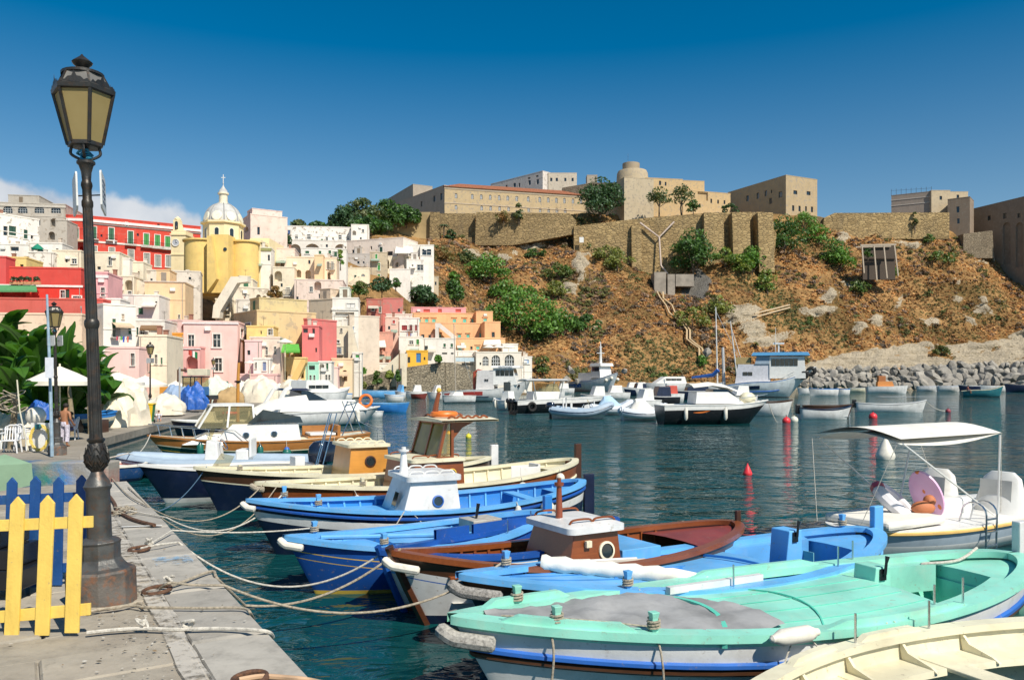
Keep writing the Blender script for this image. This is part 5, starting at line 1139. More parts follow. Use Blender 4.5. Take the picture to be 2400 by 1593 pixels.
    def bollard(s, mat, t, sd, h=.2, rope=True, r=.045):
        p = s.edge(t,-.06,0,sd); m = MB(); m.tube([p-Vector((0,0,.06)),p+Vector((0,0,h*.7)),p+Vector((0,0,h))],[r,r,r*1.35],4); b = m.o('bollard',mat,s.t,bev=.006)
        if rope:
            m = MB(); m.tube([p+Vector((math.cos(a)*(r+.012),math.sin(a)*(r+.012),h*.2+.0045*a)) for a in [k*.6 for k in range(36)]],.012,5); m.o('rope_turns',ROPE,b)
    def pin(s, t, sd, h=.22, mat=None):
        p = s.edge(t,-.05,.0,sd); m = MB(); m.tube([p,p+Vector((0,0,h))],.012,6); m.o('oar_pin',mat or STEEL,s.t)
    def bowfender(s, mat, t=.10, r=.09, drop=.14):
        pts = [s.edge(k,r*.8,-drop-.02,-1) for k in (t,t*.66,t*.33,.004)]+[Vector((-r*1.1,0,s.hb-drop+.03))]+[s.edge(k,r*.8,-drop-.02,1) for k in (.004,t*.33,t*.66,t)]
        m = MB(); m.tube(cat(pts,4),[r*(.6 if i in (0,32) else 1) for i in range(33)],9); m.o('bow_fender',mat,s.t,sm=True)
    def fender(s, label, mat, t, sd, drop, r=.09, l=.42, flat=False, top=None):
        """a fender hangs over the side: a thing of its own"""
        M = s.t.matrix_basis if False else Matrix.Translation(s.t.location) @ Matrix.Rotation(s.t.rotation_euler[2],4,'Z')
        p = s.pt(t,s.zs(t)-drop,sd)+Vector((0,sd*(r*.9+.03),0)); w = M @ p; f = thing('fender',label,'fender',w,s.t.rotation_euler[2],'fenders hung along the boat sides')
        Mx = Matrix.Rotation(R(90), 4, 'Y') if flat else None
        prof = [(.012,-l/2-.05),(r*.45,-l/2-.03),(r*.5,-l/2),(r,-l/2+.09),(r,l/2-.09),(r*.5,l/2),(r*.45,l/2+.03),(.012,l/2+.05)] if l > 2.6*r else [(r*math.sin(math.pi*i/8)+.01,-l/2*math.cos(math.pi*i/8)) for i in range(9)]
        m = MB(); m.lathe(prof, 14, (0, 0, 0), Mx); m.o('body', mat, f, sm=True)
        if top:
            m = MB(); m.lathe([(r*.3,l/2+.05),(r*.55,l/2-.0),(r*.72,l/2-.06)],12); m.o('cap',top,f,sm=True)
        g = s.edge(t, .02, .03, sd)-p; e = (l/2+.03)
        for q in ((-e, e) if flat else (0,)):
            a = Vector((q,0,0)) if flat else Vector((0,0,e)); m = MB(); m.tube([a,(a+g)/2+Vector((q*.1,0,0)),g+Vector((q*.15,0,0))],.009,5); m.o('rope',ROPEW,f)
        return f
    def cabin(s,x0,x1,w0,w1,z0,z1,mat,roofmat,sl0=.1,sl1=.04,ov=.08,th=.06,name='cabin',ports=(),rails=None,camber=.05,front=()):
        m = MB(); A = [(x0,-w0,z0),(x1,-w0,z0),(x1,w0,z0),(x0,w0,z0)]; Bv = [(x0+sl0,-w1,z1),(x1-sl1,-w1,z1),(x1-sl1,w1,z1),(x0+sl0,w1,z1)]
        m.add(A+Bv,[(0,1,5,4),(1,2,6,5),(2,3,7,6),(3,0,4,7),(4,5,6,7)]); c = m.o(name,mat,s.t,bev=.012)
        if roofmat:
            X0,X1,W = x0+sl0-ov*1.3,x1-sl1+ov,w1+ov; r = min(.12,W*.4); poly = []
            for cx_,cy_,a0 in ((X1-r,W-r,0),(X0+r,W-r,90),(X0+r,-W+r,180),(X1-r,-W+r,270)):
                poly += [(cx_+r*math.cos(R(a0+22.5*k)),cy_+r*math.sin(R(a0+22.5*k))) for k in range(5)]
            xm = (X0+X1)/2; m = MB(); rows = [[(x,y,z1-.01) for x,y in poly],[(x,y,z1+th) for x,y in poly],[(lerp(xm,x,.8),y*.75,z1+th+camber*.6) for x,y in poly],[(lerp(xm,x,.35),y*.3,z1+th+camber) for x,y in poly]]
            m.grid(rows,cv=True); n = len(poly); m.f += [tuple(range(n))[::-1],tuple(range(3*n,4*n))]; m.m += [0,0]
            rf = m.o('roof', roofmat, c, sm=True)
            if rails:
                for sd in (-1, 1):
                    for k in range(rails[1]):
                        xa,xb = lerp(X0+.1,X1-.1,k/rails[1]),lerp(X0+.1,X1-.1,(k+1)/rails[1]); y = sd*W*.72; zz = z1+th+camber*.5
                        m = MB(); m.tube(cat([(xa,y,zz),(xa+.06,y,zz+.05),(xb-.06,y,zz+.05),(xb,y,zz)],4),.016,5); m.o('hand_rail',rails[0],c)
        for (x, z, r, ring) in ports:
            f = (z-z0)/(z1-z0)
            for sd in (-1, 1):
                y = lerp(w0,w1,f); an = math.atan2(w0-w1,z1-z0); Mx = Matrix.Rotation(sd*(-R(90)+an),4,'X')
                m = MB(); m.lathe([(r*.98,0),(r*1.3,.0),(r*1.3,.025),(r,.03)],20,(x,sd*y,z),Mx,cap=False); pr = m.o('porthole',ring,c,sm=True)
                m = MB(); m.lathe([(.01,.012),(r,.012),(r,.014)],20,(x,sd*y,z),Mx); m.o('pane',DKGLASS,pr)
        for (y, z, r, ring) in front:
            x = x0+sl0*(z-z0)/(z1-z0); Mx = Matrix.Rotation(-R(90)+math.atan2(sl0,z1-z0),4,'Y')
            m = MB(); m.lathe([(r*.98,0),(r*1.3,.0),(r*1.3,.025),(r,.03)],20,(x,y,z),Mx,cap=False); pr = m.o('porthole',ring,c,sm=True)
            m = MB(); m.lathe([(.01,.012),(r,.012),(r,.014)],20,(x,y,z),Mx); m.o('pane',DKGLASS,pr)
        return c
    def part(s, name, mat, f, sm=False, bev=0, par=None, col=None):
        m = MB(); f(m); return m.o(name, mat, par or s.t, sm=sm, bev=bev, col=col)
    def funnel(s, x, z0, h, r, mat, cap=True):
        m = MB(); m.lathe([(r*2.2,0),(r*1.5,.06),(r,h*.8),(r*1.05,h*.8),(r*1.9,h*.84),(r*1.9,h*.9),(r*.8,h*.91),(r*.8,h)],12,(x,0,z0)); m.o('funnel',mat,s.t,sm=True)
    def rope(s, t, sd, dz=.04):
        M = Matrix.Translation(s.t.location) @ Matrix.Rotation(s.t.rotation_euler[2],4,'Z'); return M @ (s.edge(t,-.05,dz,sd))
WOR = lambda c, d, a=.5, r=.42: paint(c, r, .14, 1.6, d, a, .15, 60, wear=.55)
MINT = WOR((.30,.72,.57),(.52,.56,.44),.35); MINT_SHADE_SEAM = WOR((.13,.62,.46),(.3,.5,.4),.3)  # second mint is darker, cockpit shade put into its colour; seams share it
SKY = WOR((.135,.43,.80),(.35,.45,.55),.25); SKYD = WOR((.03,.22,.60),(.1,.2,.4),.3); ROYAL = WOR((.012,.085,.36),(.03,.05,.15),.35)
HWHITE = WOR((.72,.72,.70),(.40,.38,.33),.4,.35); HCREAM = WOR((.80,.74,.53),(.5,.42,.28),.3); BROWNB = wood((.11,.045,.02),(.045,.02,.010)); REDB = WOR((.25,.05,.04),(.1,.04,.03))
YLINE = paint((.75, .50, .08), .5); BLUEL = WOR((.03, .14, .50), (.06, .1, .2), .3)
AQH = WOR((.02, .16, .19), (.03, .1, .12), .3)
def lever(b, x, y, z, mat):
    c = b.part('console',mat,lambda m:m.add([(x-.16,y-.16,z-.5),(x+.16,y-.16,z-.5),(x+.16,y+.16,z-.5),(x-.16,y+.16,z-.5),(x-.10,y-.17,z),(x+.14,y-.17,z),(x+.14,y+.17,z),(x-.10,y+.17,z)],[(0,1,5,4),(1,2,6,5),(2,3,7,6),(3,0,4,7),(4,5,6,7)]),bev=.012)
    m = MB(); m.box((x-.05,y-.19,z-.16),(x+.05,y-.171,z-.02)); m.tube([(x,y-.21,z-.08),(x+.01,y-.22,z+.06),(x+.03,y-.22,z+.14)],[.022,.018,.03],7); m.o('throttle_lever',BLACK,c,bev=.004)

# ---- 1 green and white gozzo in front
g = Boat('fishing_boat','mint green and white wooden boat with grey cloth over its bow',(1057,1443,.9),(2378,1296,.8),2.35,.63,rb=.75,pb=.78,ps=.5,tm=.55)
g.hull([(.11,MINT),(.27,HWHITE),(.32,BLUEL),(.42,BROWNB)],HWHITE,NAVY,.05); g.gunwale(MINT,.15,.06,.05); g.rail(BLUEL,.30,.035); g.rail(BROWNB,.37,.03)
g.lining(MINT_SHADE_SEAM,-.02,.02,.985); g.deck(MINT,.30,.70,-.10,'hatch_deck',.09,.05,.12); g.deck(MINT,.02,.32,-.16,'fore_deck',.03); g.deck(MINT_SHADE_SEAM,.69,.93,.02,'floor'); g.deck(MINT,.885,.985,-.10,'aft_deck',.03,.05,.7)
for sd in (-1,1):                                # side boards along the cockpit and raised wash boards
    g.part('side_deck',MINT,lambda m:m.grid([[g.edge(t,-.10,-.05,sd),g.edge(t,-.36,-.055,sd),g.edge(t,-.36,-.40,sd)] for t in g.T(10,.69,.89)]))
    for t0,t1 in ((.05,.20),(.44,.70)):g.part('wash_board',MINT,lambda m:m.grid([[g.edge(t,.0,.02,sd),g.edge(t,.0,.02+hh,sd),g.edge(t,-.07,.02+hh,sd),g.edge(t,-.07,.02,sd)] for t,hh in [(lerp(t0,t1,i/8),.07 if 0 < i < 8 else .0) for i in range(9)]],cv=True))
g.part('hatch_joint',MINT_SHADE_SEAM,lambda m:m.tube([g.pt(.5-.05*abs(k) ** 2,g.zs(.5)-.1,1,.1)*0+Vector((g.L*(.52-.06*k*k),k*.95,g.zs(.52)-.088+.09*(1-k*k*.9))) for k in [i/6-1 for i in range(13)]],.012,4))
g.part('hatch_coaming',MINT_SHADE_SEAM,lambda m:m.tube([Vector((g.L*(.30+.06*(1-k*k)),k*.98,g.zs(.33)-.07+.07*(1-k*k))) for k in [i/6-1 for i in range(13)]],.035,4))
g.part('locker_door',MINT,lambda m:(m.box((g.L*.884,-.46,.10),(g.L*.8845-.02,.46,.48))),bev=.004)
lever(g,g.L*.715,.30,.80,MINT); g.ribs(MINT,(.71,.74,.77,.80,.83,.86),.05,.03,.09)
g.thwart(MINT, .70, .40, .3)
g.bowfender(paint((.45,.42,.37),1.0,.35,30,bump=1.0,bs=120),.045,.075,.16); g.rudder(HWHITE,.2,1.22,.26,.12); g.part('rudder_blade',REDB,lambda m:m.box((g.L-.02,-.03,-.5),(g.L+.4,.03,.25)))
for t, sd in ((.105, 1), (.22, -1), (.11, -1)): g.bollard(MINT, t, sd, .2)
for t in (.635, .70): g.pin(t, -1, .3)
g.part('boat_hook',HWHITE,lambda m:m.tube([(g.L*.36,.62,g.zs(.36)+.03),(g.L*.55,.80,g.zs(.55)+.03)],.055,4))
def tarp():
    rows = []
    for i in range(25):
        t = lerp(.045,.40,i/24); w = g.pt(t,g.zs(t)-.03,1,.09).y*(1 if t < .33 else lerp(1,.0+.75,(t-.33)/.07))
        rows.append([(g.L*t+.10*(1-k*k)*(i/24)-(.55 if k > 0 else -.15)*abs(k)*(i/24) ** 2,w*k,g.zs(t)+.02-.03*k*k+.10*math.exp(-((t-.25)/.05) ** 2)*max(0,k)*2*(1-abs(k))+.045*fbm((t*30,k*3,1))) for k in [j/8-1 for j in range(17)]])
    m = MB(); m.grid(rows); o = m.o('tarpaulin',paint((.34,.34,.335),.95,.25,2,(.22,.22,.22),.4,bump=.5,bs=18),sm=True,loc=g.t.location); o.rotation_euler = g.t.rotation_euler; return o
tag(tarp(), 'grey cloth spread over the bow deck of the mint green boat', 'cloth')
BG_ = g
# ---- 2 sky blue gozzo
u = Boat('fishing_boat','large sky blue boat with a rolled white sail on its deck',(1075,1345,.9),(2042,1238,.82),2.3,.60,rb=.7,pb=.8,ps=.5,tm=.55)
u.hull([(.05,SKY),(.20,BROWNB),(.24,SKY)],NAVY,NAVY,.05); u.gunwale(SKY,.14,.05,.05); u.rail(SKY,.23,.025)
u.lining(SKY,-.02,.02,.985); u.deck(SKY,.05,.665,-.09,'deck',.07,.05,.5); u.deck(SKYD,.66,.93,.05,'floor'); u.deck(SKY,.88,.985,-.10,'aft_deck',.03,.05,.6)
for sd in (-1,1):u.part('side_deck',SKY,lambda m:m.grid([[u.edge(t,-.10,-.05,sd),u.edge(t,-.32,-.055,sd),u.edge(t,-.32,-.35,sd)] for t in u.T(10,.66,.89)]))
u.ribs(SKY,[.06+.035*i for i in range(5)]+[.68+.03*i for i in range(7)],.08,.026,.07); lever(u,u.L*.735,-.02,.98,SKY); u.thwart(SKY,.665,.42,.25)
u.part('hatch_coaming',SKYD,lambda m:m.tube([(u.L*(.58+.06*k),.75-1.3*k,u.zs(.6)-.03+.05*math.sin(k*3.1)) for k in [i/8 for i in range(9)]],.022,4))
for x,y in ((.36,.3),(.46,.1),(.5,-.25),(.30,-.1)):u.part('hinge',SKYD,lambda m:m.box((u.L*x,y,u.zs(x)-.03),(u.L*x+.14,y+.03,u.zs(x)-.012)))
for sd in (-.55,-.2,.2,.55):u.part('deck_seam',SKYD,lambda m:m.tube([(u.L*t,u.pt(t,.5,1,.06).y*sd,u.zs(t)-.088+.07*(1-sd*sd)) for t in (.10,.2,.3,.4,.5)],.006,4))
for sd in (-.6,-.3,0,.3,.6):g.part('deck_seam',MINT_SHADE_SEAM,lambda m:m.tube([(g.L*t,g.pt(t,.5,1,.06).y*sd,g.zs(t)-.098+.09*(1-sd*sd)) for t in (.40,.48,.56,.64,.69)],.005,4))
u.bowfender(paint((.33,.31,.28),1.0,.4,40,bump=1.0,bs=90),.06,.07,.15); u.rudder(SKY,.2,1.16,.2,.1); u.part('locker_door',paint((.2,.5,.5),.6),lambda m:m.box((u.L*.86,.25,.3),(u.L*.862,.6,.5)))
for t, sd in ((.115, 1), (.255, -1), (.97, 1)): u.bollard(SKY, t, sd, .22)
for t in (.45, .725, .78): u.pin(t, -1, .28)
def laidon(b, label, name, cat_, mat, pts, r, n=8):
    m = MB(); m.tube(pts,r,n); o = m.o(name,mat,sm=True,loc=b.t.location); o.rotation_euler = b.t.rotation_euler; return tag(o,label,cat_)
laidon(u,'rolled white sail lying across the sky blue deck','rolled_sail','sail',CANVAS,cat([(u.L*.20,.52,u.zs(.2)+.06),(u.L*.28,.10,u.zs(.28)+.06),(u.L*.37,-.33,u.zs(.37)+.05),(u.L*.45,-.62,u.zs(.45)+.02)],8),[.10+.015*math.sin(i*2.1) if i < 18 else .11-.011*(i-17) for i in range(25)],10)
laidon(u,'white oar beside the rolled sail on the sky blue boat','oar','oar',HWHITE,[(u.L*.24,.78,u.zs(.24)-.01),(u.L*.43,.66,u.zs(.43)+.02)],.03); laidon(u,'grey wooden oar beside the rolled sail','oar','oar',paint((.5,.45,.38),.8),[(u.L*.25,.66,u.zs(.25)-.01),(u.L*.44,.56,u.zs(.44)+.02)],.028)
u.fender('white bag fender under the sky blue boat', FENDW, .27, -1, .28, .10, .24)
BU = u
# ---- 3 mahogany cabin boat
h = Boat('cabin_boat','mahogany cabin boat with white hull and brown funnel',(915,1290,.98),(1722,1222,.8),2.05,.66,rb=.7,pb=.8,ps=.5)
h.hull([(.05,MAHOG),(.24,BROWNB),(.33,HWHITE),(.345,BLUEL)],HWHITE,NAVY,.12); h.gunwale(MAHOG,.10,.05,.04); h.lining(MAHOG,.1,.02,.985); h.deck(REDB,.32,.66,.26,'floor'); h.deck(paint((.62,.6,.55),.8),.12,.33,.3,'floor'); h.deck(REDB,.78,.985,-.08,'aft_deck',.04)
h.ribs(MAHOG,[.08+.045*i for i in range(8)]+[.7,.74,.78,.82],.25,.03,.07); h.stem(DKWOOD,.05,.06); h.bowfender(FENDW,.05,.055,.15); h.thwart(MAHOG,.13,.62,.3)
x0, x1 = h.xo(1332, -.6), h.xo(1459, -.56)
hc = h.cabin(x0-.05,x1,.60,.50,.25,1.04,MAHOG,HWHITE,.22,.04,.10,.07,ports=[(lerp(x0,x1,.72),.76,.10,paint((.80,.74,.55),.4))],rails=(MAHOG,2),camber=.07)
h.funnel(lerp(x0,x1,.28),1.1,.62,.035,wood((.30,.07,.025),(.17,.04,.015))); h.part('lamp_box',HCREAM,lambda m:m.box((lerp(x0,x1,.33),-.59,.84),(lerp(x0,x1,.33)+.09,-.535,.93)),bev=.006)
h.part('deck_box',SKY,lambda m:m.box((x1+.05,-.5,.2),(x1+.75,.5,.72)),bev=.01); h.rudder(DKWOOD,.3,.98,.1,.06)
BH = h
# ---- 4 small white and blue boat hidden behind it
v = Boat('rowing_boat','white boat with a blue rim squeezed behind the mahogany cabin boat',(888,1290,.86),(1440,1212,.8),1.7,.68,rb=.6)
v.hull([(.10,SKYD),(.28,HWHITE),(.31,SKY)],HWHITE,REDB,.10); v.gunwale(ROYAL,.09,.05,.03); v.lining(ROYAL,.15); v.deck(SKY,.3,.9,.3,'floor'); v.stem(ROYAL,.06)
for t0,t1 in ((.30,.46),(.48,.72)):v.part('wash_board',ROYAL,lambda m:m.grid([[v.edge(t,.0,.0,1),v.edge(t,.0,.16,1),v.edge(t,-.05,.16,1),v.edge(t,-.05,.0,1)] for t in [lerp(t0,t1,i/8) for i in range(9)]],cv=True))
BV = v
# ---- 5 blue boat with yellow lines
k = Boat('fishing_boat','royal blue boat with yellow lines and light blue inside',(668,1256,.88),(1272,1196,.82),1.95,.64,rb=.65)
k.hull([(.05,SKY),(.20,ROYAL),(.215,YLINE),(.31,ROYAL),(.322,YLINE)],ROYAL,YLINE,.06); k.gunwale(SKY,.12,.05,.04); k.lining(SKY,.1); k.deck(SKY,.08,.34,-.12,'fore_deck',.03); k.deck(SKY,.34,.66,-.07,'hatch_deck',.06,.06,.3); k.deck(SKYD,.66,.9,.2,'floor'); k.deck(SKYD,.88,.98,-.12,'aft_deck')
k.ribs(SKY,[.1+.05*i for i in range(17)],.2,.025,.07); k.bowfender(FENDW,.045,.055,.09); k.rudder(SKYD,.2,1.08,.16,.09); [k.bollard(SKY,t,sd,.2) for t,sd in ((.12,1),(.26,-1))]
k.part('engine_box',paint((.45,.43,.38),.8,.2,3,(.25,.13,.06),.6),lambda m:m.box((k.L*.66,-.22,.3),(k.L*.78,.25,.82)),bev=.01); k.part('throttle_lever',BLACK,lambda m:m.tube([(k.L*.7,0,.8),(k.L*.71,0,1.06)],[.02,.035],6))
laidon(k,'light blue boom lying along the bow of the royal blue boat','boom','boom',SKY,[(k.L*.10,-.18,.84),(k.L*.52,-.62,.74)],.035); [k.pin(t,-1) for t in (.72,.86)]
BK = k
# ---- 6 navy and white boat with white cabin
n = Boat('cabin_boat','navy blue boat with a white band and white cabin',(578,1170,1.0),(1366,1124,1.0),2.3,.74,rb=.7,ps=.5)
n.hull([(.04,SKY),(.20,NAVY),(.36,HWHITE)],NAVY,NAVY,.08); n.gunwale(SKY,.13,.04,.03); n.rail(ROYAL,.12,.03); n.lining(SKYD,.1); n.deck(SKY,.04,.45,-.16,'fore_deck',.03); n.deck(SKY,.62,.93,.32,'floor'); n.deck(SKY,.90,.985,-.12,'aft_deck')
n.ribs(SKY,[.08+.05*i for i in range(18)],.3,.026,.07); x0,x1 = n.xo(938,-.74),n.xo(1083,-.72)
n.cabin(x0,x1,.74,.60,.45,1.24,HWHITE,HWHITE,.26,.06,.09,.08,ports=[(lerp(x0,x1,.62),.86,.085,BLUEL)],rails=(HWHITE,3),camber=.05,front=())
n.part('window',DKGLASS,lambda m:m.add([(x0+.02,-.30,.72),(x0+.02,-.05,.72),(x0+.11,-.05,1.0),(x0+.11,-.30,1.0)],[(0,1,2,3)])); n.funnel(lerp(x0,x1,.24),1.3,.52,.055,HWHITE)
n.bowfender(FENDW,.022,.055,.11); n.rudder(NAVY,.0,1.12,.24,.08); [n.bollard(SKY,t,sd,.24) for t,sd in ((.10,1),(.165,-1))]; n.thwart(SKY,.8,.7)
n.fender('long cream fender lying along the navy boat side',FENDW,.385,-1,.36,.11,.66,True); n.fender('white bag fender near the stern of the navy boat',FENDW,.70,-1,.22,.10,.3); n.fender('grey capped fender at the stern quarter of the navy boat',FENDW,.80,-1,.2,.13,.34,top=NAVY)
BN = n
# ---- 7 gozzo with wheelhouse
w8 = Boat('wheelhouse_boat','varnished boat with a tall wooden wheelhouse and cream inside',(598,1130,1.0),(1346,1074,1.06),2.6,.80,rb=.7,ps=.5)
w8.hull([(.05,HCREAM),(.36,MAHOG),(.42,HCREAM),(.5,BROWNB)],NAVY,NAVY,.08); w8.gunwale(HCREAM,.13,.05,.04); w8.rail(HCREAM,.39,.03); w8.lining(HCREAM,.15); w8.deck(HCREAM,.05,.3,-.14,'fore_deck',.03); w8.deck(HCREAM,.3,.92,.3,'floor'); w8.deck(HCREAM,.9,.985,-.14,'aft_deck')
w8.ribs(HCREAM,[.08+.045*i for i in range(20)],.3,.03,.08); x0,x1 = w8.xo(962,-.8),w8.xo(1090,-.78)
w8.cabin(x0,x1,.82,.74,.3,1.28,MAHOG,HCREAM,.14,.02,.07,.06,ports=[(lerp(x0,x1,.38),1.0,.085,YLINE),(lerp(x0,x1,.76),1.0,.085,YLINE)],rails=(MAHOG,3),camber=.03,front=[(-.35,.98,.08,MAHOG),(.2,.98,.08,MAHOG)])
AMB = paint((.16, .15, .035), .08, .3, 2, bump=0, name='amber_glass')
xa, xb = w8.xo(1026, -.68), x1
def pane(b,q,mat=AMB,name='pane',par=None):return b.part(name,mat,lambda m:m.add(q,[tuple(range(len(q)))]),par=par)
zt = 2.16; wh = w8.part('wheelhouse',MAHOG,lambda m:[m.tube([(xq,y,1.3),(xr,y*.94,zt)],.045,4) for xq,xr in ((xa,xa+.24),(xb-.28,xb-.26)) for y in (-.68,.68)]+[m.tube([(xa,-.02,1.3),(xa+.24,-.02,zt)],.035,4)]+[m.tube([(xa,-.68,1.34),(xa,.68,1.34)],.05,4),m.tube([(xa+.24,-.64,zt-.04),(xa+.24,.64,zt-.04)],.05,4)]+[m.tube([(xa,y,1.34),(xb-.25,y,1.34)],.05,4) for y in (-.68,.68)]+[m.tube([(xa+.24,y*.94,zt-.03),(xb-.25,y*.94,zt-.03)],.045,4) for y in (-.68,.68)])
for y0,y1 in ((-.64,-.05),(.02,.64)):pane(w8,[(xa+.01,y0,1.36),(xa+.01,y1,1.36),(xa+.23,y1*.94,zt-.06),(xa+.23,y0*.94,zt-.06)],par=wh)
GLT = G('clear_glass'); GLT.out(Base_Color=(.5,.45,.25),Roughness=.05); _t = GLT.n('BsdfTransparent',None,Color=(.75,.68,.5)); _m = GLT.n('MixShader',None,Fac=.25,i1=_t.outputs[0],i2=GLT.b.outputs[0]); GLT.t.links.new(_m.outputs[0],GLT.t.nodes['Material Output'].inputs[0]); CLEAR = GLT.m
for y in (-.66,.66):pane(w8,[(xa+.06,y,1.36),(xb-.32,y,1.36),(xb-.31,y*.95,zt-.06),(xa+.28,y*.95,zt-.06)],CLEAR,par=wh)
for y in (-.62,.62):w8.part('bracket',MAHOG,lambda m:m.extr([(xb-.25,y,zt-.02),(xb+.35,y,zt-.02),(xb+.02,y,zt-.16),(xb-.25,y,zt-.45)],(0,.04,0)),par=wh)
w8.part('canopy_roof',HCREAM,lambda m:m.grid([[(x,y,zt+.02+.05*(1-(y/.85) ** 2)) for y in (-.85,-.5,0,.5,.85)] for x in (xa+.02,xb+.85)]+[[(x,y,zt-.02) for y in (-.85,-.5,0,.5,.85)] for x in (xb+.85,xa+.02)],cu=True))
for y in (-.6,.6):w8.part('roof_rail',MAHOG,lambda m:[m.tube(cat([(lerp(xa+.3,xb+.7,i/5),y,zt+.05),(lerp(xa+.3,xb+.7,(i+.5)/5),y,zt+.10),(lerp(xa+.3,xb+.7,(i+1)/5),y,zt+.05)],3),.025,5) for i in range(5)])
w8.part('exhaust_horn',MAHOG,lambda m:m.tube(cat([(xa+.28,0,zt+.05),(xa+.30,0,zt+.3),(xa+.38,0,zt+.62)],5),[.09,.085,.08,.075,.07,.065,.06,.055,.05,.05,.055],8),sm=True); w8.part('horn_tip',YLINE,lambda m:m.sph((xa+.38,0,zt+.68),.06,8))
w8.rudder(DKWOOD,.2,1.44,.18,.1); w8.bowfender(ROPE,.02,.06,.1); w8.bollard(HCREAM,.24,-1,.2)
o = Matrix.Translation(w8.t.location) @ Matrix.Rotation(w8.t.rotation_euler[2], 4, 'Z')
m = MB(); m.torus((0,0,0),.26,.062,24,8); tag(m.o('life_ring',ORANGE,sm=True,loc=o @ Vector((xa+.42,-.18,zt+.14))),'orange life ring lying on the wheelhouse roof','life ring')
for t_,lb in ((.215,'white fender on the dark bow of the wheelhouse boat'),(.32,'mauve grey fender on the side of the wheelhouse boat')):w8.fender(lb,FENDW if t_ < .3 else paint((.42,.40,.47),.5),t_,-1,.38,.10 if t_ < .3 else .14,.36)
for t_,lb in ((.70,'white bag fender right of the wheelhouse'),(.86,'white bag fender near the mahogany stern post')):w8.fender(lb,FENDW,t_,-1,.2,.10,.24)
m = MB(); x = w8.L*w8.tp(1210); m.box((x,-.2,.5),(x+.55,.25,.58)); m.box((x,-.2,.58),(x+.55,-.18,.95)); m.box((x+.53,-.18,.58),(x+.6,.25,1.0)); m.box((x,.23,.58),(x+.53,.25,.95)); ob = m.o('crate',WHITE,loc=w8.t.location,bev=.01); ob.rotation_euler = w8.t.rotation_euler; tag(ob,'white plastic crate in the stern of the wheelhouse boat','crate')
# ---- 8 honey coloured cabin gozzo
e9 = Boat('cabin_boat','dark hulled boat with a honey coloured wooden cabin',(455,1094,1.05),(1148,1070,.95),2.5,.80,rb=.7)
e9.hull([(.04,HCREAM),(.30,BROWNB),(.33,HCREAM)],NAVY,NAVY,.1); e9.gunwale(HCREAM,.12,.05,.04); e9.lining(HCREAM,.2); e9.deck(HCREAM,.04,.4,-.14,'fore_deck',.02); e9.deck(HCREAM,.4,.97,.35,'floor'); e9.ribs(HCREAM,[.08+.05*i for i in range(17)],.35,.028,.08)
x0,x1 = e9.xo(814,-.78),e9.xo(912,-.75); e9.cabin(x0,x1,.80,.70,.5,1.42,HONEY,HCREAM,.12,.02,.08,.06,ports=[(lerp(x0,x1,.55),1.06,.11,DKWOOD)],rails=(HCREAM,4),camber=.03); e9.rudder(HWHITE,.3,1.28,.22,.12); e9.bollard(HCREAM,.12,-1,.16)
# ---- 9 navy dinghy with outboard
def outboard(b, x, y, z, sc=1., col=None, name='outboard_motor'):
    m = MB(); rows = []
    for f,zz in ((.5,0),(.95,.05),(1,.2),(.92,.38),(.6,.48),(.05,.5)):rows.append([(x+(.34*math.cos(a)*f+.05)*sc,y+.2*math.sin(a)*f*sc,z+zz*sc) for a in [2*math.pi*k/14 for k in range(14)]])
    m.grid(rows,cv=True); ob = m.o(name,col or paint((.012,.016,.03),.12,.2,coat=.6),b.t,sm=True)
    m = MB(); m.box((x-.06*sc,y-.07*sc,z-.75*sc),(x+.12*sc,y+.07*sc,z)); m.o('motor_leg',BLACK,ob)
d10 = Boat('motor_boat','navy blue open boat with white inside and black outboard motor',(323,1088,1.0),(742,1088,.7),1.9,.78,ts=.8,rb=.9,ps=.8,tm=.62)
d10.hull([(.05,NAVY)],NAVY,HWHITE,.12); d10.gunwale(WHITE,.14,.04,.02); d10.lining(WHITE,.2); d10.deck(WHITE,.03,.34,-.06,'fore_deck',.04); d10.deck(WHITE,.33,.99,.3,'floor'); d10.thwart(WHITE,.55,.55,.5); d10.part('windscreen',CLEAR,lambda m:m.grid([[(d10.L*.42,y,.75),(d10.L*.47,y*.9,1.12)] for y in (-.6,0,.6)])); outboard(d10,d10.L+.12,0,.72,1.3)
d10.part('boarding_ladder',STEEL,lambda m:[m.tube([(d10.L-.1-.08*i,-.55+.28*(i % 2),.6),(d10.L+.35-.08*i,-.55+.28*(i % 2),2.15)],.018,5) for i in range(3)])
d10.part('instrument_box',WHITE,lambda m:m.box((d10.L*.84,-.3,.6),(d10.L*.9,.1,.98)),bev=.02)
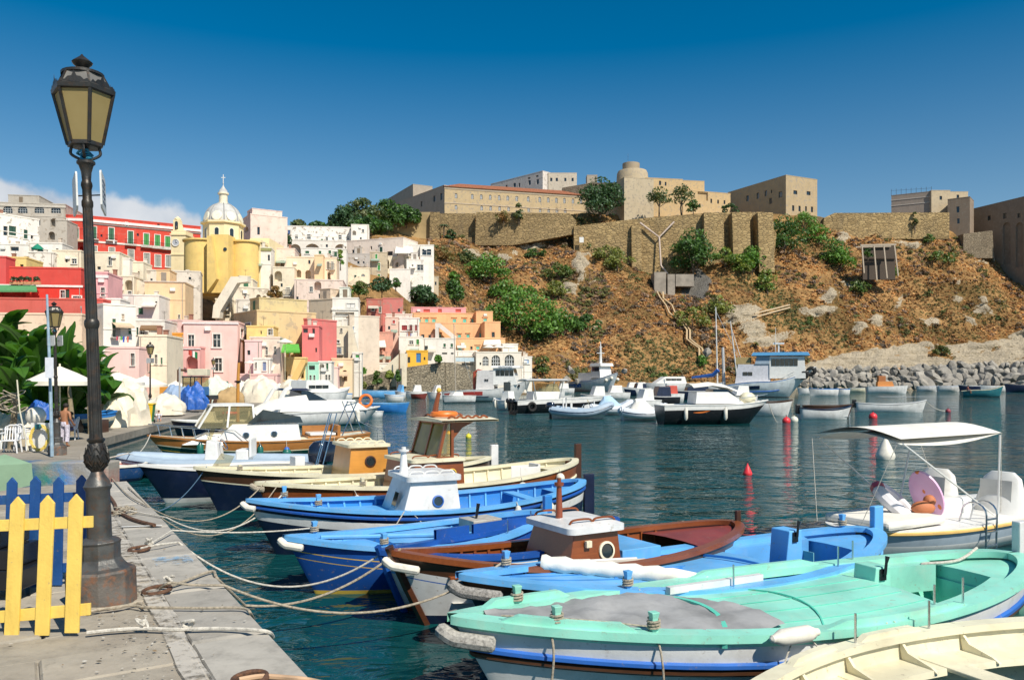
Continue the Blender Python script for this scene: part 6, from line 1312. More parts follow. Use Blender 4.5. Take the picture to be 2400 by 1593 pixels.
# ---- 10 grey inflatable with console
GREYT = paint((.36, .45, .54), .6, .08, 3); LGT = paint((.62, .66, .70), .55, .08, 3)
def rib(name,label,bow,stern,B,tube,r=.26,console=None,cover=None,arch=None,motor=True,low=None,hb=.72):
    b = Boat(name,label,bow,stern,B,.5,cat='inflatable boat',ts=.75,pb=.62,ps=.8,tm=.5,rb=.9,kd=.3); b.hm = min(.5,b.hs+.02); b.hull([],low or HWHITE,low or HWHITE)
    for sd in (-1, 1):
        m = MB(); m.tube(cat([b.edge(t,.05,0,sd)+Vector((0,0,(.28*max(0,.3-t)*2))) for t in (.0,.03,.08,.16,.3,.5,.75,.95,1.02)],4),[r*(.75 if i < 5 else 1) if i < 30 else r*.6 for i in range(33)],10); m.o('inflatable_tube',tube,b.t,sm=True)
        m = MB(); m.tube([b.edge(t,r+.04,.02,sd)+Vector((0,0,.28*max(0,.3-t)*2)) for t in b.T(14,.03,.98)],.03,5); m.o('rub_strake',NAVY,b.t)
    b.deck(LGT, .06, .98, .35, 'floor')
    if console:
        x = b.L*console; m = MB(); m.add([(x,-.35,.3),(x+.5,-.35,.3),(x+.5,.35,.3),(x,.35,.3),(x+.08,-.3,1.15),(x+.4,-.3,1.05),(x+.4,.3,1.05),(x+.08,.3,1.15)],[(0,1,5,4),(1,2,6,5),(2,3,7,6),(3,0,4,7),(4,5,6,7)]); c = m.o('console',WHITE,b.t,bev=.03)
        m = MB(); m.grid([[(x+.06,y,1.1),(x+.2,y*.8,1.5)] for y in (-.3,0,.3)]); m.o('windscreen',CLEAR,c); m = MB(); m.torus((x+.55,0,1.0),.18,.018,16,5,Matrix.Rotation(R(60),4,'Y')); m.o('steering_wheel',STEEL,c)
        b.part('seat',WHITE,lambda m:m.box((x+1.0,-.35,.35),(x+1.4,.35,.85)),bev=.05); b.part('seat_back',WHITE,lambda m:m.box((x+1.42,-.35,.6),(x+1.5,.35,1.2)),bev=.03)
    if cover:
        x = b.L; m = MB(); rows = [[(x*t,b.b(t)*kk*1.0,.72+h_*(1-abs(kk) ** 1.6)) for kk in (-1,-.6,-.25,0,.25,.6,1)] for t,h_ in ((.08,.05),(.3,.3),(.5,.95),(.68,.9),(.8,.2),(.97,.1))]; m.grid(rows); m.o('boat_cover',cover,b.t,sm=True)
    if arch:b.part('roll_bar',WHITE,lambda m:m.tube(cat([(b.L*arch,-.7,.6),(b.L*arch-.05,-.68,1.5),(b.L*arch-.05,0,1.62),(b.L*arch-.05,.68,1.5),(b.L*arch,.7,.6)],4),.06,6),sm=True)
    if motor: outboard(b, b.L+.15, 0, .75, 1.1)
    return b
rib('inflatable_boat','grey blue inflatable with white steering console near the quay',(285,1084,.42),(735,1083,.40),2.1,GREYT,.19,.44,motor=False,low=AQH)
dd = Boat('dinghy','small dark blue dinghy with orange red inside at the quay corner',(338,1078,.55),(250,1090,.5),1.4,.5,ts=.8,pb=.6,ps=.8); dd.hull([],WOR((.01,.05,.15),(.02,.05,.1)),NAVY); dd.gunwale(paint((.75,.7,.6),.6),.06); dd.lining(paint((.65,.12,.06),.7),.2); dd.deck(paint((.65,.15,.08),.7),.05,.98,.3,'floor'); dd.thwart(WHITE,.5,.4)
# ---- 11 green and varnished launch
q = Boat('motor_launch','long launch with varnished topsides and dark green hull',(345,1021,.96,31),(858,1016,.86,34.5),2.6,.66,rb=1.1,ts=.55,pb=.85,ps=.8,tm=.55)
GHULL = WOR((.006, .055, .045), (.02, .06, .05), .3, .25)
q.hull([(.05,HWHITE),(.36,TEAK),(.40,HCREAM),(.56,GHULL),(.585,YLINE)],GHULL,REDB,.02); q.gunwale(TEAK,.12,.04,.03); q.deck(HCREAM,.01,.985,-.02,'deck',.05)
x0,x1 = q.L*q.tp(425),q.L*q.tp(697); q.cabin(x0,x1-.9,.85,.62,.6,.98,WHITE,None,.9,.1); 
q.cabin(x0+1.0,x1,1.0,.92,.55,1.34,WHITE,None,.8,.12,name='coach_house',ports=[(lerp(x0,x1,.52),.92,.10,STEEL),(lerp(x0,x1,.76),.94,.10,STEEL)])
xw0, xw1 = q.L*q.tp(468), q.L*q.tp(560)
q.cabin(xw0-.1,xw1+.5,.86,.68,1.2,2.05,CLEAR,WHITE,.5,.05,.06,.05,name='windscreen_house'); [q.part('window_post',WHITE,lambda m:m.tube([(a,y,1.22),(b_,y*.8,2.06)],.05,4)) for a,b_ in ((xw0-.1,xw0+.4),(xw0+.95,xw0+1.05),(xw1+.5,xw1+.45)) for y in (-.87,.87)]
xc0, xc1 = q.L*q.tp(600), q.L*q.tp(706)
q.part('canvas_top',CANVAS,lambda m:m.grid([[(lerp(xc0-.3,xc1+.2,f)+.25*abs(kk),.95*kk,hh-.22*kk*kk-(.3*f if kk < 0 else 0)) for kk in (-1,-.7,-.35,0,.35,.7,1)] for f,hh in ((0,1.85),(.3,2.2),(.6,2.35),(1,2.45))]),sm=True); q.part('side_window',DKGLASS,lambda m:m.add([(xc0-.45,q.near*.98,1.36),(xc1-.1,q.near*.98,1.36),(xc1-.2,q.near*.96,1.6),(xc0+.15,q.near*.95,1.9)],[(0,1,2,3)]))
for sd in (-1,1):q.part('bow_rail',STEEL,lambda m:(m.tube([q.edge(t,-.08,.42,sd) for t in q.T(12,.0,.36)]+[q.edge(.42,-.08,.0,sd)],.018,5),[m.tube([q.edge(t,-.08,0,sd),q.edge(t-.012,-.08,.42,sd)],.014,4) for t in (.05,.1,.15,.2,.26,.33)]))
q.part('bench',TEAK,lambda m:(m.box((x1+.3,-.7,.7),(x1+1.6,.7,.78)),m.box((x1+.3,.6,.7),(x1+1.6,.7,1.15)),m.box((x1+1.5,-.7,.78),(x1+1.62,.7,1.2)))); q.part('cushion',WHITE,lambda m:m.box((x1+.4,-.65,.79),(x1+1.45,.55,.9)),bev=.04)
q.part('bathing_platform',STEEL,lambda m:(m.box((q.L,-.8,.30),(q.L+.7,.8,.35)),m.tube([(q.L-.1,-.6,1.25),(q.L+.65,-.6,.85),(q.L+.68,-.6,.35)],.02,5),m.tube([(q.L-.1,.6,1.25),(q.L+.65,.6,.85),(q.L+.68,.6,.35)],.02,5)))
[q.part('awning_pole',STEEL,lambda m:m.tube([(q.L*a,y,.8),(q.L*b_,y,2.15)],.022,5)) for y in (-.8,.8) for a,b_ in ((.86,.93),(.96,.90))]
GF = paint((.01, .13, .10), .4, .15)
for px_,lb,r_,l_,tp_ in ((455,'dark green fender at the bow of the green launch',.13,.62,NAVY),(598,'second green fender with navy cap on the launch',.12,.6,NAVY),(659,'round green and blue fender in the middle of the launch',.17,.36,BLUEL),(770,'long green fender near the stern of the launch',.17,.6,None)):q.fender(lb,GF,q.tp(px_),q.near,.45,r_,l_,top=tp_)
BQ = q
# ================================================================ BOATS FURTHER OUT
def simple(name,label,bow,stern,B,stripes,side,boot,gun,deck=None,hm=.7,dz=-.03,cat_='boat',floor=None,**kw):
    b = Boat(name,label,bow,stern,B,hm,cat=cat_,**kw); b.N = 18; b.hull(stripes,side,boot); b.gunwale(gun,.10,.04,.03)
    if deck: b.deck(deck, .03, .98, dz, 'deck', .03)
    else:b.lining(floor or HWHITE,.15); b.deck(floor or HWHITE,.04,.97,.2,'floor'); [b.thwart(gun,t,b.hm-.2) for t in (.3,.55,.78)]
    return b
def box(b, name, mat, x0, x1, w, z0, z1, s0=0., s1=0., bev=.02, par=None):
    return b.part(name,mat,lambda m:m.add([(x0,-w,z0),(x1,-w,z0),(x1,w,z0),(x0,w,z0),(x0+s0,-w*.92,z1),(x1-s1,-w*.92,z1),(x1-s1,w*.92,z1),(x0+s0,w*.92,z1)],[(3,2,1,0),(4,5,6,7),(0,1,5,4),(1,2,6,5),(2,3,7,6),(3,0,4,7)]),bev=bev,par=par)
def wins(b, x0, x1, y, z0, z1, n, par=None, mat=None):
    for i in range(n):
        a, c = lerp(x0, x1, i/n)+.04, lerp(x0, x1, (i+1)/n)-.04
        for sd in (-1,1):b.part('window',mat or DKGLASS,lambda m:m.box((min(a,c),sd*y-.02,z0),(max(a,c),sd*y+.02,z1)),par=par)
def fwins(b, x, w, z0, z1, n, par=None, sl=0., th=.05):
    for i in range(n):
        a, c = lerp(-w, w, i/n)+.05, lerp(-w, w, (i+1)/n)-.05
        b.part('window',DKGLASS,lambda m:m.add([(x,a,z0),(x,c,z0),(x+sl,c,z1),(x+sl,a,z1)],[(0,1,2,3)]),par=par)
# white motor yacht behind the launch
y = simple('motor_yacht','white motor yacht with dark blue soft top behind the green launch',(890,953,1.2,57),(628,985,.9,52),3.0,[(.1,WHITE),(.14,NAVY)],HWHITE,AQH,WHITE,WHITE,1.0,rb=1.6,ts=.9,pb=.7,ps=.8)
x = lambda b, px: b.L*b.tp(px)
box(y,'superstructure',WHITE,x(y,845),x(y,640),1.15,1.0,1.7,-1.2 if False else 1.0,.2); ws = box(y,'windscreen',DKGLASS,x(y,752),x(y,690),1.0,1.7,2.35,1.3,.1); box(y,'soft_top',NAVY,x(y,735)+.5,x(y,660),.95,2.36,2.5,.4,.1)
for sd in (-1,1):y.part('radar_arch',WHITE,lambda m:m.tube([(x(y,630),sd*1.1,1.2),(x(y,655),sd*1.0,2.4),(x(y,668),sd*.9,2.55)],.14,5)); y.part('bow_rail',STEEL,lambda m:m.tube([y.edge(t,-.1,.55,sd) for t in y.T(10,.0,.4)],.03,4))
o = Matrix.Translation(y.t.location) @ Matrix.Rotation(y.t.rotation_euler[2],4,'Z'); m = MB(); m.torus((0,0,0),.40,.10,20,7,Matrix.Rotation(R(80),4,'X')); tag(m.o('life_ring',ORANGE,sm=True,loc=P(857,939,55.5)),'orange life ring standing on the bow of the white motor yacht','life ring')
y.fender('white fender on the side of the motor yacht', FENDW, .28, y.near, .45, .16, .8)
y2 = simple('motor_yacht','white yacht stern with long white hull top behind the navy soft top',(820,900,2.3,84),(690,915,1.6,78),3.2,[(.1,WHITE)],HWHITE,NAVY,WHITE,WHITE,1.8,rb=1.5,ts=.9)
box(y2,'superstructure',WHITE,y2.L*.3,y2.L*.95,1.2,1.8,3.0,1.8,.2); wins(y2,y2.L*.55,y2.L*.9,1.2,2.2,2.5,3)
sb = simple('motor_boat','white open boat tied behind the green launch near the quay',(400,1000,.9,44),(575,1000,.8,45),2.2,[(.06,WHITE)],NAVY,NAVY,WHITE,WHITE,.8,ts=.8); sb.part('bow_rail',STEEL,lambda m:m.tube([sb.edge(t,-.1,.5,-1) for t in sb.T(8,0,.4)],.025,4)); box(sb,'cabin',WHITE,sb.L*.35,sb.L*.6,.7,.8,1.3,.4,.1)
m = MB(); p = P(557,1000,43); m.tube([(0,0,0),(.02,0,2.4),(.06,0,3.4)],[.1,.09,.07],9); m.k = 1; m.tube([(.06,0,3.4),(.15,0,4.7)],[.06,.02],8); m.k = 2; m.lathe([(.14,0),(.2,.05),(.14,.1)],10,(0,0,2.35)); mo = m.o('mast',[HONEY,DKWOOD,BLACK],loc=p); tag(mo,'orange varnished mast rising beside the crane cab','mast')
m = MB(); m.torus((0,0,0),.34,.09,18,6); tag(m.o('life_ring',RED,sm=True,loc=P(540,968,43)),'red life ring at the foot of the orange mast','life ring')
m = MB(); m.tube([P(600,965,44),P(612,955,44),P(628,965,44),P(640,992,44)],.09,6); tag(m.o('davit',RED,sm=True),'curved red davit arm on the white boat behind the launch','davit')
# black cruiser, inflatables, centre console
c1 = simple('motor_boat','black hulled cruiser with white canopy and two white fenders',(1800,936,1.65,57),(1545,948,1.3,56),2.7,[(.34,WHITE)],BLACK,BLACK,WHITE,WHITE,1.35,rb=1.7,ts=.85,pb=.72,ps=.8)
box(c1,'cuddy',WHITE,x(c1,1735),x(c1,1620),.9,1.4,2.2,1.2,.1); box(c1,'windscreen',DKGLASS,x(c1,1715),x(c1,1660),.8,1.95,2.4,.6,.1)
c1.part('canopy',CANVAS,lambda m:m.grid([[(lerp(x(c1,1725),x(c1,1615),f),.95*kk,hh-.25*kk*kk) for kk in (-1,-.5,0,.5,1)] for f,hh in ((0,2.35),(.3,2.75),(.6,2.9),(1,2.75))]),sm=True); c1.part('side_cushion',HCREAM,lambda m:m.sph((x(c1,1752),0,1.75),.5,12,1.2,.9,.9),sm=True)
c1.part('bow_rail',STEEL,lambda m:m.tube([c1.edge(t,-.1,.4,-1) for t in c1.T(6,.3,0)]+[c1.edge(t,-.1,.4,1) for t in c1.T(6,0,.3)],.03,4)); c1.part('decal',ORANGE,lambda m:m.grid([[c1.pt(t,.95-.12*(t-.6)/.15-d,c1.near,-.012) for d in (0,.09*math.sin(math.pi*(t-.6)/.15)+.01)] for t in [lerp(.6,.75,i/8) for i in range(9)]]))
c1.fender('white fender near the middle of the black cruiser',FENDW,.46,c1.near,.62,.13,.75); c1.fender('white fender near the stern of the black cruiser',FENDW,.82,c1.near,.6,.13,.75)
c2 = simple('motor_boat','black and white centre console boat with white hard top',(1432,920,1.65,75),(1200,946,1.2,71),2.8,[(.38,WHITE)],BLACK,HWHITE,WHITE,None,1.35,rb=1.8,ts=.85,pb=.72,ps=.8,floor=WHITE)
box(c2,'console',WHITE,x(c2,1312),x(c2,1240),.75,.6,2.0,.4,.1); box(c2,'windscreen',CLEAR,x(c2,1305),x(c2,1262),.7,2.0,2.7,.25,.1); c2.part('hard_top',WHITE,lambda m:m.grid([[(lerp(x(c2,1322),x(c2,1225),f),1.1*kk,3.0+.12*(1-kk*kk)+z) for kk in (-1,-.5,0,.5,1)] for f,z in ((0,0),(1,0),(1,-.1),(0,-.1))],cu=True),bev=.04)
for px_, qx in ((1300, 1310), (1250, 1240)):
    for sd in (-.85,.85):c2.part('top_post',STEEL,lambda m:m.tube([(x(c2,px_),sd,.9),(x(c2,qx),sd,2.95)],.05,5))
outboard(c2,c2.L+.1,-.4,1.0,.85,BLACK); outboard(c2,c2.L+.1,.4,1.0,.85,BLACK); c2.part('tyre_fender',RUBBER,lambda m:m.torus(c2.pt(.87,.7,c2.near)+Vector((0,c2.near*.1,0)),.33,.12,16,6,Matrix.Rotation(R(90),4,'X')),sm=True)
rib('inflatable_boat','grey inflatable with white roll bar and black motor between the black boats',(1432,948,.95,63),(1296,962,.7,64),2.4,GREYT,.33,.36,arch=.8)
rib('inflatable_boat','inflatable under a pale blue cover behind the grey roll bar one',(1478,940,.95,70),(1385,948,.7,70),2.3,LGT,.32,.5,cover=paint((.42,.60,.75),.8),motor=False)
rib('inflatable_boat','white inflatable under a peaked white cover left of the black cruiser',(1558,948,.9,61),(1456,962,.7,61),2.3,LGT,.34,None,cover=CANVAS,motor=False)
s1 = simple('motor_boat','small white boat with hanging fenders left of the black centre console',(1158,932,1.2,82),(1218,940,1.0,80),2.3,[],HWHITE,HWHITE,WHITE,WHITE,1.0,ts=.8); box(s1,'console',WHITE,s1.L*.4,s1.L*.7,.5,1.0,1.9,.1,.1); s1.part('windscreen',DKGLASS,lambda m:m.box((s1.L*.5,-.5,1.9),(s1.L*.53,.5,2.8)))
for k_,lab in ((.12,'first white fender bunched on the small white boat'),(.3,'second white fender bunched on the small white boat'),(.75,'third white fender on the small white boat')):s1.fender(lab,FENDW,k_,s1.near,.4,.13,.7)
# trawlers
f1 = simple('trawler','white trawler with a red band and red crane by the harbour wall',(1246,878,3.3,112),(1042,915,1.3,114),4.6,[(.12,WHITE)],HWHITE,NAVY,HWHITE,WHITE,1.65,cat_='trawler',rb=2.4,ts=.7,pb=.72,ps=.7,kd=.6); f1.hb = 3.3
X = lambda px: x(f1, px)
f1.part('red_band',paint((.45,.05,.04),.6),lambda m:m.grid([[f1.pt(t,f1.zs(t)-d,f1.near,-.02) for d in (.25,.75)] for t in [lerp(.52,.97,i/10) for i in range(11)]]))
f1.part('rub_strake',NAVY,lambda m:m.tube([f1.pt(t,f1.zs(t)-1.0,f1.near) for t in [lerp(.45,.98,i/10) for i in range(11)]],.06,5)); hs_ = box(f1,'deck_house',paint((.62,.60,.58),.6),X(1162),X(1120),1.5,1.5,4.3,0,.2); br = box(f1,'bridge',WHITE,X(1216),X(1160),1.5,2.3,4.6,.6,0); box(f1,'bridge_roof',WHITE,X(1222),X(1156),1.65,4.6,4.95,0,0)
wins(f1,X(1208),X(1166),1.46,3.55,4.35,4,br); fwins(f1,X(1216)+.33,1.3,3.5,4.4,3,br,.2); wins(f1,X(1150),X(1140),1.5,2.8,3.1,2,hs_)
fc_ = bpy.data.curves.new('lettering','FONT'); fc_.body = 'ANTONIO'; fc_.size = .42; fc_.extrude = .01; fc_.align_x = 'CENTER'; fo = bpy.data.objects.new('lettering',fc_); COL.objects.link(fo); me_ = bpy.data.meshes.new_from_object(fo.evaluated_get(bpy.context.evaluated_depsgraph_get())); bpy.data.objects.remove(fo); me_.materials.clear(); me_.materials.append(paint((.25,.30,.38),.7)); fl = link('lettering',me_,br)
fl.location = ((X(1222)+X(1156))/2,f1.near*1.67,4.62); fl.rotation_euler = (R(90),0,0 if f1.near < 0 else R(180))
f1.part('crane_arm',paint((.36,.06,.03),.6),lambda m:m.tube([(X(1112),0,1.4),(X(1112),0,4.0),(X(1120),0,4.3),(X(1142),0,3.9)],.22,6)); f1.part('bulwark_rail',WHITE,lambda m:[m.tube([f1.edge(t,-.1,dz,f1.near) for t in f1.T(8,.05,.38)],.04,4) for dz in (.35,.7)])
[f1.part('anchor_port',BLACK,lambda m:m.box((f1.L*.12,sd*1.02-.1,2.0),(f1.L*.155,sd*1.02+.1,2.35))) for sd in (-1,1)]
f2 = simple('trawler','white and blue trawler with three round fenders on its bow',(1446,872,4.6,192),(1338,904,2.0,206),6.4,[(.15,SKYD)],WOR((.66,.71,.73),(.4,.45,.5)),REDB,HWHITE,WHITE,2.6,cat_='trawler',rb=2.4,ts=.6,pb=.6,ps=.7,kd=.7)
X = lambda px:x(f2,px); f2.part('blue_band',BLUEL,lambda m:m.grid([[f2.pt(t,f2.zs(t)-d,sd,-.03) for d in (.6,1.5)] for t in [lerp(.6,.97,i/8) for i in range(9)]]) if False else [m.grid([[f2.pt(t,f2.zs(t)-d,sd,-.03) for d in (.6,1.5)] for t in [lerp(.55,.97,i/8) for i in range(9)]]) for sd in (f2.near,)])
br = box(f2,'bridge',WHITE,f2.L*.22,f2.L*.42,1.9,3.4,6.2,.5,0); box(f2,'bridge_roof',WHITE,f2.L*.2,f2.L*.44,2.1,6.2,6.9,.2,.2,par=br); wins(f2,f2.L*.25,f2.L*.4,1.86,5.0,6.0,3,br); fwins(f2,f2.L*.22+.33,1.7,4.9,6.0,4,br,.18); box(f2,'deck_house',WHITE,f2.L*.44,f2.L*.72,1.7,2.6,4.6)
f2.part('mast',HWHITE,lambda m:(m.tube([(f2.L*.34,0,6.8),(f2.L*.34,0,9.5),(f2.L*.34,0,12.2)],[.4,.28,.08],7),m.tube([(f2.L*.34,-1.2,9.4),(f2.L*.34,1.2,9.4)],.1,4),m.tube([(f2.L*.34,-.5,10.9),(f2.L*.34,.5,10.9)],.08,4)))
for i, (t_, sd) in enumerate(((.10, f2.near), (.03, f2.near), (.07, -f2.near))):
    p = Matrix.Translation(f2.t.location) @ Matrix.Rotation(f2.t.rotation_euler[2],4,'Z') @ (f2.pt(t_,f2.zs(t_)-1.1,sd)+Vector((-.25,sd*.35,0))); m = MB(); m.sph((0,0,0),.42,12); tag(m.o('round_fender',FENDW,sm=True,loc=p),('left','middle','right')[i]+' one of three round white fenders on the blue trawler bow','fender')
f3 = simple('trawler','big pale trawler with sky blue wheelhouse roof and tyres on its bow',(1912,858,5.2,136),(1692,905,1.9,141),5.8,[(.18,SKYD)],WOR((.64,.69,.70),(.4,.44,.46),.4),REDB,HWHITE,WHITE,2.7,cat_='trawler',rb=5.0,ts=.75,pb=.62,ps=.7,kd=.7)
X = lambda px:x(f3,px); f3.part('blue_strake',BLUEL,lambda m:m.tube([f3.pt(t,f3.zs(t)-1.7,f3.near) for t in [lerp(.35,.95,i/10) for i in range(11)]],.09,5)); f3.part('black_band',NAVY,lambda m:m.grid([[f3.pt(t,f3.zs(t)-d,f3.near,-.02) for d in (.7,1.3)] for t in [lerp(.58,.80,i/6) for i in range(7)]]))
hs_ = box(f3,'deck_house',paint((.60,.60,.64),.6),X(1806),X(1724),2.0,2.2,5.6,0,.5); box(f3,'bamboo_screen',paint((.36,.27,.12),.9),X(1760),X(1726),1.8,5.62,6.8); br = box(f3,'bridge',WHITE,X(1888),X(1804),2.1,3.2,6.9,.2,0); box(f3,'upper_bridge',paint((.30,.38,.46),.5),X(1804)+.02,X(1770),2.0,5.62,7.0,0,.3)
box(f3,'bridge_roof',paint((.07,.28,.52),.6),X(1898),X(1762),2.4,7.05,7.6,.3,.3,par=br); wins(f3,X(1870),X(1808),2.04,5.3,6.5,6,br); wins(f3,X(1765),X(1742),1.96,3.7,4.3,2,hs_); f3.part('bow_rail',WHITE,lambda m:[m.tube([f3.edge(t,-.1,dz,f3.near) for t in f3.T(8,.1,.42)],.045,4) for dz in (.4,.8)])
for i,(t_,sd) in enumerate(((.11,f3.near),(.035,f3.near),(.02,-f3.near))):f3.part('tyre_fender',RUBBER,lambda m:m.torus(f3.pt(t_,f3.zs(t_)-.5,sd)+Vector((-.1,sd*.3,0)),.55,.24,16,7,Matrix.Rotation(R(75),4,'X')),sm=True)
f3.part('radar',WHITE,lambda m:(m.tube([(X(1825),0,7.5),(X(1825),0,9.0)],.12,5),m.box((X(1825)-.9,-.2,9.0),(X(1825)+.9,.2,9.3)),m.tube([(X(1818),.3,7.5),(X(1818),.3,11.8)],.05,4))); f3.part('exhaust_pipe',paint((.5,.5,.5),.6),lambda m:m.tube([(X(1697),0,2),(X(1694),0,8.6)],[.3,.24],8)); [f3.part('anchor_port',BLACK,lambda m:m.box((f3.L*.13,sd*1.25-.1,3.0),(f3.L*.17,sd*1.25+.1,3.4))) for sd in (-1,1)]
# sailing boats, cruisers and small craft near the far shore
sl1 = simple('sailing_boat','small white sailing boat with a bare mast beside the red banded trawler',(1036,925,1.0,106),(1112,922,.9,108),2.3,[(.08,NAVY)],HWHITE,NAVY,WHITE,WHITE,.9,ts=.5); box(sl1,'cabin',WHITE,sl1.L*.25,sl1.L*.6,.7,.9,1.4,.4,.1); sl1.part('mast',paint((.42,.36,.28),.5),lambda m:m.tube([(sl1.L*.42,0,.9),(sl1.L*.36,0,10.4)],[.08,.05],6)); sl1.part('stay',STEEL,lambda m:m.tube([(sl1.L*.37,0,10.2),(sl1.L,0,1.2)],.02,3))
sl2 = simple('sailing_boat','sailing boat with a bright blue sail cover and white mast',(1700,872,2.6,158),(1618,890,2.0,162),3.2,[(.15,SKYD)],HWHITE,NAVY,WHITE,WHITE,2.0,ts=.5); sl2.part('mast',HWHITE,lambda m:m.tube([(sl2.L*.22,0,2),(sl2.L*.27,0,17.2)],[.16,.1],6)); sl2.part('sail_cover',BLUEL,lambda m:m.tube([(sl2.L*.2,0,4.9),(sl2.L*.35,0,3.9),(sl2.L*.95,0,3.4)],[.45,.4,.2],7),sm=True); sl2.part('stay',HWHITE,lambda m:m.tube([(sl2.L*.27,0,16.5),(sl2.L*-.6,0,4)],.05,3))
m = MB(); m.tube([P(1730,905,150),P(1712,752,150)],[.16,.09],6); m.tube([P(1713,765,150),P(1745,865,149)],.05,4); tag(m.o('mast',HWHITE),'second white mast left of the blue wheelhouse roof','mast')
cr = simple('motor_yacht','sleek white cruiser moored below the brown slope',(1500,880,2.4,170),(1622,888,2.2,172),3.6,[(.2,WHITE)],HWHITE,NAVY,WHITE,WHITE,2.2,rb=2,ts=.8); box(cr,'superstructure',WHITE,cr.L*.25,cr.L*.85,1.4,2.2,3.6,2.2,.4); wins(cr,cr.L*.45,cr.L*.75,1.38,2.8,3.2,3)
BR0 = paint((.55, .08, .05), .6)
nv = lambda lab,bx,sx,py,Y,cl,st=None,hh=1.2,B=2.2,cab=None,gun=WHITE:(lambda b:(box(b,'cabin',cab,b.L*.35,b.L*.75,.7,hh-.1,hh+1.1,.4,.1) if cab else None,b)[1])(simple('small_boat',lab,(bx,py,hh*1.15,Y),(sx,py,hh,Y+1),B,[(.12,st or cl)],cl,cl,gun,WHITE,hh,ts=.5))
for a in (('small white boat with a blue rim left of the middle trawler stern',1262,1300,903,165,HWHITE,SKYD,1.1,2.0),('white cabin boat between the trawlers',1255,1322,913,130,HWHITE,None,1.2,2.3,WHITE),('white runabout close behind the hard top boat',1340,1262,925,96,HWHITE,None,1.0,2.1,WHITE),('white boat with a navy stripe behind the roll bar inflatable',1360,1432,922,100,HWHITE,NAVY,1.1,2.2,WHITE),('low white launch under the middle trawler bow',1400,1475,914,125,HWHITE,None,1.0,2.2,WHITE),('white cruiser stern left of the sleek cruiser',1470,1524,905,150,HWHITE,None,1.4,2.4,WHITE),('white boat with a red cushion in front of the navy awning',1535,1600,912,110,HWHITE,None,1.1,2.2,BR0),('pale boat squeezed between the cruiser and the blue sail cover',1606,1655,902,150,HWHITE,None,1.2,2.2,WHITE),('white day cruiser behind the long brown decked boat',1690,1770,925,95,HWHITE,NAVY,1.2,2.3,WHITE),('white runabout along the quay behind the yacht',745,790,921,104,HWHITE,None,1.0,2.0,WHITE),('small pale boat by the wall left of the red one',900,945,920,112,HWHITE,SKY,.9,1.9),('navy awning boat in front of the sleek cruiser',1560,1690,898,120,NAVY,NAVY,1.3,2.4,NAVY),('second navy awning boat left of the blue sail cover',1462,1530,897,150,NAVY,WHITE,1.2,2.2,NAVY),('white day boat moored right of the middle trawler',1448,1510,895,172,HWHITE,None,1.3,2.2,WHITE),
          ('white speedboat with an orange ring left of the middle trawler',1290,1345,903,175,HWHITE,None,1.1,2.2,WHITE),('dark hulled boat with a blue canopy behind the inflatables',1500,1590,925,88,BLACK,NAVY,1.2,2.2,NAVY),('white open boat behind the peaked cover inflatable',1470,1545,925,80,HWHITE,None,1.0,2.2,WHITE),('long white boat with brown deck behind the black cruiser',1858,1740,936,68,HWHITE,BROWNB,1.2,2.2,None,BROWNB),
          ('pale blue rimmed boat moored left of the boulders',1895,1962,902,150,HWHITE,SKYD,1.3,2.3,None,SKYD),('second pale blue rimmed boat touching the first',1960,1988,905,155,HWHITE,SKYD,1.2,2.0,None,SKYD),('white boat tied below the tyres of the big trawler',1868,1900,905,165,HWHITE,None,1.2,2.1),
          ('yellowish flat boat in front of the boulders',2040,1988,902,190,HCREAM,None,1.0,2.2),('white boat near the boulders behind the motor boat wake',2200,2148,897,205,HWHITE,BLUEL,1.3,2.4),('white boat with white stern post before the dark boulders',2252,2196,893,200,HWHITE,SKYD,1.4,2.6),('navy boat with a white rim before the dark boulders',2246,2296,892,196,NAVY,HWHITE,1.5,2.6),('white boat with a brown rim before the dark boulders',2296,2354,890,196,HWHITE,BROWNB,1.6,2.6,None,BROWNB),
          ('navy boat with a reddish brown deck at the right picture edge',2354,2440,886,190,NAVY,HWHITE,1.8,3.0,None,BROWNB),('sky blue and white boat moored along the stone harbour wall',832,928,911,132,SKY,HWHITE,1.2,2.4,None,SKY),('second sky blue boat tied outside the first at the wall',720,826,915,118,HWHITE,SKYD,1.0,2.2,None,SKY),('blue rowing boat behind the bow of the white yacht',960,858,947,76,SKYD,SKY,.8,1.8,None,SKY),
          ('white speedboat against the stone harbour wall',948,1000,911,135,HWHITE,None,1.0,2.2,WHITE),('dark red boat beside the white speedboat at the wall',1002,966,917,128,REDB,None,.8,2.0),('white boat with a sun arch near the small sailing boat',1000,1042,914,118,HWHITE,None,1.1,2.2,WHITE),('white boat under a blue cover at the foot of the wall',926,948,911,125,HWHITE,SKY,1.1,2.0,SKY),('white boat low at the end of the far quay',760,800,914,128,HWHITE,None,.9,2.0),
          ('white dinghy floating below the bow of the yacht',862,892,966,66,HWHITE,None,.45,1.3)):nv(*a)
ob_ = nv('orange cabined white boat moored before the boulders',2128,2030,897,175,HWHITE,None,1.5,2.8,paint((.62,.24,.06),.5)); box(ob_,'wheelhouse',paint((.40,.14,.04),.5),ob_.L*.55,ob_.L*.72,.6,2.6,3.8)
def rower(lab, bow, stern, rim, gun, Y=None):
    b = simple('rowing_boat',lab,bow,stern,1.9,[(.07,rim)],HWHITE,HWHITE,gun,None,.75,rb=.5,ts=.6,cat_='boat'); b.part('stern_motor',BLACK,lambda m:m.box((b.L-.1,-.15,.4),(b.L+.25,.15,1.15)),bev=.05); return b
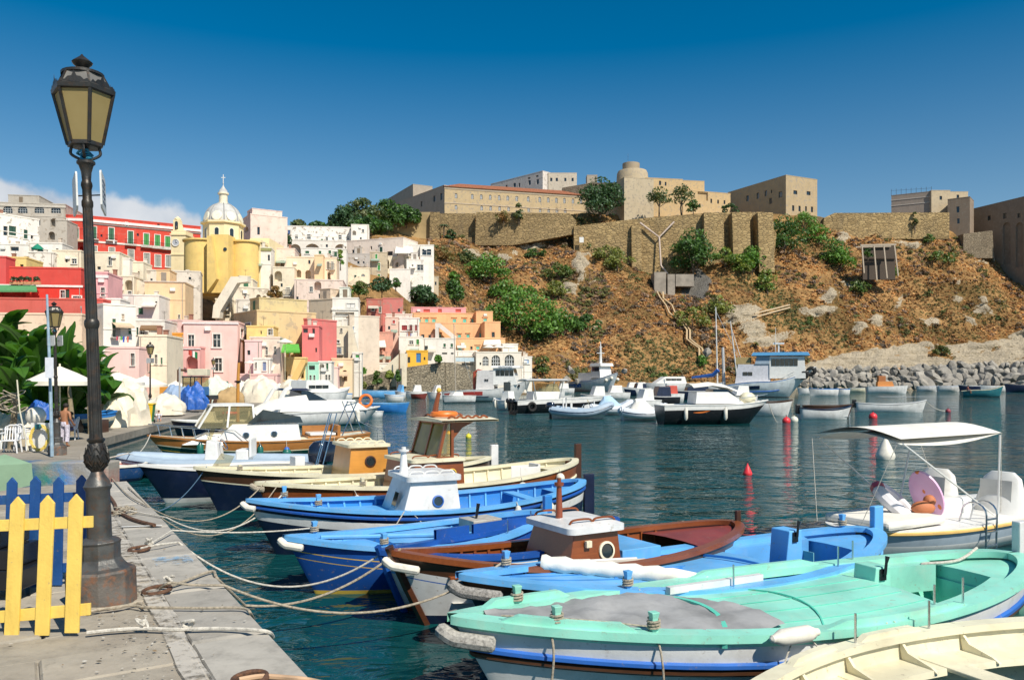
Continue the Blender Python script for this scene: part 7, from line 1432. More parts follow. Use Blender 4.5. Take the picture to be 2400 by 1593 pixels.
rower('white rowing boat with a dark rim beside the two buoys',(1996,950,1.05,63),(1872,957,.9,63),NAVY,NAVY); rower('long white rowing boat moored beyond the red buoy',(2172,937,1.15,76),(2004,948,.9,77),NAVY,HWHITE)
nv('brown decked dark boat behind the white rowing boat with dark rim',2000,1880,951,67,BROWNB,BROWNB,.9,1.7,None,BROWNB)
mb_ = simple('motor_boat','small teal motor boat driven by a man leaving a white wake',(2352,902,2.0,140),(2254,921,1.0,142),2.4,[(.08,HCREAM)],AQH,BLACK,HCREAM,None,1.2,rb=.7,ts=.6,floor=AQH)
foam = wornpaint('wake_foam',(.80,.84,.85),.30); o = P(2254,930,141); m = MB(); m.grid([[Vector((o.x-d*.24,142.2+sd*(.35+d*.02),.03)) for sd in (-1,0,1)] for d in range(0,60,2)]); m.grid([[Vector((o.x+d*.3,138.8-.3*abs(sd),.03)) for sd in (-.7,0,.7)] for d in range(0,28,2)]); tag(m.o('wake_foam',foam),'white wake foam behind the small teal motor boat',None,None,'stuff')
# ---- pedal boat with sun canopy
p_ = Boat('pedal_boat','white pedal boat with a cream sun canopy and swimming ladder',(1968,1240,.55,13.9),(2382,1198,.55,16.6),2.05,.52,cat='pedal boat',ts=.8,pb=.42,ps=.8,tm=.45,rb=.3,kd=.25)
p_.hull([(.05,paint((.72,.45,.14),.5)),(.27,paint((.33,.40,.46),.5))],HWHITE,HWHITE); p_.gunwale(WHITE,.1,.03,.02); p_.deck(WHITE,.02,.985,.0,'deck',.05,.02); p_.rail(paint((.78,.50,.16),.5),.04,.035)
L_ = p_.L
def seat(xc, yc):
    m = MB(); rows = []
    for zz,d,wv in ((.5,.62,.46),(.78,.5,.45),(.95,.34,.42),(1.2,.2,.36),(1.32,.10,.22)):rows.append([(xc+.3-d*.2+d*math.cos(a)*.55,yc+wv*math.sin(a),zz) for a in [2*math.pi*k/20 for k in range(20)]])
    m.grid(rows,cv=True); m.f.append(tuple(len(m.v)-20+i for i in range(20))); m.m.append(0); return m.o('seat',WHITE,p_.t,sm=True)
seat(L_*.72, -.42); seat(L_*.62, .55)
for yc,xc in ((-.42,L_*.72),(.55,L_*.62)):p_.part('seat_pad',paint((.68,.66,.60),.7),lambda m:m.grid([[(xc-.02-.10*(1-(k/.3) ** 2)*0+.10*(z-.6),yc+k,z) for k in (-.3,-.15,0,.15,.3)] for z in (.62,.9,1.18)]))
p_.part('centre_console',WHITE,lambda m:m.box((L_*.45,-.2,.5),(L_*.66,.2,.86)),bev=.06); p_.part('float_fairing',WHITE,lambda m:m.sph((L_*.84,0,.52),.6,18,1.1,1.5,.45,8),sm=True)
cz = 2.02; ca = [(L_*.10, -.9), (L_*.92, -.9), (L_*.92, .9), (L_*.10, .9)]
p_.part('canopy',CANVAS,lambda m:m.grid([[(lerp(L_*.08,L_*.62,f),lerp(-.85,.85,k),cz+.22*math.sin(math.pi*k)*(1-.3*math.cos(f*6))-.10*math.sin(math.pi*f)+.10*f) for k in [j/10 for j in range(11)]] for f in [j/16 for j in range(17)]]+[[(lerp(L_*.62,L_*.08,f),lerp(-.85,.85,k),cz-.012+.22*math.sin(math.pi*k)*(1-.3*math.cos(f*6))-.10*math.sin(math.pi*f)+.10*f) for k in [j/10 for j in range(11)]] for f in [1-j/16*0 for j in (0,)]]),sm=True)
for sd in (-.85, .85):
    for f in (.09,.61):p_.part('canopy_pole',WHITE,lambda m:m.tube([(L_*(.62 if sd < 0 else .5),sd*.92,.55),(L_*f,sd,cz+.1*f)],.018,6))
    p_.part('canopy_cord',ROPEW,lambda m:m.tube([(L_*.06,sd,cz),(L_*-.01,sd*.5,.6)],.006,4)); p_.part('canopy_cord',ROPEW,lambda m:m.tube([(L_*.62,sd,cz+.1),(L_*.70,sd*.7,.6)],.006,4))
yl = p_.near*1.08; xl = L_*p_.tp(2185)
for xx in (xl-.16, xl+.16):
    p_.part('ladder_rail',STEEL,lambda m:m.tube([(xx,yl*1.0,-.3),(xx,yl*1.02,.6)]+[(xx,yl*1.02-p_.near*.22*(1-math.cos(a)),.72+.2*math.sin(a)) for a in [math.pi*j/8 for j in range(9)]]+[(xx,yl-p_.near*.46,.55)],.017,6))
for zz in (-.05,.18,.42,.64):p_.part('ladder_rung',STEEL,lambda m:m.tube([(xl-.16,yl*1.015,zz),(xl+.16,yl*1.015,zz)],.02,5))
p_.part('sun_pad',CANVAS,lambda m:m.box((L_*.05,-.75,.57),(L_*.34,.55,.72)),bev=.06)
MP = Matrix.Translation(p_.t.location) @ Matrix.Rotation(p_.t.rotation_euler[2], 4, 'Z')
def pinkmat():
    g = G('pink_float_print'); v = g.n('TexVoronoi',None,Scale=3.6,Vector=g.co()).outputs['Distance']; c = g.ramp(v,[(.0,(.30,.36,.55)),(.10,(.75,.20,.05)),(.26,(.75,.20,.05)),(.28,(.80,.45,.68)),(1.0,(.82,.52,.74))]); return g.out(Base_Color=c,Roughness=.4)
m = MB(); m.lathe([(.01,.04),(.40,.05),(.47,.02),(.48,0),(.47,-.03),(.01,-.04)],28); o = m.o('swim_board',pinkmat(),sm=True,loc=MP @ Vector((L_*.42,-.1,.98))); o.rotation_euler = (R(-20),R(66),R(15)); o.scale = (1,.62,1); tag(o,'pink flowered swim board leaning on the pedal boat seat','swim board')
m = MB(); m.torus((0,0,0),.36,.12,24,8); o = m.o('swim_ring',[paint((.74,.72,.74),.4)],sm=True,loc=MP @ Vector((L_*.30,.12,.86))); o.rotation_euler = (R(20),R(38),0); tag(o,'white swim ring with red band on the pedal boat','swim ring')
m = MB(); m.torus((0,0,0),.36,.126,6,8,None,R(40),R(150)); q_ = m.o('band',paint((.45,.05,.09),.5),o,sm=True)
m = MB(); m.sph((0,0,0),.16,10,1.4,.8,.8); m.sph((.14,.05,.12),.11,9); o = m.o('beach_bag',paint((.50,.17,.07),.7),sm=True,loc=MP @ Vector((L_*.33,-.35,.80))); tag(o,'crumpled orange brown beach bag beside the pink swim board','bag')
# ---- front cream boat cut by the lower right corner
cf = Boat('rowing_boat','cream painted open boat cut by the lower right corner',(1640,1750,.62,5.5),(2760,1496,.62,8.2),2.3,.58,rb=.5,pb=.75,ps=.55); cf.hull([(.1,HCREAM)],HCREAM,NAVY); cf.gunwale(HCREAM,.12,.05,.04); cf.lining(HCREAM,.05); cf.deck(SKYD,.2,.9,-.02,'floor')
cf.part('seat_shelf',HCREAM,lambda m:m.grid([[cf.pt(t,.36,1,.05),cf.pt(t,.36,1,.42),cf.pt(t,.30,1,.42)] for t in cf.T(12,.2,.85)]))
for t_ in (.30,.42,.55,.68):cf.part('knee',HCREAM,lambda m:m.extr([cf.pt(t_,.56,1,.06),cf.pt(t_,.44,1,.16),cf.pt(t_,.38,1,.40),cf.pt(t_,.34,1,.46),cf.pt(t_,.30,1,.08)],(.035,0,0)))
[cf.thwart(HCREAM,t_,.33,.26) for t_ in (.42,.60)]; [cf.pin(t_,1,.3) for t_ in (.45,.62)]
for t0,t1 in ((.28,.40),(.46,.60)):cf.part('wash_board',HCREAM,lambda m:m.grid([[cf.edge(t,.0,.02,1),cf.edge(t,.0,.02+hh,1),cf.edge(t,-.07,.02+hh,1),cf.edge(t,-.07,.02,1)] for t,hh in [(lerp(t0,t1,i/8),.05 if 0 < i < 8 else .0) for i in range(9)]],cv=True))
BG_.fender('large white fender low on the green boat side',HWHITE,.40,-1,.36,.12,.62,True); BG_.fender('second large white fender nearer the stern of the green boat',HWHITE,.54,-1,.30,.11,.56,True); BG_.fender('dirty cream fender lying on the rail of the green boat',FENDW,.385,-1,-.02,.08,.5,True)
# ---- buoys
def buoy(lab, px, py, r, mat, kind='ball', Y=None):
    Y = Y or GY(py+r*.6,0); rr = r/FP*Y; b = thing('buoy',lab,'buoy',((px-HX)/FP*Y,Y,rr*.35),0,'mooring buoys'); m = MB()
    if kind == 'ball':m.sph((0,0,0),rr,16,m=10); m.tube([(0,0,rr*.9),(0,0,rr*1.25)],rr*.15,6)
    else:m.lathe([(.02,-rr),(rr*.7,-rr*.8),(rr,-rr*.1),(rr*.95,rr*.2),(rr*.45,rr*1.3),(rr*.16,rr*1.9),(rr*.10,rr*2.2)],16)
    m.o('float',mat,b,sm=True); m = MB(); z = rr*(1.3 if kind == 'ball' else 2.2); m.torus((0,0,z+rr*.1),rr*.14,rr*.05,10,5,Matrix.Rotation(R(90),4,'X')); m.o('ring',NAVY,b); return b
BR_ = paint((.75,.04,.05),.4,.1,4); BW = paint((.70,.70,.58),.5,.1,4,(.3,.28,.2),.3)
buoy('white conical buoy behind the pedal boat canopy',2075,1062,22,FENDW,'cone'); buoy('small red pear shaped buoy alone in mid harbour',1752,1106,11,BR_,'cone'); buoy('red ball buoy touching the cream white one',1843,984,9.5,BR_); buoy('cream white ball buoy beside the red one',1861,982,9.5,BW); buoy('red ball buoy under the long white rowing boat',2046,974,9.5,BR_); buoy('small dark red ball buoy near the bow of the long rowing boat',2222,962,6,paint((.28,.04,.06),.5))
buoy('lemon yellow ball buoy right of the wheelhouse',1098,1021,7,paint((.70,.62,.04),.5)); buoy('orange yellow ball buoy seen through the wheelhouse glass',1052,1014,6,paint((.75,.42,.02),.5)); buoy('yellow ball buoy behind the wheelhouse post',1034,996,6,paint((.70,.58,.04),.5)); buoy('tiny red buoy beyond the yacht bow',917,930,3.2,BR_); buoy('tiny red buoy in the calm water left of the small sailing boat',966,929,3,BR_)
# ================================================================ THINGS ON THE QUAY
def lampglass():
    g = G('frosted_lamp_glass'); c = g.mix(g.noise(6,4),(.36,.27,.10),(.46,.36,.16)); t = g.n('BsdfTranslucent',None,Color=(.6,.46,.18)); g.out(Base_Color=c,Roughness=.55)
    mx = g.n('MixShader',None,Fac=.35,i1=g.b.outputs[0],i2=t.outputs[0]); g.t.links.new(mx.outputs[0],g.t.nodes['Material Output'].inputs[0]); return g.m
LG_ = lampglass()
IRONG = paint((.105,.105,.10),.45,.3,6,(.17,.075,.03),.65,bump=.3,bs=40,metal=.4); IRONR = paint((.13,.115,.10),.6,.4,5,(.27,.10,.035),.9,bump=.5,bs=40)
SIGN = paint((.66, .66, .63), .5, .1, 3, (.4, .36, .3), .4)
def lamp_proto():
    t = thing('street_lamp','tall black street lamp in the foreground with flaking iron base','street lamp',(0,0,0),0,'street lamps along the quay'); k = 246.
    z = lambda y: (1430-y)/k; d = lambda w: w/k/2
    m = MB(); m.lathe([(d(154),-.03),(d(154),z(1356)),(d(148),z(1350))],8,ph=R(22.5)); m.o('base_block',IRONR,t,bev=.01)
    m = MB(); m.lathe([(d(148),z(1352)),(d(120),z(1345)),(d(102),z(1335)),(d(90),z(1326)),(d(90),z(1292)),(d(96),z(1286)),(d(82),z(1280)),(d(60),z(1276))],8,ph=R(22.5)); m.o('plinth',IRONG,t,bev=.006)
    dc = lambda w: d(w)*.85
    m = MB(); m.lathe([(dc(64),z(1278)),(dc(62),z(1166)),(dc(70),z(1160)),(dc(74),z(1154)),(dc(66),z(1150)),(dc(62),z(1143)),(dc(40),z(1128)),(dc(32),z(1120))],24); m.o('lower_column',IRONG,t,sm=True)
    m = MB(); m.lathe([(dc(32),z(1120)),(dc(44),z(1112)),(dc(56),z(1095)),(dc(54),z(1080)),(dc(42),z(1060)),(dc(37),z(1052)),(dc(46),z(1047)),(dc(48),z(1043)),(dc(40),z(1040))],24); b = m.o('leaf_bulb',IRON,t,sm=True)
    for j in range(8):
        a = 2*math.pi*j/8; e = Vector((-math.sin(a),math.cos(a),0)); nn = Vector((math.cos(a),math.sin(a),0)); m = MB()
        rr = [(30, 1116), (50, 1106), (60, 1094), (57, 1078), (46, 1062), (46, 1054)]
        m.grid([[nn*dc(w+2-5*abs(s))+e*s*.038*wf+Vector((0,0,z(yy))) for s in (-1,-.5,0,.5,1)] for (w,yy),wf in zip(rr,(.6,1.1,1.3,1.1,.7,.1))])
        for q in range(4):m.tube([nn*dc(rr[q][0]+5)+Vector((0,0,z(rr[q][1]))),nn*dc(rr[q+1][0]+4)+e*.03+Vector((0,0,z(rr[q+1][1])))],.005,4); m.tube([nn*dc(rr[q][0]+5)+Vector((0,0,z(rr[q][1]))),nn*dc(rr[q+1][0]+4)-e*.03+Vector((0,0,z(rr[q+1][1])))],.005,4)
        m.o('acanthus_leaf', IRON, b, sm=True)
    fl = lambda a,zz:1-.09*max(0,math.cos(12*a)) ** .5*(1 if zz < z(470) else .3)
    m = MB(); m.lathe([(dc(36),z(1040)),(dc(34),z(1032)),(dc(34),z(1025)),(dc(32),z(778))],72,flute=fl); m.o('fluted_shaft',IRON,t,sm=True)
    m = MB(); m.lathe([(dc(33),z(780)),(dc(38),z(774)),(dc(40),z(768)),(dc(38),z(762)),(dc(32),z(758))],24); m.o('shaft_ring',IRON,t,sm=True)
    m = MB(); m.lathe([(dc(31),z(760)),(dc(26),z(492))],72,flute=fl); m.o('fluted_shaft',IRON,t,sm=True)
    m = MB(); m.lathe([(dc(25),z(495)),(dc(30),z(488)),(dc(30),z(478)),(dc(24),z(472)),(dc(24),z(450)),(dc(30),z(440)),(dc(28),z(433)),(dc(23),z(428)),(dc(27),z(408)),(dc(38),z(392)),(dc(48),z(388)),(dc(48),z(383)),(dc(30),z(378)),(dc(12),z(372)),(dc(10),z(350)),(dc(20),z(346))],24); m.o('capital',IRON,t,sm=True)
    for j in range(4):
        a = R(20+90*j); c,s_ = math.cos(a),math.sin(a); m = MB(); m.tube(cat([(c*d(24),s_*d(24),z(378)),(c*d(62),s_*d(62),z(366)),(c*d(60),s_*d(60),z(350)),(c*d(66),s_*d(66),z(343))],4),.014,6); m.o('bracket',IRON,t)
    m = MB(); rr = random.Random(2); m.tube(cat([(math.cos(q*2.2)*.06*rr.uniform(.6,1.3),math.sin(q*2.2)*.06*rr.uniform(.6,1.3),z(384-26*(q % 5)/5-6*rr.random())) for q in range(16)],4),.012,5); m.o('blue_twine',paint((.02,.20,.32),.8),t)
    n6 = 6; rb_,rt,zb,zt_ = d(78),d(134),z(343),z(222); ph = R(10); ang = [ph+2*math.pi*j/6 for j in range(6)]; cp = lambda r,a,zz:Vector((r*math.cos(a),r*math.sin(a),zz))
    m = MB(); m.lathe([(rb_*.8,zb-.03),(rb_*1.02,zb-.02),(rb_*1.02,zb+.015),(rb_*.9,zb+.02)],6,ph=ph); m.o('lantern_base',IRON,t)
    m = MB(); m.lathe([(rt*.97,zt_-.02),(rt*1.06,zt_-.01),(rt*1.08,zt_+.03),(rt*.98,zt_+.04)],6,ph=ph); m.o('lantern_rim',IRON,t)
    for j in range(6):
        a,a2 = ang[j],ang[(j+1) % 6]; m = MB(); m.tube([cp(rb_,a,zb),cp(rt,a,zt_)],.017,4); m.o('lantern_bar',IRON,t)
        m = MB(); m.add([cp(rb_*.965,a,zb),cp(rb_*.965,a2,zb),cp(rt*.965,a2,zt_),cp(rt*.965,a,zt_)],[(0,1,2,3)]); m.o('pane',LG_,t)
        zr0,zr1,r0,r1 = zt_+.04,z(178),rt*.93,d(90); m = MB(); m.add([cp(r0,a,zr0),cp(r0,a2,zr0),cp(r1,a2,zr1),cp(r1,a,zr1)],[(0,1,2,3)]); m.o('roof_panel',paint((.20,.19,.17),.5,.2,4,metal=.3),t)
        m = MB(); m.tube([cp(r0,a,zr0),cp(r1,a,zr1)],.012,4); m.o('roof_bar',IRON,t)
        A,B_ = cp(rt*1.05,a,zt_+.035),cp(rt*1.05,a2,zt_+.035); m = MB(); orn = [(0,0),(.1,.035),(.2,.02),(.3,.05),(.42,.055),(.5,.11),(.58,.055),(.7,.05),(.8,.02),(.9,.035),(1,0)]; nn = (A+B_).normalized()*.012; nn.z = 0
        m.extr([A.lerp(B_,u)+Vector((0,0,v)) for u,v in orn],nn); m.o('crest',IRON,t)
    m = MB(); m.lathe([(d(94),z(180)),(d(94),z(174)),(d(60),z(170)),(d(30),z(166)),(d(22),z(160)),(d(40),z(152)),(d(46),z(147)),(d(40),z(144)),(d(20),z(136)),(d(8),z(131)),(d(3),z(127))],20); m.o('finial',IRON,t,sm=True)
    for j, (xx, za, zb_, tl) in enumerate(((-.115, 500, 425, -6), (.155, 498, 418, 5))):
        m = MB(); rz = R(122 if j == 0 else 112); M = Matrix.Translation((xx,.0,(z(500)+z(420))/2)) @ Matrix.Rotation(rz,4,'Z'); pl = outline(-.22,.22,-.17,.17,False)
        m.extr([M @ Vector((u,-.008,v)) for u,v in ((-.22,-.15),(-.19,-.18),(.19,-.18),(.22,-.15),(.22,.15),(.19,.18),(-.19,.18),(-.22,.15))],M.to_3x3() @ Vector((0,.016,0))); sg = m.o('sign_plate',SIGN,t)
        m = MB()
        for q in range(5):m.box((-.15,-.0125,.10-.05*q),(.13-.05*(q % 2),-.009,.115-.05*q),M)
        m.o('print', paint((.32, .34, .40), .7), sg)
    m = MB(); m.tube([(-.12,.02,z(462)),(.16,.02,z(462))],.007,5); m.o('sign_wire',IRON,t); return t
lp = lamp_proto(); p = Gp(239,1405,QZ); lp.scale = (1.022,)*3; lp.location = P(239,1400,8.02).xy.to_3d()+Vector((0,0,QZ)); lp.rotation_euler = (0,R(-2.1),0); H0 = 5.29
for px,ytop,lab in ((135,707,'street lamp with paper notices beside the blue post'),(352,801,'street lamp in front of the cream yellow house'),(500,838,'street lamp in front of the big pink house window'),(576,856,'street lamp before the pink arcade'),(620,866,'farther street lamp right of the pink arcade'),(644,871,'farthest street lamp beside the yellow stair house')):
    Y = FP*2.55/(HY-ytop); c = copy_tree(lp,((px-HX)/FP*Y,Y,FZ),.5,lab,(2.55+CZ-FZ)/H0); c.rotation_euler = (0,R(-1.2) if px < 200 else 0,.5)
lp_ = thing('post','light blue leaning wooden post beside the second street lamp','post',P(122,1040,26)); m = MB(); a = Vector(lp_.location); m.tube([Vector((0,0,-.4)),P(118,900,26)-a,P(110,690,26)-a],[.055,.05,.035],7); m.o('shaft',paint((.30,.42,.52),.7,.2,6,(.5,.5,.45),.5),lp_)
m = MB(); q0 = P(114,845,25.7)-a; m.box((q0.x-.08,-.36,q0.z-.55),(q0.x+.18,-.34,q0.z+.1)); m.o('paper_notice',paint((.72,.74,.80),.8),lp_)
# picket fences
PY_ = paint((.86,.60,.13),.55,.08,4,(.55,.33,.06),.35,bump=.3,bs=30,wear=.5,streak=True); PB_ = paint((.012,.075,.26),.55,.15,4,(.05,.16,.22),.3,bump=.3,bs=30,wear=.5,streak=True)
def fence(name, label, Y, pk, rails, mat, wpx, th=.024):
    o = P(100, 1490, Y); t = thing(name, label, 'fence', o); k = Y/FP
    for (xt, yt, xb, yb) in pk:
        a,b = P(xt,yt,Y)-o,P(xb,yb,Y)-o; w = wpx*k/2; m = MB(); ht = w*1.15
        m.extr([(b.x-w,0,b.z),(b.x+w,0,b.z),(a.x+w,0,a.z-ht),(a.x,0,a.z),(a.x-w,0,a.z-ht)],(0,th,0)); m.o('picket',mat,t,bev=.003)
    for (x0, y0, x1, y1, h_) in rails:
        a,b = P(x0,y0,Y)-o,P(x1,y1,Y)-o; hh = h_*k; m = MB(); m.extr([(a.x,th+.002,a.z),(b.x,th+.002,b.z),(b.x,th+.002,b.z+hh),(a.x,th+.002,a.z+hh)],(0,th,0)); m.o('rail',mat,t,bev=.003)
fence('picket_fence','sunny yellow picket fence section leaning by the tall lamp base',6.95,[(40,1163,25,1496),(110,1160,97,1489),(177,1157,167,1483),(-30,1166,-48,1500)],[(-70,1249,213,1237,27),(-70,1467,207,1443,28)],PY_,33)
fence('picket_fence','dark blue picket fence section behind the yellow one',8.6,[(27,1118,20,1374),(82,1115,74,1376),(136,1117,132,1371),(190,1112,188,1330)],[(-40,1185,196,1175,22),(50,1347,155,1342,22)],PB_,24)
m = MB(); m.add([(-.4,0,0),(0,0,0),(.3,.2,.05),(-.1,.3,.2),(-.4,0,.25),(.0,0,.3),(.28,.2,.3),(-.1,.3,.4)],[(0,1,5,4),(1,2,6,5),(2,3,7,6),(4,5,6,7)]); tag(m.o('crate',paint((.22,.34,.22),.7),loc=P(-8,1152,9.2)),'green edge of a crate at the left picture border above the fences','crate')
m = MB(); [m.box((-.5,.1,z0),(.16-.1*j,.6,z0+.2)) for j,z0 in enumerate((0,.205,.41))]; tag(m.o('crate',BLACK,loc=P(-6,1390,7.9),bev=.01),'black crates standing behind the yellow fence at the left border','crate')
# plastic chairs
def chair(label, px, py, Y, rz):
    t = thing('plastic_chair',label,'chair',Vector(((px-HX)/FP*Y,Y,FZ)),rz,'white plastic garden chairs'); W_ = paint((.76,.76,.76),.4,.05)
    m = MB(); m.box((-.24, -.24, .40), (.24, .24, .44)); m.o('seat', W_, t, bev=.02)
    for i in range(5):m = MB(); m.tube([(-.18+.09*i,.23,.44),(-.16+.08*i,.30,.86)],.022,4); m.o('back_slat',W_,t)
    m = MB(); m.tube([(-.24,.22,.44),(-.23,.31,.86),(-.1,.33,.92),(.1,.33,.92),(.23,.31,.86),(.24,.22,.44)],.026,5); m.o('backrest',W_,t)
    for sx in (-1, 1):
        for y in (-.22,.24):m = MB(); m.tube([(sx*.23,y,.42),(sx*.28,y*1.12,0)],[.035,.022],5); m.o('leg',W_,t)
        m = MB(); m.tube([(sx*.27,-.24,.42),(sx*.28,-.26,.66),(sx*.27,.05,.67),(sx*.24,.28,.66)],.026,5); m.o('armrest',W_,t)
chair('white plastic armchair facing us at the left edge of the quay',24,1062,27.5,R(15)); chair('white plastic chair seen from its side behind the second lamp',163,1030,33.5,R(-75)); chair('white plastic chair beside the white board with the hose',62,1060,28.6,R(165))
m = MB(); m.box((-.55,-.4,.68),(.55,.4,.74)); tb = thing('table','white plastic table behind the white armchair','table',P(44,1062,29.2)*1); tb.location.z = FZ; m.o('table_top',WHITE,tb,bev=.02)
for sx in (-.45, .45):
    for sy in (-.3,.3):m = MB(); m.tube([(sx,sy,0),(sx*.9,sy*.9,.68)],.03,5); m.o('leg',WHITE,tb)
# hose on board, buoy, clothes, nets
hb_ = thing('board','white board leaning on the quay behind the yellow hose','board',Vector(((92-HX)/FP*28,28,FZ))); m = MB(); m.box((-.36,.1,0),(.36,.14,.98)); m.o('panel',WHITE,hb_,bev=.01)
m = MB(); pts = []
for q in range(150):a = q*.26; rr = .40+.05*math.sin(q*1.7); pts.append((rr*.78*math.cos(a),-.02-.10*(q % 24)/24,.52+(rr+.04)*math.sin(a)*.98-(.02 if math.sin(a) < 0 else .06)))
m.tube(pts,.022,6); hs2 = m.o('hose',paint((.74,.55,.12),.5),sm=True,loc=hb_.location+Vector((.05,0,0))); tag(hs2,'coiled yellow hose hanging on the white board','hose')
m = MB(); m.lathe([(.01,0),(.1,.01),(.1,.14),(.01,.15)],10,(0,0,0),Matrix.Rotation(R(90),4,'X')); tag(m.o('hose_hook',paint((.03,.16,.17),.5),loc=hb_.location+Vector((.02,-.02,.86)),bev=.01),'teal hose hook at the top of the white board','hook')
m = MB(); m.sph((0,0,0),.34,16,m=10); tag(m.o('float_buoy',FENDW,sm=True,loc=P(84,975,29)),'large cream float resting on the white board','buoy')
def drape(label,name,cat_,px,Y,w,dpt,h,mat,seed,z=None,wr=.12,col=None,tuck=.25):
    wr *= 1.5
    o = Vector(((px-HX)/FP*Y, Y, FZ if z is None else z)); rows = []; n = 30
    for j in range(13):
        v = j/12; row = []
        for i in range(n):
            a = 2*math.pi*i/n; f = math.sin(v*math.pi/2*.98+.03); zz = h*math.cos(v*math.pi/2) ** (.7)
            nz = 1+wr*fbm((math.cos(a)*3.2+seed,math.sin(a)*3.2,v*2.2))+wr*.35*v*math.sin(a*7+seed+3*v+2*math.sin(a*2)) 
            row.append((w/2*f*math.cos(a)*nz,dpt/2*f*math.sin(a)*nz,max(0,zz*(1+wr*1.6*fbm((math.cos(a)*f*1.5+seed,math.sin(a)*f*1.5,3))))))
        rows.append(row)
    m = MB(); m.grid(rows,cv=True); m.f.append(tuple(range(n))); m.m.append(0); return tag(m.o(name,mat,sm=True,loc=o),label,cat_)
TARP = paint((.80,.71,.56),.95,.10,2,(.5,.40,.28),.3,bump=.5,bs=14); BTARP = paint((.02,.11,.44),.5,.2,3,(.25,.36,.55),.4,bump=.4,bs=12)
drape('cream tarpaulin draped over a beached boat right of the tall lamp','tarpaulin','tarpaulin',281,44,2.7,3.0,2.25,TARP,1,wr=.24); drape('lower cream tarpaulin heap against the larger one','tarpaulin','tarpaulin',255,42.2,1.7,1.8,1.3,TARP,5,wr=.2)
drape('sandy cloth bundle at the left picture edge','cloth_bundle','cloth',8,30.2,1.4,1.2,1.15,paint((.62,.52,.36),.95),8); drape('dirty white sail heap behind the rope wrapped stem','cloth_bundle','cloth',52,31,1.5,1.2,1.2,TARP,11)
drape('blue garment hung behind the cream float','garment','clothes',93,31,.9,.5,.7,BTARP,4,z=1.55); drape('blue tarpaulin with hanging folds on a trestle boat','tarpaulin','tarpaulin',453,62,2.0,2.4,1.7,BTARP,3,z=.8,wr=.2); drape('pale blue tarpaulin left of the darker blue one','tarpaulin','tarpaulin',413,64,2.3,2.4,1.5,paint((.30,.40,.55),.7),6,z=1.0); drape('cream covered boat behind the yellow bin','tarpaulin','tarpaulin',390,55,2.4,3,1.3,TARP,9,z=.7)
drape('brown tarpaulin heap beside the blue tarpaulin','tarpaulin','tarpaulin',538,75,2.6,3,1.6,paint((.45,.30,.14),.95),12); drape('cream tarpaulin mound before the pink arcade','tarpaulin','tarpaulin',612,88,4.2,4,2.6,TARP,15); drape('white covered boat between mast and arcade','tarpaulin','tarpaulin',575,90,2.6,4,2.2,TARP,18); drape('pale green edged tarpaulin on a beached boat','tarpaulin','tarpaulin',512,80,3.4,4,2.4,paint((.62,.66,.55),.9),21); drape('white sheet covered boats at the end of the quay','tarpaulin','tarpaulin',690,100,4.5,4,2.3,TARP,24)
m = MB(); rr = random.Random(6)
for q in range(7):c = Vector((rr.uniform(-.3,.3),-.2+rr.uniform(-.1,.1),.1*q)); m.tube([c+Vector((math.cos(a)*(.34+.06*math.sin(a*3+q)),math.sin(a)*.3,.1*math.sin(a*2+q))) for a in [k*.5 for k in range(26)]],.02,5)
tag(m.o('rope_coil',ROPE,loc=P(30,960,28.6)),'thick beige rope coils wound round the banana stem','rope')
m = MB(); m.tube([P(40,720+170,28),P(46,960,27.8),P(66,1055,27.6)],.022,5); tag(m.o('pole',paint((.62,.58,.45),.7),sm=True),'thin pale pole leaning against the banana plant','pole')
# beached dinghy behind the chairs
be = Boat('dinghy','beached dinghy with blue and sand coloured stripes behind the tall lamp',(150,980,1.4,38),(262,965,1.55,40),1.6,1.45,kd=-.72,rb=.4,ts=.5); be.hull([(.22,SKYD),(.42,HCREAM),(.55,WOR((.06,.20,.27),(.2,.2,.2)))],WOR((.05,.13,.17),(.2,.2,.2)),None,1.1); be.gunwale(SKYD,.1)
m = MB(); [m.box((x_,0,FZ),(x_+.3,.8,FZ+.6)) for x_ in (be.a.x+.4,be.a.x+1.6)]; tag(m.o('trestle',DKWOOD,loc=(0,be.a.y-.4,0)),'dark trestle blocks under the beached dinghy','trestle')
# yellow bin
bn = thing('wheeled_bin','yellow and green wheeled bin beside the cream tarpaulin','bin',Vector(((346-HX)/FP*46,46,FZ)),R(12)); m = MB(); m.add([(-.26,-.3,.08),(.26,-.3,.08),(.26,.3,.08),(-.26,.3,.08),(-.36,-.36,1.05),(.36,-.36,1.05),(.36,.36,1.05),(-.36,.36,1.05)],[(0,1,5,4),(2,3,7,6),(3,0,4,7),(3,2,1,0),(1,2,6,5)]); m.m = [0,0,0,0,1]; m.o('body',[paint((.80,.52,.02),.45),paint((.04,.25,.08),.5)],bn,bev=.02)
m = MB(); m.box((-.39,-.39,1.05),(.39,.39,1.13)); m.o('lid',paint((.78,.55,.05),.45),bn,bev=.02); [(lambda m:(m.torus((sx*.3,.3,.1),.07,.035,12,5,Matrix.Rotation(R(90),4,'Y')),m.o('wheel',RUBBER,bn)))(MB()) for sx in (-1,1)]
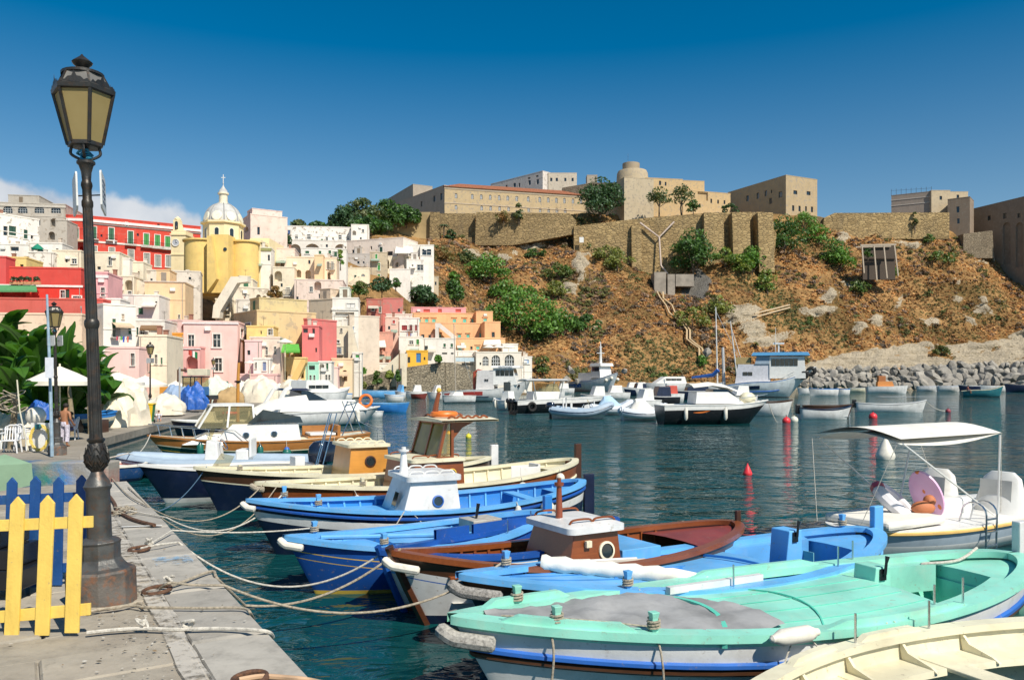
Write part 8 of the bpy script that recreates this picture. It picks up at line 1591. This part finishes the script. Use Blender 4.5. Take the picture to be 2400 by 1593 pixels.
# parasols
def parasol(label, px, py, Y, wpx, hpx, col=None, z0=FZ):
    t = thing('parasol',label,'parasol',Vector(((px-HX)/FP*Y,Y,z0)),.3,'cloth parasols of the quay cafes'); k = Y/FP; r = wpx*k/2; zt_ = CZ+(HY-py)*k-z0; hh = hpx*k; C_ = col or paint((.84,.78,.66),.9,.06)
    m = MB(); rows = [[(.02*math.cos(a),.02*math.sin(a),zt_) for a in [2*math.pi*i/16 for i in range(16)]]]
    for f in (.5,1.0):rows.append([(r*f*math.cos(2*math.pi*i/16)*(1 if i % 2 == 0 else .95),r*f*math.sin(2*math.pi*i/16)*(1 if i % 2 == 0 else .95),zt_-hh*.8*f ** 1.15) for i in range(16)])
    rows.append([(x_*1.0,y_*1.0,z_-hh*.22) for x_,y_,z_ in rows[-1]]); m.grid(rows,cv=True); m.o('canopy',C_,t,sm=True)
    m = MB(); m.tube([(0, 0, 0), (0, 0, zt_+.1)], .035, 7); m.o('pole', HCREAM, t); 
    for i in range(8):a = 2*math.pi*i/8; m = MB(); m.tube([(0,0,zt_-hh*.15),(r*.95*math.cos(a),r*.95*math.sin(a),zt_-hh*.8)],.012,4); m.o('rib',HONEY,t)
parasol('large white parasol behind the second street lamp',140,858,32,150,44); parasol('second white parasol half hidden by banana leaves',92,842,40,84,26)
for lab,px,py,Y,w_,h_ in (('broad cream parasol left of the third street lamp',275,872,60,120,30),('cream parasol before the cream yellow house',340,880,68,100,26),('white parasol behind the crane cab at left',412,892,84,60,20),('white parasol behind the crane cab at right',492,890,86,74,22),('cream parasol before the pink arcade arches',613,888,96,66,15),('cream parasol right of the mast',558,904,92,52,14),('cream parasol before the yellow stair house',655,898,104,44,12),('small parasol on the white terrace house',586,845,103,26,6),('white parasol on the cream terrace over the coral house',668,793,108,36,10)):parasol(lab,px,py,Y,w_,h_)
parasol('green parasol on the white roof terrace',88,571,142,26,14,paint((.01,.22,.13),.8),P(88,590,142).z)
for lab,px in (('left parasol on the restaurant roof',1146),('middle parasol on the restaurant roof',1168),('right parasol on the restaurant roof',1192)):parasol(lab,px,808,168,30,7,None,P(px,826,168).z)
def awn(label, Y, x0, x1, y0, y1, out, mat, Y1=None):
    a,b,c,d_ = P(x0,y0,Y),P(x1,y0,Y1 or Y),P(x1+3,y1,(Y1 or Y)-out),P(x0-3,y1,Y-out); m = MB(); m.grid([[a.lerp(b,i/6) for i in range(7)],[a.lerp(d_,.5).lerp(b.lerp(c,.5),i/6) for i in range(7)],[d_.lerp(c,i/6) for i in range(7)],[d_.lerp(c,i/6)-Vector((0,0,.25)) for i in range(7)]]); tag(m.o('awning',mat),label,'awning')
awn('white awning on the white house at the top right of the town',225,928,966,577,592,3,CANVAS); awn('white awning beside the orange hotel tower',176,1136,1172,793,806,4,CANVAS); awn('white awning on the salmon house balcony',158.3,878,902,797,811,1.5,CANVAS); awn('green and white awning on the deep red veranda',112.6,-10,84,668,680,2.2,paint((.10,.30,.12),.8)); awn('brown slatted pergola roof below the white arched house',109.6,330,378,762,770,2.5,paint((.26,.15,.07),.9)); awn('white canvas over the orange house corner',110,405,428,790,812,2,CANVAS); awn('dark green shade net between crane cab and pink house',92,497,535,893,912,2,paint((.05,.12,.09),.9))
awn('bright green awning over the coral house terrace',112.4,655,700,806,822,2,paint((.12,.42,.06),.7))
# crane
cr_ = thing('crane','harbour crane with blue cab and orange body on the quay','crane',Vector(((440-HX)/FP*66,66,FZ))); k = 66/FP; rel = lambda px,py,dy=0:P(px,py,66+dy)-Vector(cr_.location)
def bxp(name,mat,x0,y0,x1,y1,d0,d1,bev=.03,par=None):a,b = rel(x0,y1),rel(x1,y0); m = MB(); m.box((a.x,d0,a.z),(b.x,d1,b.z)); return m.o(name,mat,par or cr_,bev=bev)
cb_ = bxp('cab',paint((.015,.16,.42),.35),440,906,484,926,-1,.6); bxp('pane',CLEAR,441,885,483,906,-.95,.55,.0,cb_); bxp('cab_roof',BLACK,438,881,485,884.5,-1.05,.65,.02,cb_)
for x_ in (440,458,467,483):a = rel(x_,906); m = MB(); m.tube([(a.x,-.97,a.z),(a.x,-.97,rel(x_,884).z)],.045,4); m.o('cab_post',BLACK,cb_)
ORB = paint((.72,.30,.04),.5); bxp('engine_body',ORB,386,906,412,926,-1,1); bxp('engine_body',ORB,413,905,452,928,-.8,1.2); bxp('chassis',BLACK,400,926,500,936,-.9,1.2); bxp('boom_box',paint((.72,.65,.48),.6),435,864,482,880,.3,1.1)
m = MB(); m.tube([rel(418,866,.5),rel(418,895,.5)],.12,5); m.tube([rel(418,866,.5),rel(436,868,.5)],.1,5); m.o('boom_frame',RUST,cr_); [(lambda m:(m.tube([rel(x_,934,-.6),rel(x_-3,958,-.6)],.1,5),m.o('leg',RUST,cr_)))(MB()) for x_ in (462,480,494)]
m = MB(); m.tube([P(421,970,58),P(421,860,58)],.07,6); tag(m.o('post',paint((.45,.42,.38),.6)),'thin grey post in front of the orange crane body','post')
m = MB(); m.tube([P(494,968,60),P(506,936,60)],.15,5); tag(m.o('anchor_shank',RUST),'rusty leaning anchor shank on the quay','anchor')
# flag
fg = thing('flag','Italian tricolour hanging from the lower pink wing','flag',P(452,818,104)); k = 104/FP
for i,c_ in enumerate(((.52,.05,.03),(.75,.73,.68),(.01,.22,.07))):m = MB(); m.grid([[((-8+7.2*(i+f))*k,-.3-.1*math.sin(5*(i+f)),-(2+11*v+3*(i+f)*(.6+v*.6))*k) for f in (0,.5,1)] for v in (0,.35,.7,1)]); m.o('stripe',paint(c_,.8),fg)
# laundry on balconies
for lab,px,py,Y,cols_ in (('coloured washing on the white balcony left of centre',288,788,100,((.6,.1,.15),(.7,.6,.5),(.15,.4,.1),(.05,.1,.5),(.75,.7,.65),(.65,.15,.1))),('blue and white washing on the red shuttered house',962,781,161,((.5,.5,.6),(.2,.25,.5),(.7,.7,.7))),('white sheet hung from the red palace balcony',268,562,188,((.75,.75,.75),))):
    t = thing('washing', lab, 'washing', P(px, py, Y)); k = Y/FP
    for i,c_ in enumerate(cols_):x_ = (i-len(cols_)/2)*5*k; m = MB(); m.grid([[(x_+f*4*k,-.05*math.sin(f*6+v*2),-v*(9+5*(i % 2))*k) for f in (0,.5,1)] for v in (0,.5,1)]); m.o('cloth',paint(c_,.9),t)
# flower pots on the red roof terrace
for i, px in enumerate((33, 50, 65, 86)):
    t = thing('flower_pot',('first','second','third','fourth')[i]+' terracotta pot from the left on the red roof terrace','flower pot',P(px,667,112.4),0,'pots on the red roof terrace'); m = MB(); m.box((-.5,-.25,0),(.5,.25,.4)); m.o('pot',paint((.60,.28,.14),.9),t,bev=.03); c,d_ = crown_pts([(0,0,.7,.5)],90); vs,qs = leafquads(c,np.full(90,.22),d_); npmesh('foliage',vs,qs,LEAF,np.tile(np.array([[.06,.09,.04]]),(360,1)),t)
# utility poles by the harbour wall
for lab,px,y0,y1,Y in (('brown wooden pole beside the climbing tree',808,838,912,124),('brown wooden pole before the salmon house',936,820,866,147)):m = MB(); m.tube([P(px,y1,Y),P(px,y0,Y)],[.16,.11],6); tag(m.o('utility_pole',paint((.24,.15,.09),.9)),lab,'pole')
# ---- people
SKIN = paint((.38,.17,.085),.55,.1,3,bump=.05); SKIN2 = paint((.50,.28,.18),.6,.1,3,bump=.05); HAIR = paint((.02,.014,.01),.7)
def person(label, loc, rz, J, skin, clothes, h=1.7, hair=HAIR):
    """one continuous skinned body from joint chains, with hair and clothing as children"""
    t = thing('person', label, 'person', loc, rz); s = h/1.75; vs, es, rad = [], [], []
    def chain(pts, par=None):
        last = par
        for p_, r_ in pts:
            vs.append(Vector(p_)*s); rad.append(r_*s); i = len(vs)-1
            if last is not None: es.append((last, i))
            last = i
        return last
    pel = chain([(J['hip'],.135)]); ch = chain([(J['waist'],.12),(J['chest'],.15)],pel); nk = chain([(J['neck'],.055)],ch); hd = chain([(J['chin'],.075),(J['head'],.098),(J['crown'],.07)],nk)
    for sd in 'lr':
        sh = chain([(J['sh' +sd],.065),(J['el' +sd],.045),(J['wr' +sd],.03),(J['ha' +sd],.036)],ch); a,b = Vector(J['wr' +sd]),Vector(J['ha' +sd]); f = (b-a).normalized(); u = f.cross(Vector((.2,.4,1))).normalized()
        for q,ln in ((-.03,.07),(-.01,.085),(.01,.08),(.03,.06)):chain([(b+u*q+f*.03,.010),(b+u*q*1.2+f*(.03+ln*.6)-Vector((0,0,.008)),.009),(b+u*q*1.2+f*(.03+ln)-Vector((0,0,.022)),.008)],sh)
        chain([(b+u*.045, .011), (b+u*.06+f*.035, .009)], sh)
        chain([(J['th' +sd],.095),(J['kn' +sd],.06),(J['an' +sd],.042),(J['to' +sd],.036)],pel)
    me = bpy.data.meshes.new('body'); me.from_pydata(vs,es,[]); ob = bpy.data.objects.new('body',me); COL.objects.link(ob)
    sk = ob.modifiers.new('skin', 'SKIN'); sk.use_smooth_shade = True
    for i,v_ in enumerate(me.skin_vertices[0].data):v_.radius = (rad[i],rad[i]*(.8 if i in (1,2) else 1)); v_.use_root = i == 0
    ob.modifiers.new('sub','SUBSURF').levels = 1; dg = bpy.context.evaluated_depsgraph_get(); me2 = bpy.data.meshes.new_from_object(ob.evaluated_get(dg)); bpy.data.objects.remove(ob); me2.materials.clear(); me2.materials.append(skin); link('body',me2,t)
    H_,C_ = Vector(J['head'])*s,Vector(J['crown'])*s; fw = Vector(J.get('face',(0,-1,0)))
    m = MB(); m.sph(H_.lerp(C_,.3)-fw*.02*s,.108*s,12,1,1.05,.95); m.o('hair',hair,t,sm=True)
    m = MB(); c = H_+fw*.088*s; m.sph(c+Vector((0,0,-.02*s)),.018*s,6); [m.sph(c+Vector((-fw.y,fw.x,0))*q*s+Vector((0,0,.012*s)),.012*s,6) for q in (-.03,.03)]; m.o('face_features',skin,t,sm=True)
    for nm, mat, chains in clothes:
        for pts in chains:m = MB(); m.tube(cat([Vector(p_)*s for p_,r_ in pts],3),[float(np.interp(i/3,range(len(pts)),[r_*s for p_,r_ in pts])) for i in range(3*(len(pts)-1)+1)],12,flat=.9); m.o(nm,mat,t,sm=True)
    return t
ST = dict(hip=(0,0,.92),waist=(0,.02,1.08),chest=(0,.0,1.30),neck=(0,-.03,1.46),chin=(0,-.06,1.54),head=(0,-.08,1.62),crown=(0,-.07,1.70),shl=(-.2,0,1.38),shr=(.2,0,1.38),ell=(-.26,.02,1.12),elr=(.27,0,1.12),wrl=(-.24,-.16,.92),wrr=(.25,-.16,.93),hal=(-.23,-.22,.88),har=(.24,-.23,.88),thl=(-.1,0,.86),thr=(.1,0,.86),knl=(-.11,-.02,.48),knr=(.12,0,.48),anl=(-.11,.03,.08),anr=(.13,.02,.08),tol=(-.12,-.12,.03),tor=(.15,-.12,.03))
SHRT = paint((.62, .58, .66), .9, .3, 18, (.2, .1, .2), .5)
person('shirtless tanned man in patterned trousers standing behind the second lamp',Vector(((152-HX)/FP*30,30,FZ)),R(170),ST,SKIN,[('trousers',SHRT,[[((0,0,1.0),.15),((0,0,.9),.165),((0,0,.82),.15)],[((-.09,0,.88),.115),((-.11,-.01,.5),.09),((-.11,.02,.2),.085)],[((.09,0,.88),.115),((.12,0,.5),.09),((.13,.02,.2),.085)]])],1.62)
SI = dict(hip=(0,0,.50),waist=(0,.03,.64),chest=(0,.0,.88),neck=(0,-.03,1.03),chin=(0,-.07,1.11),head=(0,-.09,1.19),crown=(0,-.08,1.27),shl=(-.19,0,.96),shr=(.19,0,.96),ell=(-.24,-.08,.72),elr=(.24,-.08,.72),wrl=(-.16,-.30,.66),wrr=(.16,-.30,.66),hal=(-.12,-.36,.66),har=(.12,-.36,.66),thl=(-.1,-.05,.5),thr=(.1,-.05,.5),knl=(-.12,-.42,.50),knr=(.12,-.42,.50),anl=(-.12,-.45,.10),anr=(.12,-.45,.10),tol=(-.12,-.58,.05),tor=(.12,-.58,.05))
SHL = lambda c,d:[('shirt',paint(c,.9),[[((0,.02,.52),.15),((0,.03,.66),.15),((0,0,.88),.175),((0,-.01,.98),.12)],[((-.17,0,.95),.085),((-.24,-.06,.76),.075)],[((.17,0,.95),.085),((.24,-.06,.76),.075)]]),('shorts',paint(d,.9),[[((-.08,.05,.5),.12),((-.12,-.32,.5),.095)],[((.08,.05,.5),.12),((.12,-.32,.5),.095)]])]
person('dark haired person in a pale shirt sitting on the white chair',Vector(((170-HX)/FP*33.4,33.4,FZ)),R(-75),SI,SKIN,SHL((.60,.60,.70),(.1,.1,.2)),1.55)
person('small child in white sitting on the quay near the yellow bin',Vector(((372-HX)/FP*48,48,FZ-.15)),R(30),SI,SKIN2,SHL((.7,.68,.7),(.35,.42,.6)),1.1,paint((.12,.06,.03),.8))
person('man in a reddish shirt steering the small teal motor boat',P(2268,922,140.6),R(75),SI,SKIN,SHL((.30,.10,.09),(.2,.2,.22)),1.9)
person('person in white standing by the parasol before the pink arcade',Vector(((632-HX)/FP*92,92,FZ)),R(40),ST,SKIN2,[('dress',paint((.75,.55,.5),.9),[[((0,0,1.38),.14),((0,0,1.1),.16),((0,0,.6),.2)]])],1.7)
# ---- mooring rings, chain and ropes
def ring(lab,px,py,r=.13):p = Gp(px,py,QZ+.03); m = MB(); m.torus((0,0,0),r,.022,22,7); o = m.o('mooring_ring',RUST,sm=True,loc=p); o.rotation_euler = (R(4),R(-3),0); tag(o,lab,'mooring ring','rusty rings of the quay')
ring('rusty ring nearest the tall lamp base at lower right',368,1382); ring('rusty ring level with the middle of the fence',326,1286,.12); ring('rusty ring with thick knotted rope below the lamp bulb',276,1200,.10); ring('rusty ring at the bottom picture edge',585,1590,.12)
def rope(lab, pts, r=.016, mat=None, sag=0, n=8):
    """pts: world points, or (px, py, z) on a sight line"""
    P_ = [Vector(q_) if isinstance(q_, Vector) else Gp(*q_) for q_ in pts]; out = []
    if sag and len(P_) >= 2:
        a,b = P_[-2],P_[-1]; out = cat(P_[:-1],n)[:-1] if len(P_) > 2 else []; out += [a.lerp(b,i/24)-Vector((0,0,sag*4*(i/24)*(1-i/24))) for i in range(25)]
    else: out = cat(P_, n)
    m = MB(); m.tube(out,r,7); return tag(m.o('mooring_rope',mat or ROPEW,sm=True),lab,'rope','mooring ropes of the boats')
QE = QZ+.035
rope('rope crossing the quay from the lamp foot and dropping over the edge',[(205,1432,QE),(300,1418,QE),(345,1422,QE),(470,1424,QE),(565,1424,QE),(590,1440,QE-.05),(598,1470,QE-.5)],.013,ROPE)
rope('knotted beige rope lying across the near quay stones',[(203,1482,QE),(260,1476,QE),(330,1472,QE),(420,1474,QE),(520,1472,QE),(620,1478,QE),(640,1492,QE-.1)],.017,ROPEW)
rope('second loop of rope around the lamp foot',[(210,1426,QE),(270,1424,QE),(320,1412,QE),(338,1420,QE)],.013,ROPE)
rope('rope from the near ring over the edge to the blue boat bow',[(375,1378,QE),(400,1365,QE+.08),(450,1370,QE),(525,1371,QE),BU.rope(.115,1,.1)],.014,ROPE,.45)
rope('rope from the middle ring to the white boat with blue rim',[(330,1284,QE),(370,1276,QE+.03),(418,1270,QE),BV.rope(.02,-1)],.014,ROPEW,.55)
rope('rope from the near quay edge up to the mahogany bow',[(400,1372,QE),(430,1362,QE),(496,1338,QE),(512,1358,QE-.06),(575,1418,QE-.5),BH.rope(.015,-1)],.016,ROPE,.22)
rope('taut rope from the quay to the royal blue bow',[(345,1278,QE),(404,1242,QE+.03),BK.rope(.12,1,.1)],.012,ROPEW,.05)
rope('slack rope from the thick knot to the navy bow',[(285,1192,QE+.03),(340,1203,QE),(390,1212,QE),BN.rope(.10,1,.12)],.013,ROPEW,.42)
rope('thin rope trailing from the quay edge towards the wheelhouse boat',[(262,1120,QE),(300,1160,QE),(345,1185,QE),w8.rope(.02,-1)],.012,ROPE,.5); rope('second rope from the same quay corner to the dark bow fender',[(300,1140,QE),(352,1190,QE-.04),w8.rope(.05,-1)],.011,ROPE,.75)
rope('blue rope hanging from the honey cabin boat bow',[e9.rope(.03,-1),Gp(340,1200,.0)],.012,paint((.12,.22,.34),.9),.3); rope('thick rusty chain from the lamp to the knotted ring',[(255,1160,QE),(268,1178,QE),(276,1196,QE),(310,1216,QE),(362,1230,QE)],.028,RUST)
rope('pale rope across the far quay corner to the launch',[(245,1075,.65),(300,1062,.8),BQ.rope(.01,-1)],.018,ROPEW,.3); rope('orange frayed rope at the bottom edge of the quay',[(560,1592,QE),(610,1584,QE),(660,1586,QE),(720,1592,QE),(760,1600,QE-.2)],.02,paint((.55,.36,.22),.9))
rope('rope hanging down the near side of the green boat at its bow',[BG_.rope(.10,-1),BG_.rope(.10,-1)+Vector((.05,-.12,-.3)),BG_.rope(.10,-1)+Vector((-.05,-.12,-1.1))],.012,ROPE); rope('rope hanging from the second green bollard',[BG_.rope(.22,-1),BG_.rope(.22,-1)+Vector((.06,-.12,-.3)),BG_.rope(.22,-1)+Vector((.08,-.16,-1.1))],.011,ROPE)
rope('rope coil lying in the stern of the green boat',[BG_.rope(.97,1,.05),BG_.rope(.94,1,-.05)+Vector((-.1,-.25,0)),BG_.rope(.90,1,-.06)+Vector((-.2,-.3,0)),BG_.rope(.86,1,-.05)+Vector((.1,-.25,0))],.02,ROPEW); rope('thin twine tied along the grey bow cloth',[BG_.rope(.05,-1,.06),BG_.rope(.14,-1,.09),BG_.rope(.22,-1,.06)],.008,ROPE)
rope('line from the black cruiser bow down to its buoy',[P(1802,945,57),Gp(1845,986,.1)],.03,ROPEW,.8); rope('line from the long rowing boat bow to the dark red buoy',[P(2170,940,76),Gp(2222,962,.1)],.03,ROPEW,.3)
m = MB(); rr = random.Random(8)
for _ in range(14):c = Gp(282+rr.uniform(-12,30),1199+rr.uniform(-6,8),QE); m.tube([c+Vector((rr.uniform(-.1,.1),rr.uniform(-.1,.1),rr.uniform(0,.05))) for _ in range(5)],.012,5)
tag(m.o('rope_knot',ROPE,sm=True),'tangled knot of frayed rope on the rusty ring','rope')
for kx,ky,lb in ((398,1362,'standing rope knot on the near ring'),(345,1276,'rope knot on the middle ring'),(335,1470,'first knot of the beige rope on the near stones'),(440,1472,'second knot of the beige rope near the painted line')):
    m = MB(); c = Gp(kx,ky,QE); m.tube(cat([c+Vector((rr.uniform(-.06,.06),rr.uniform(-.05,.05),rr.uniform(0,.08))) for _ in range(9)],4),.013,6); tag(m.o('rope_knot',ROPEW,sm=True),lb,'rope')
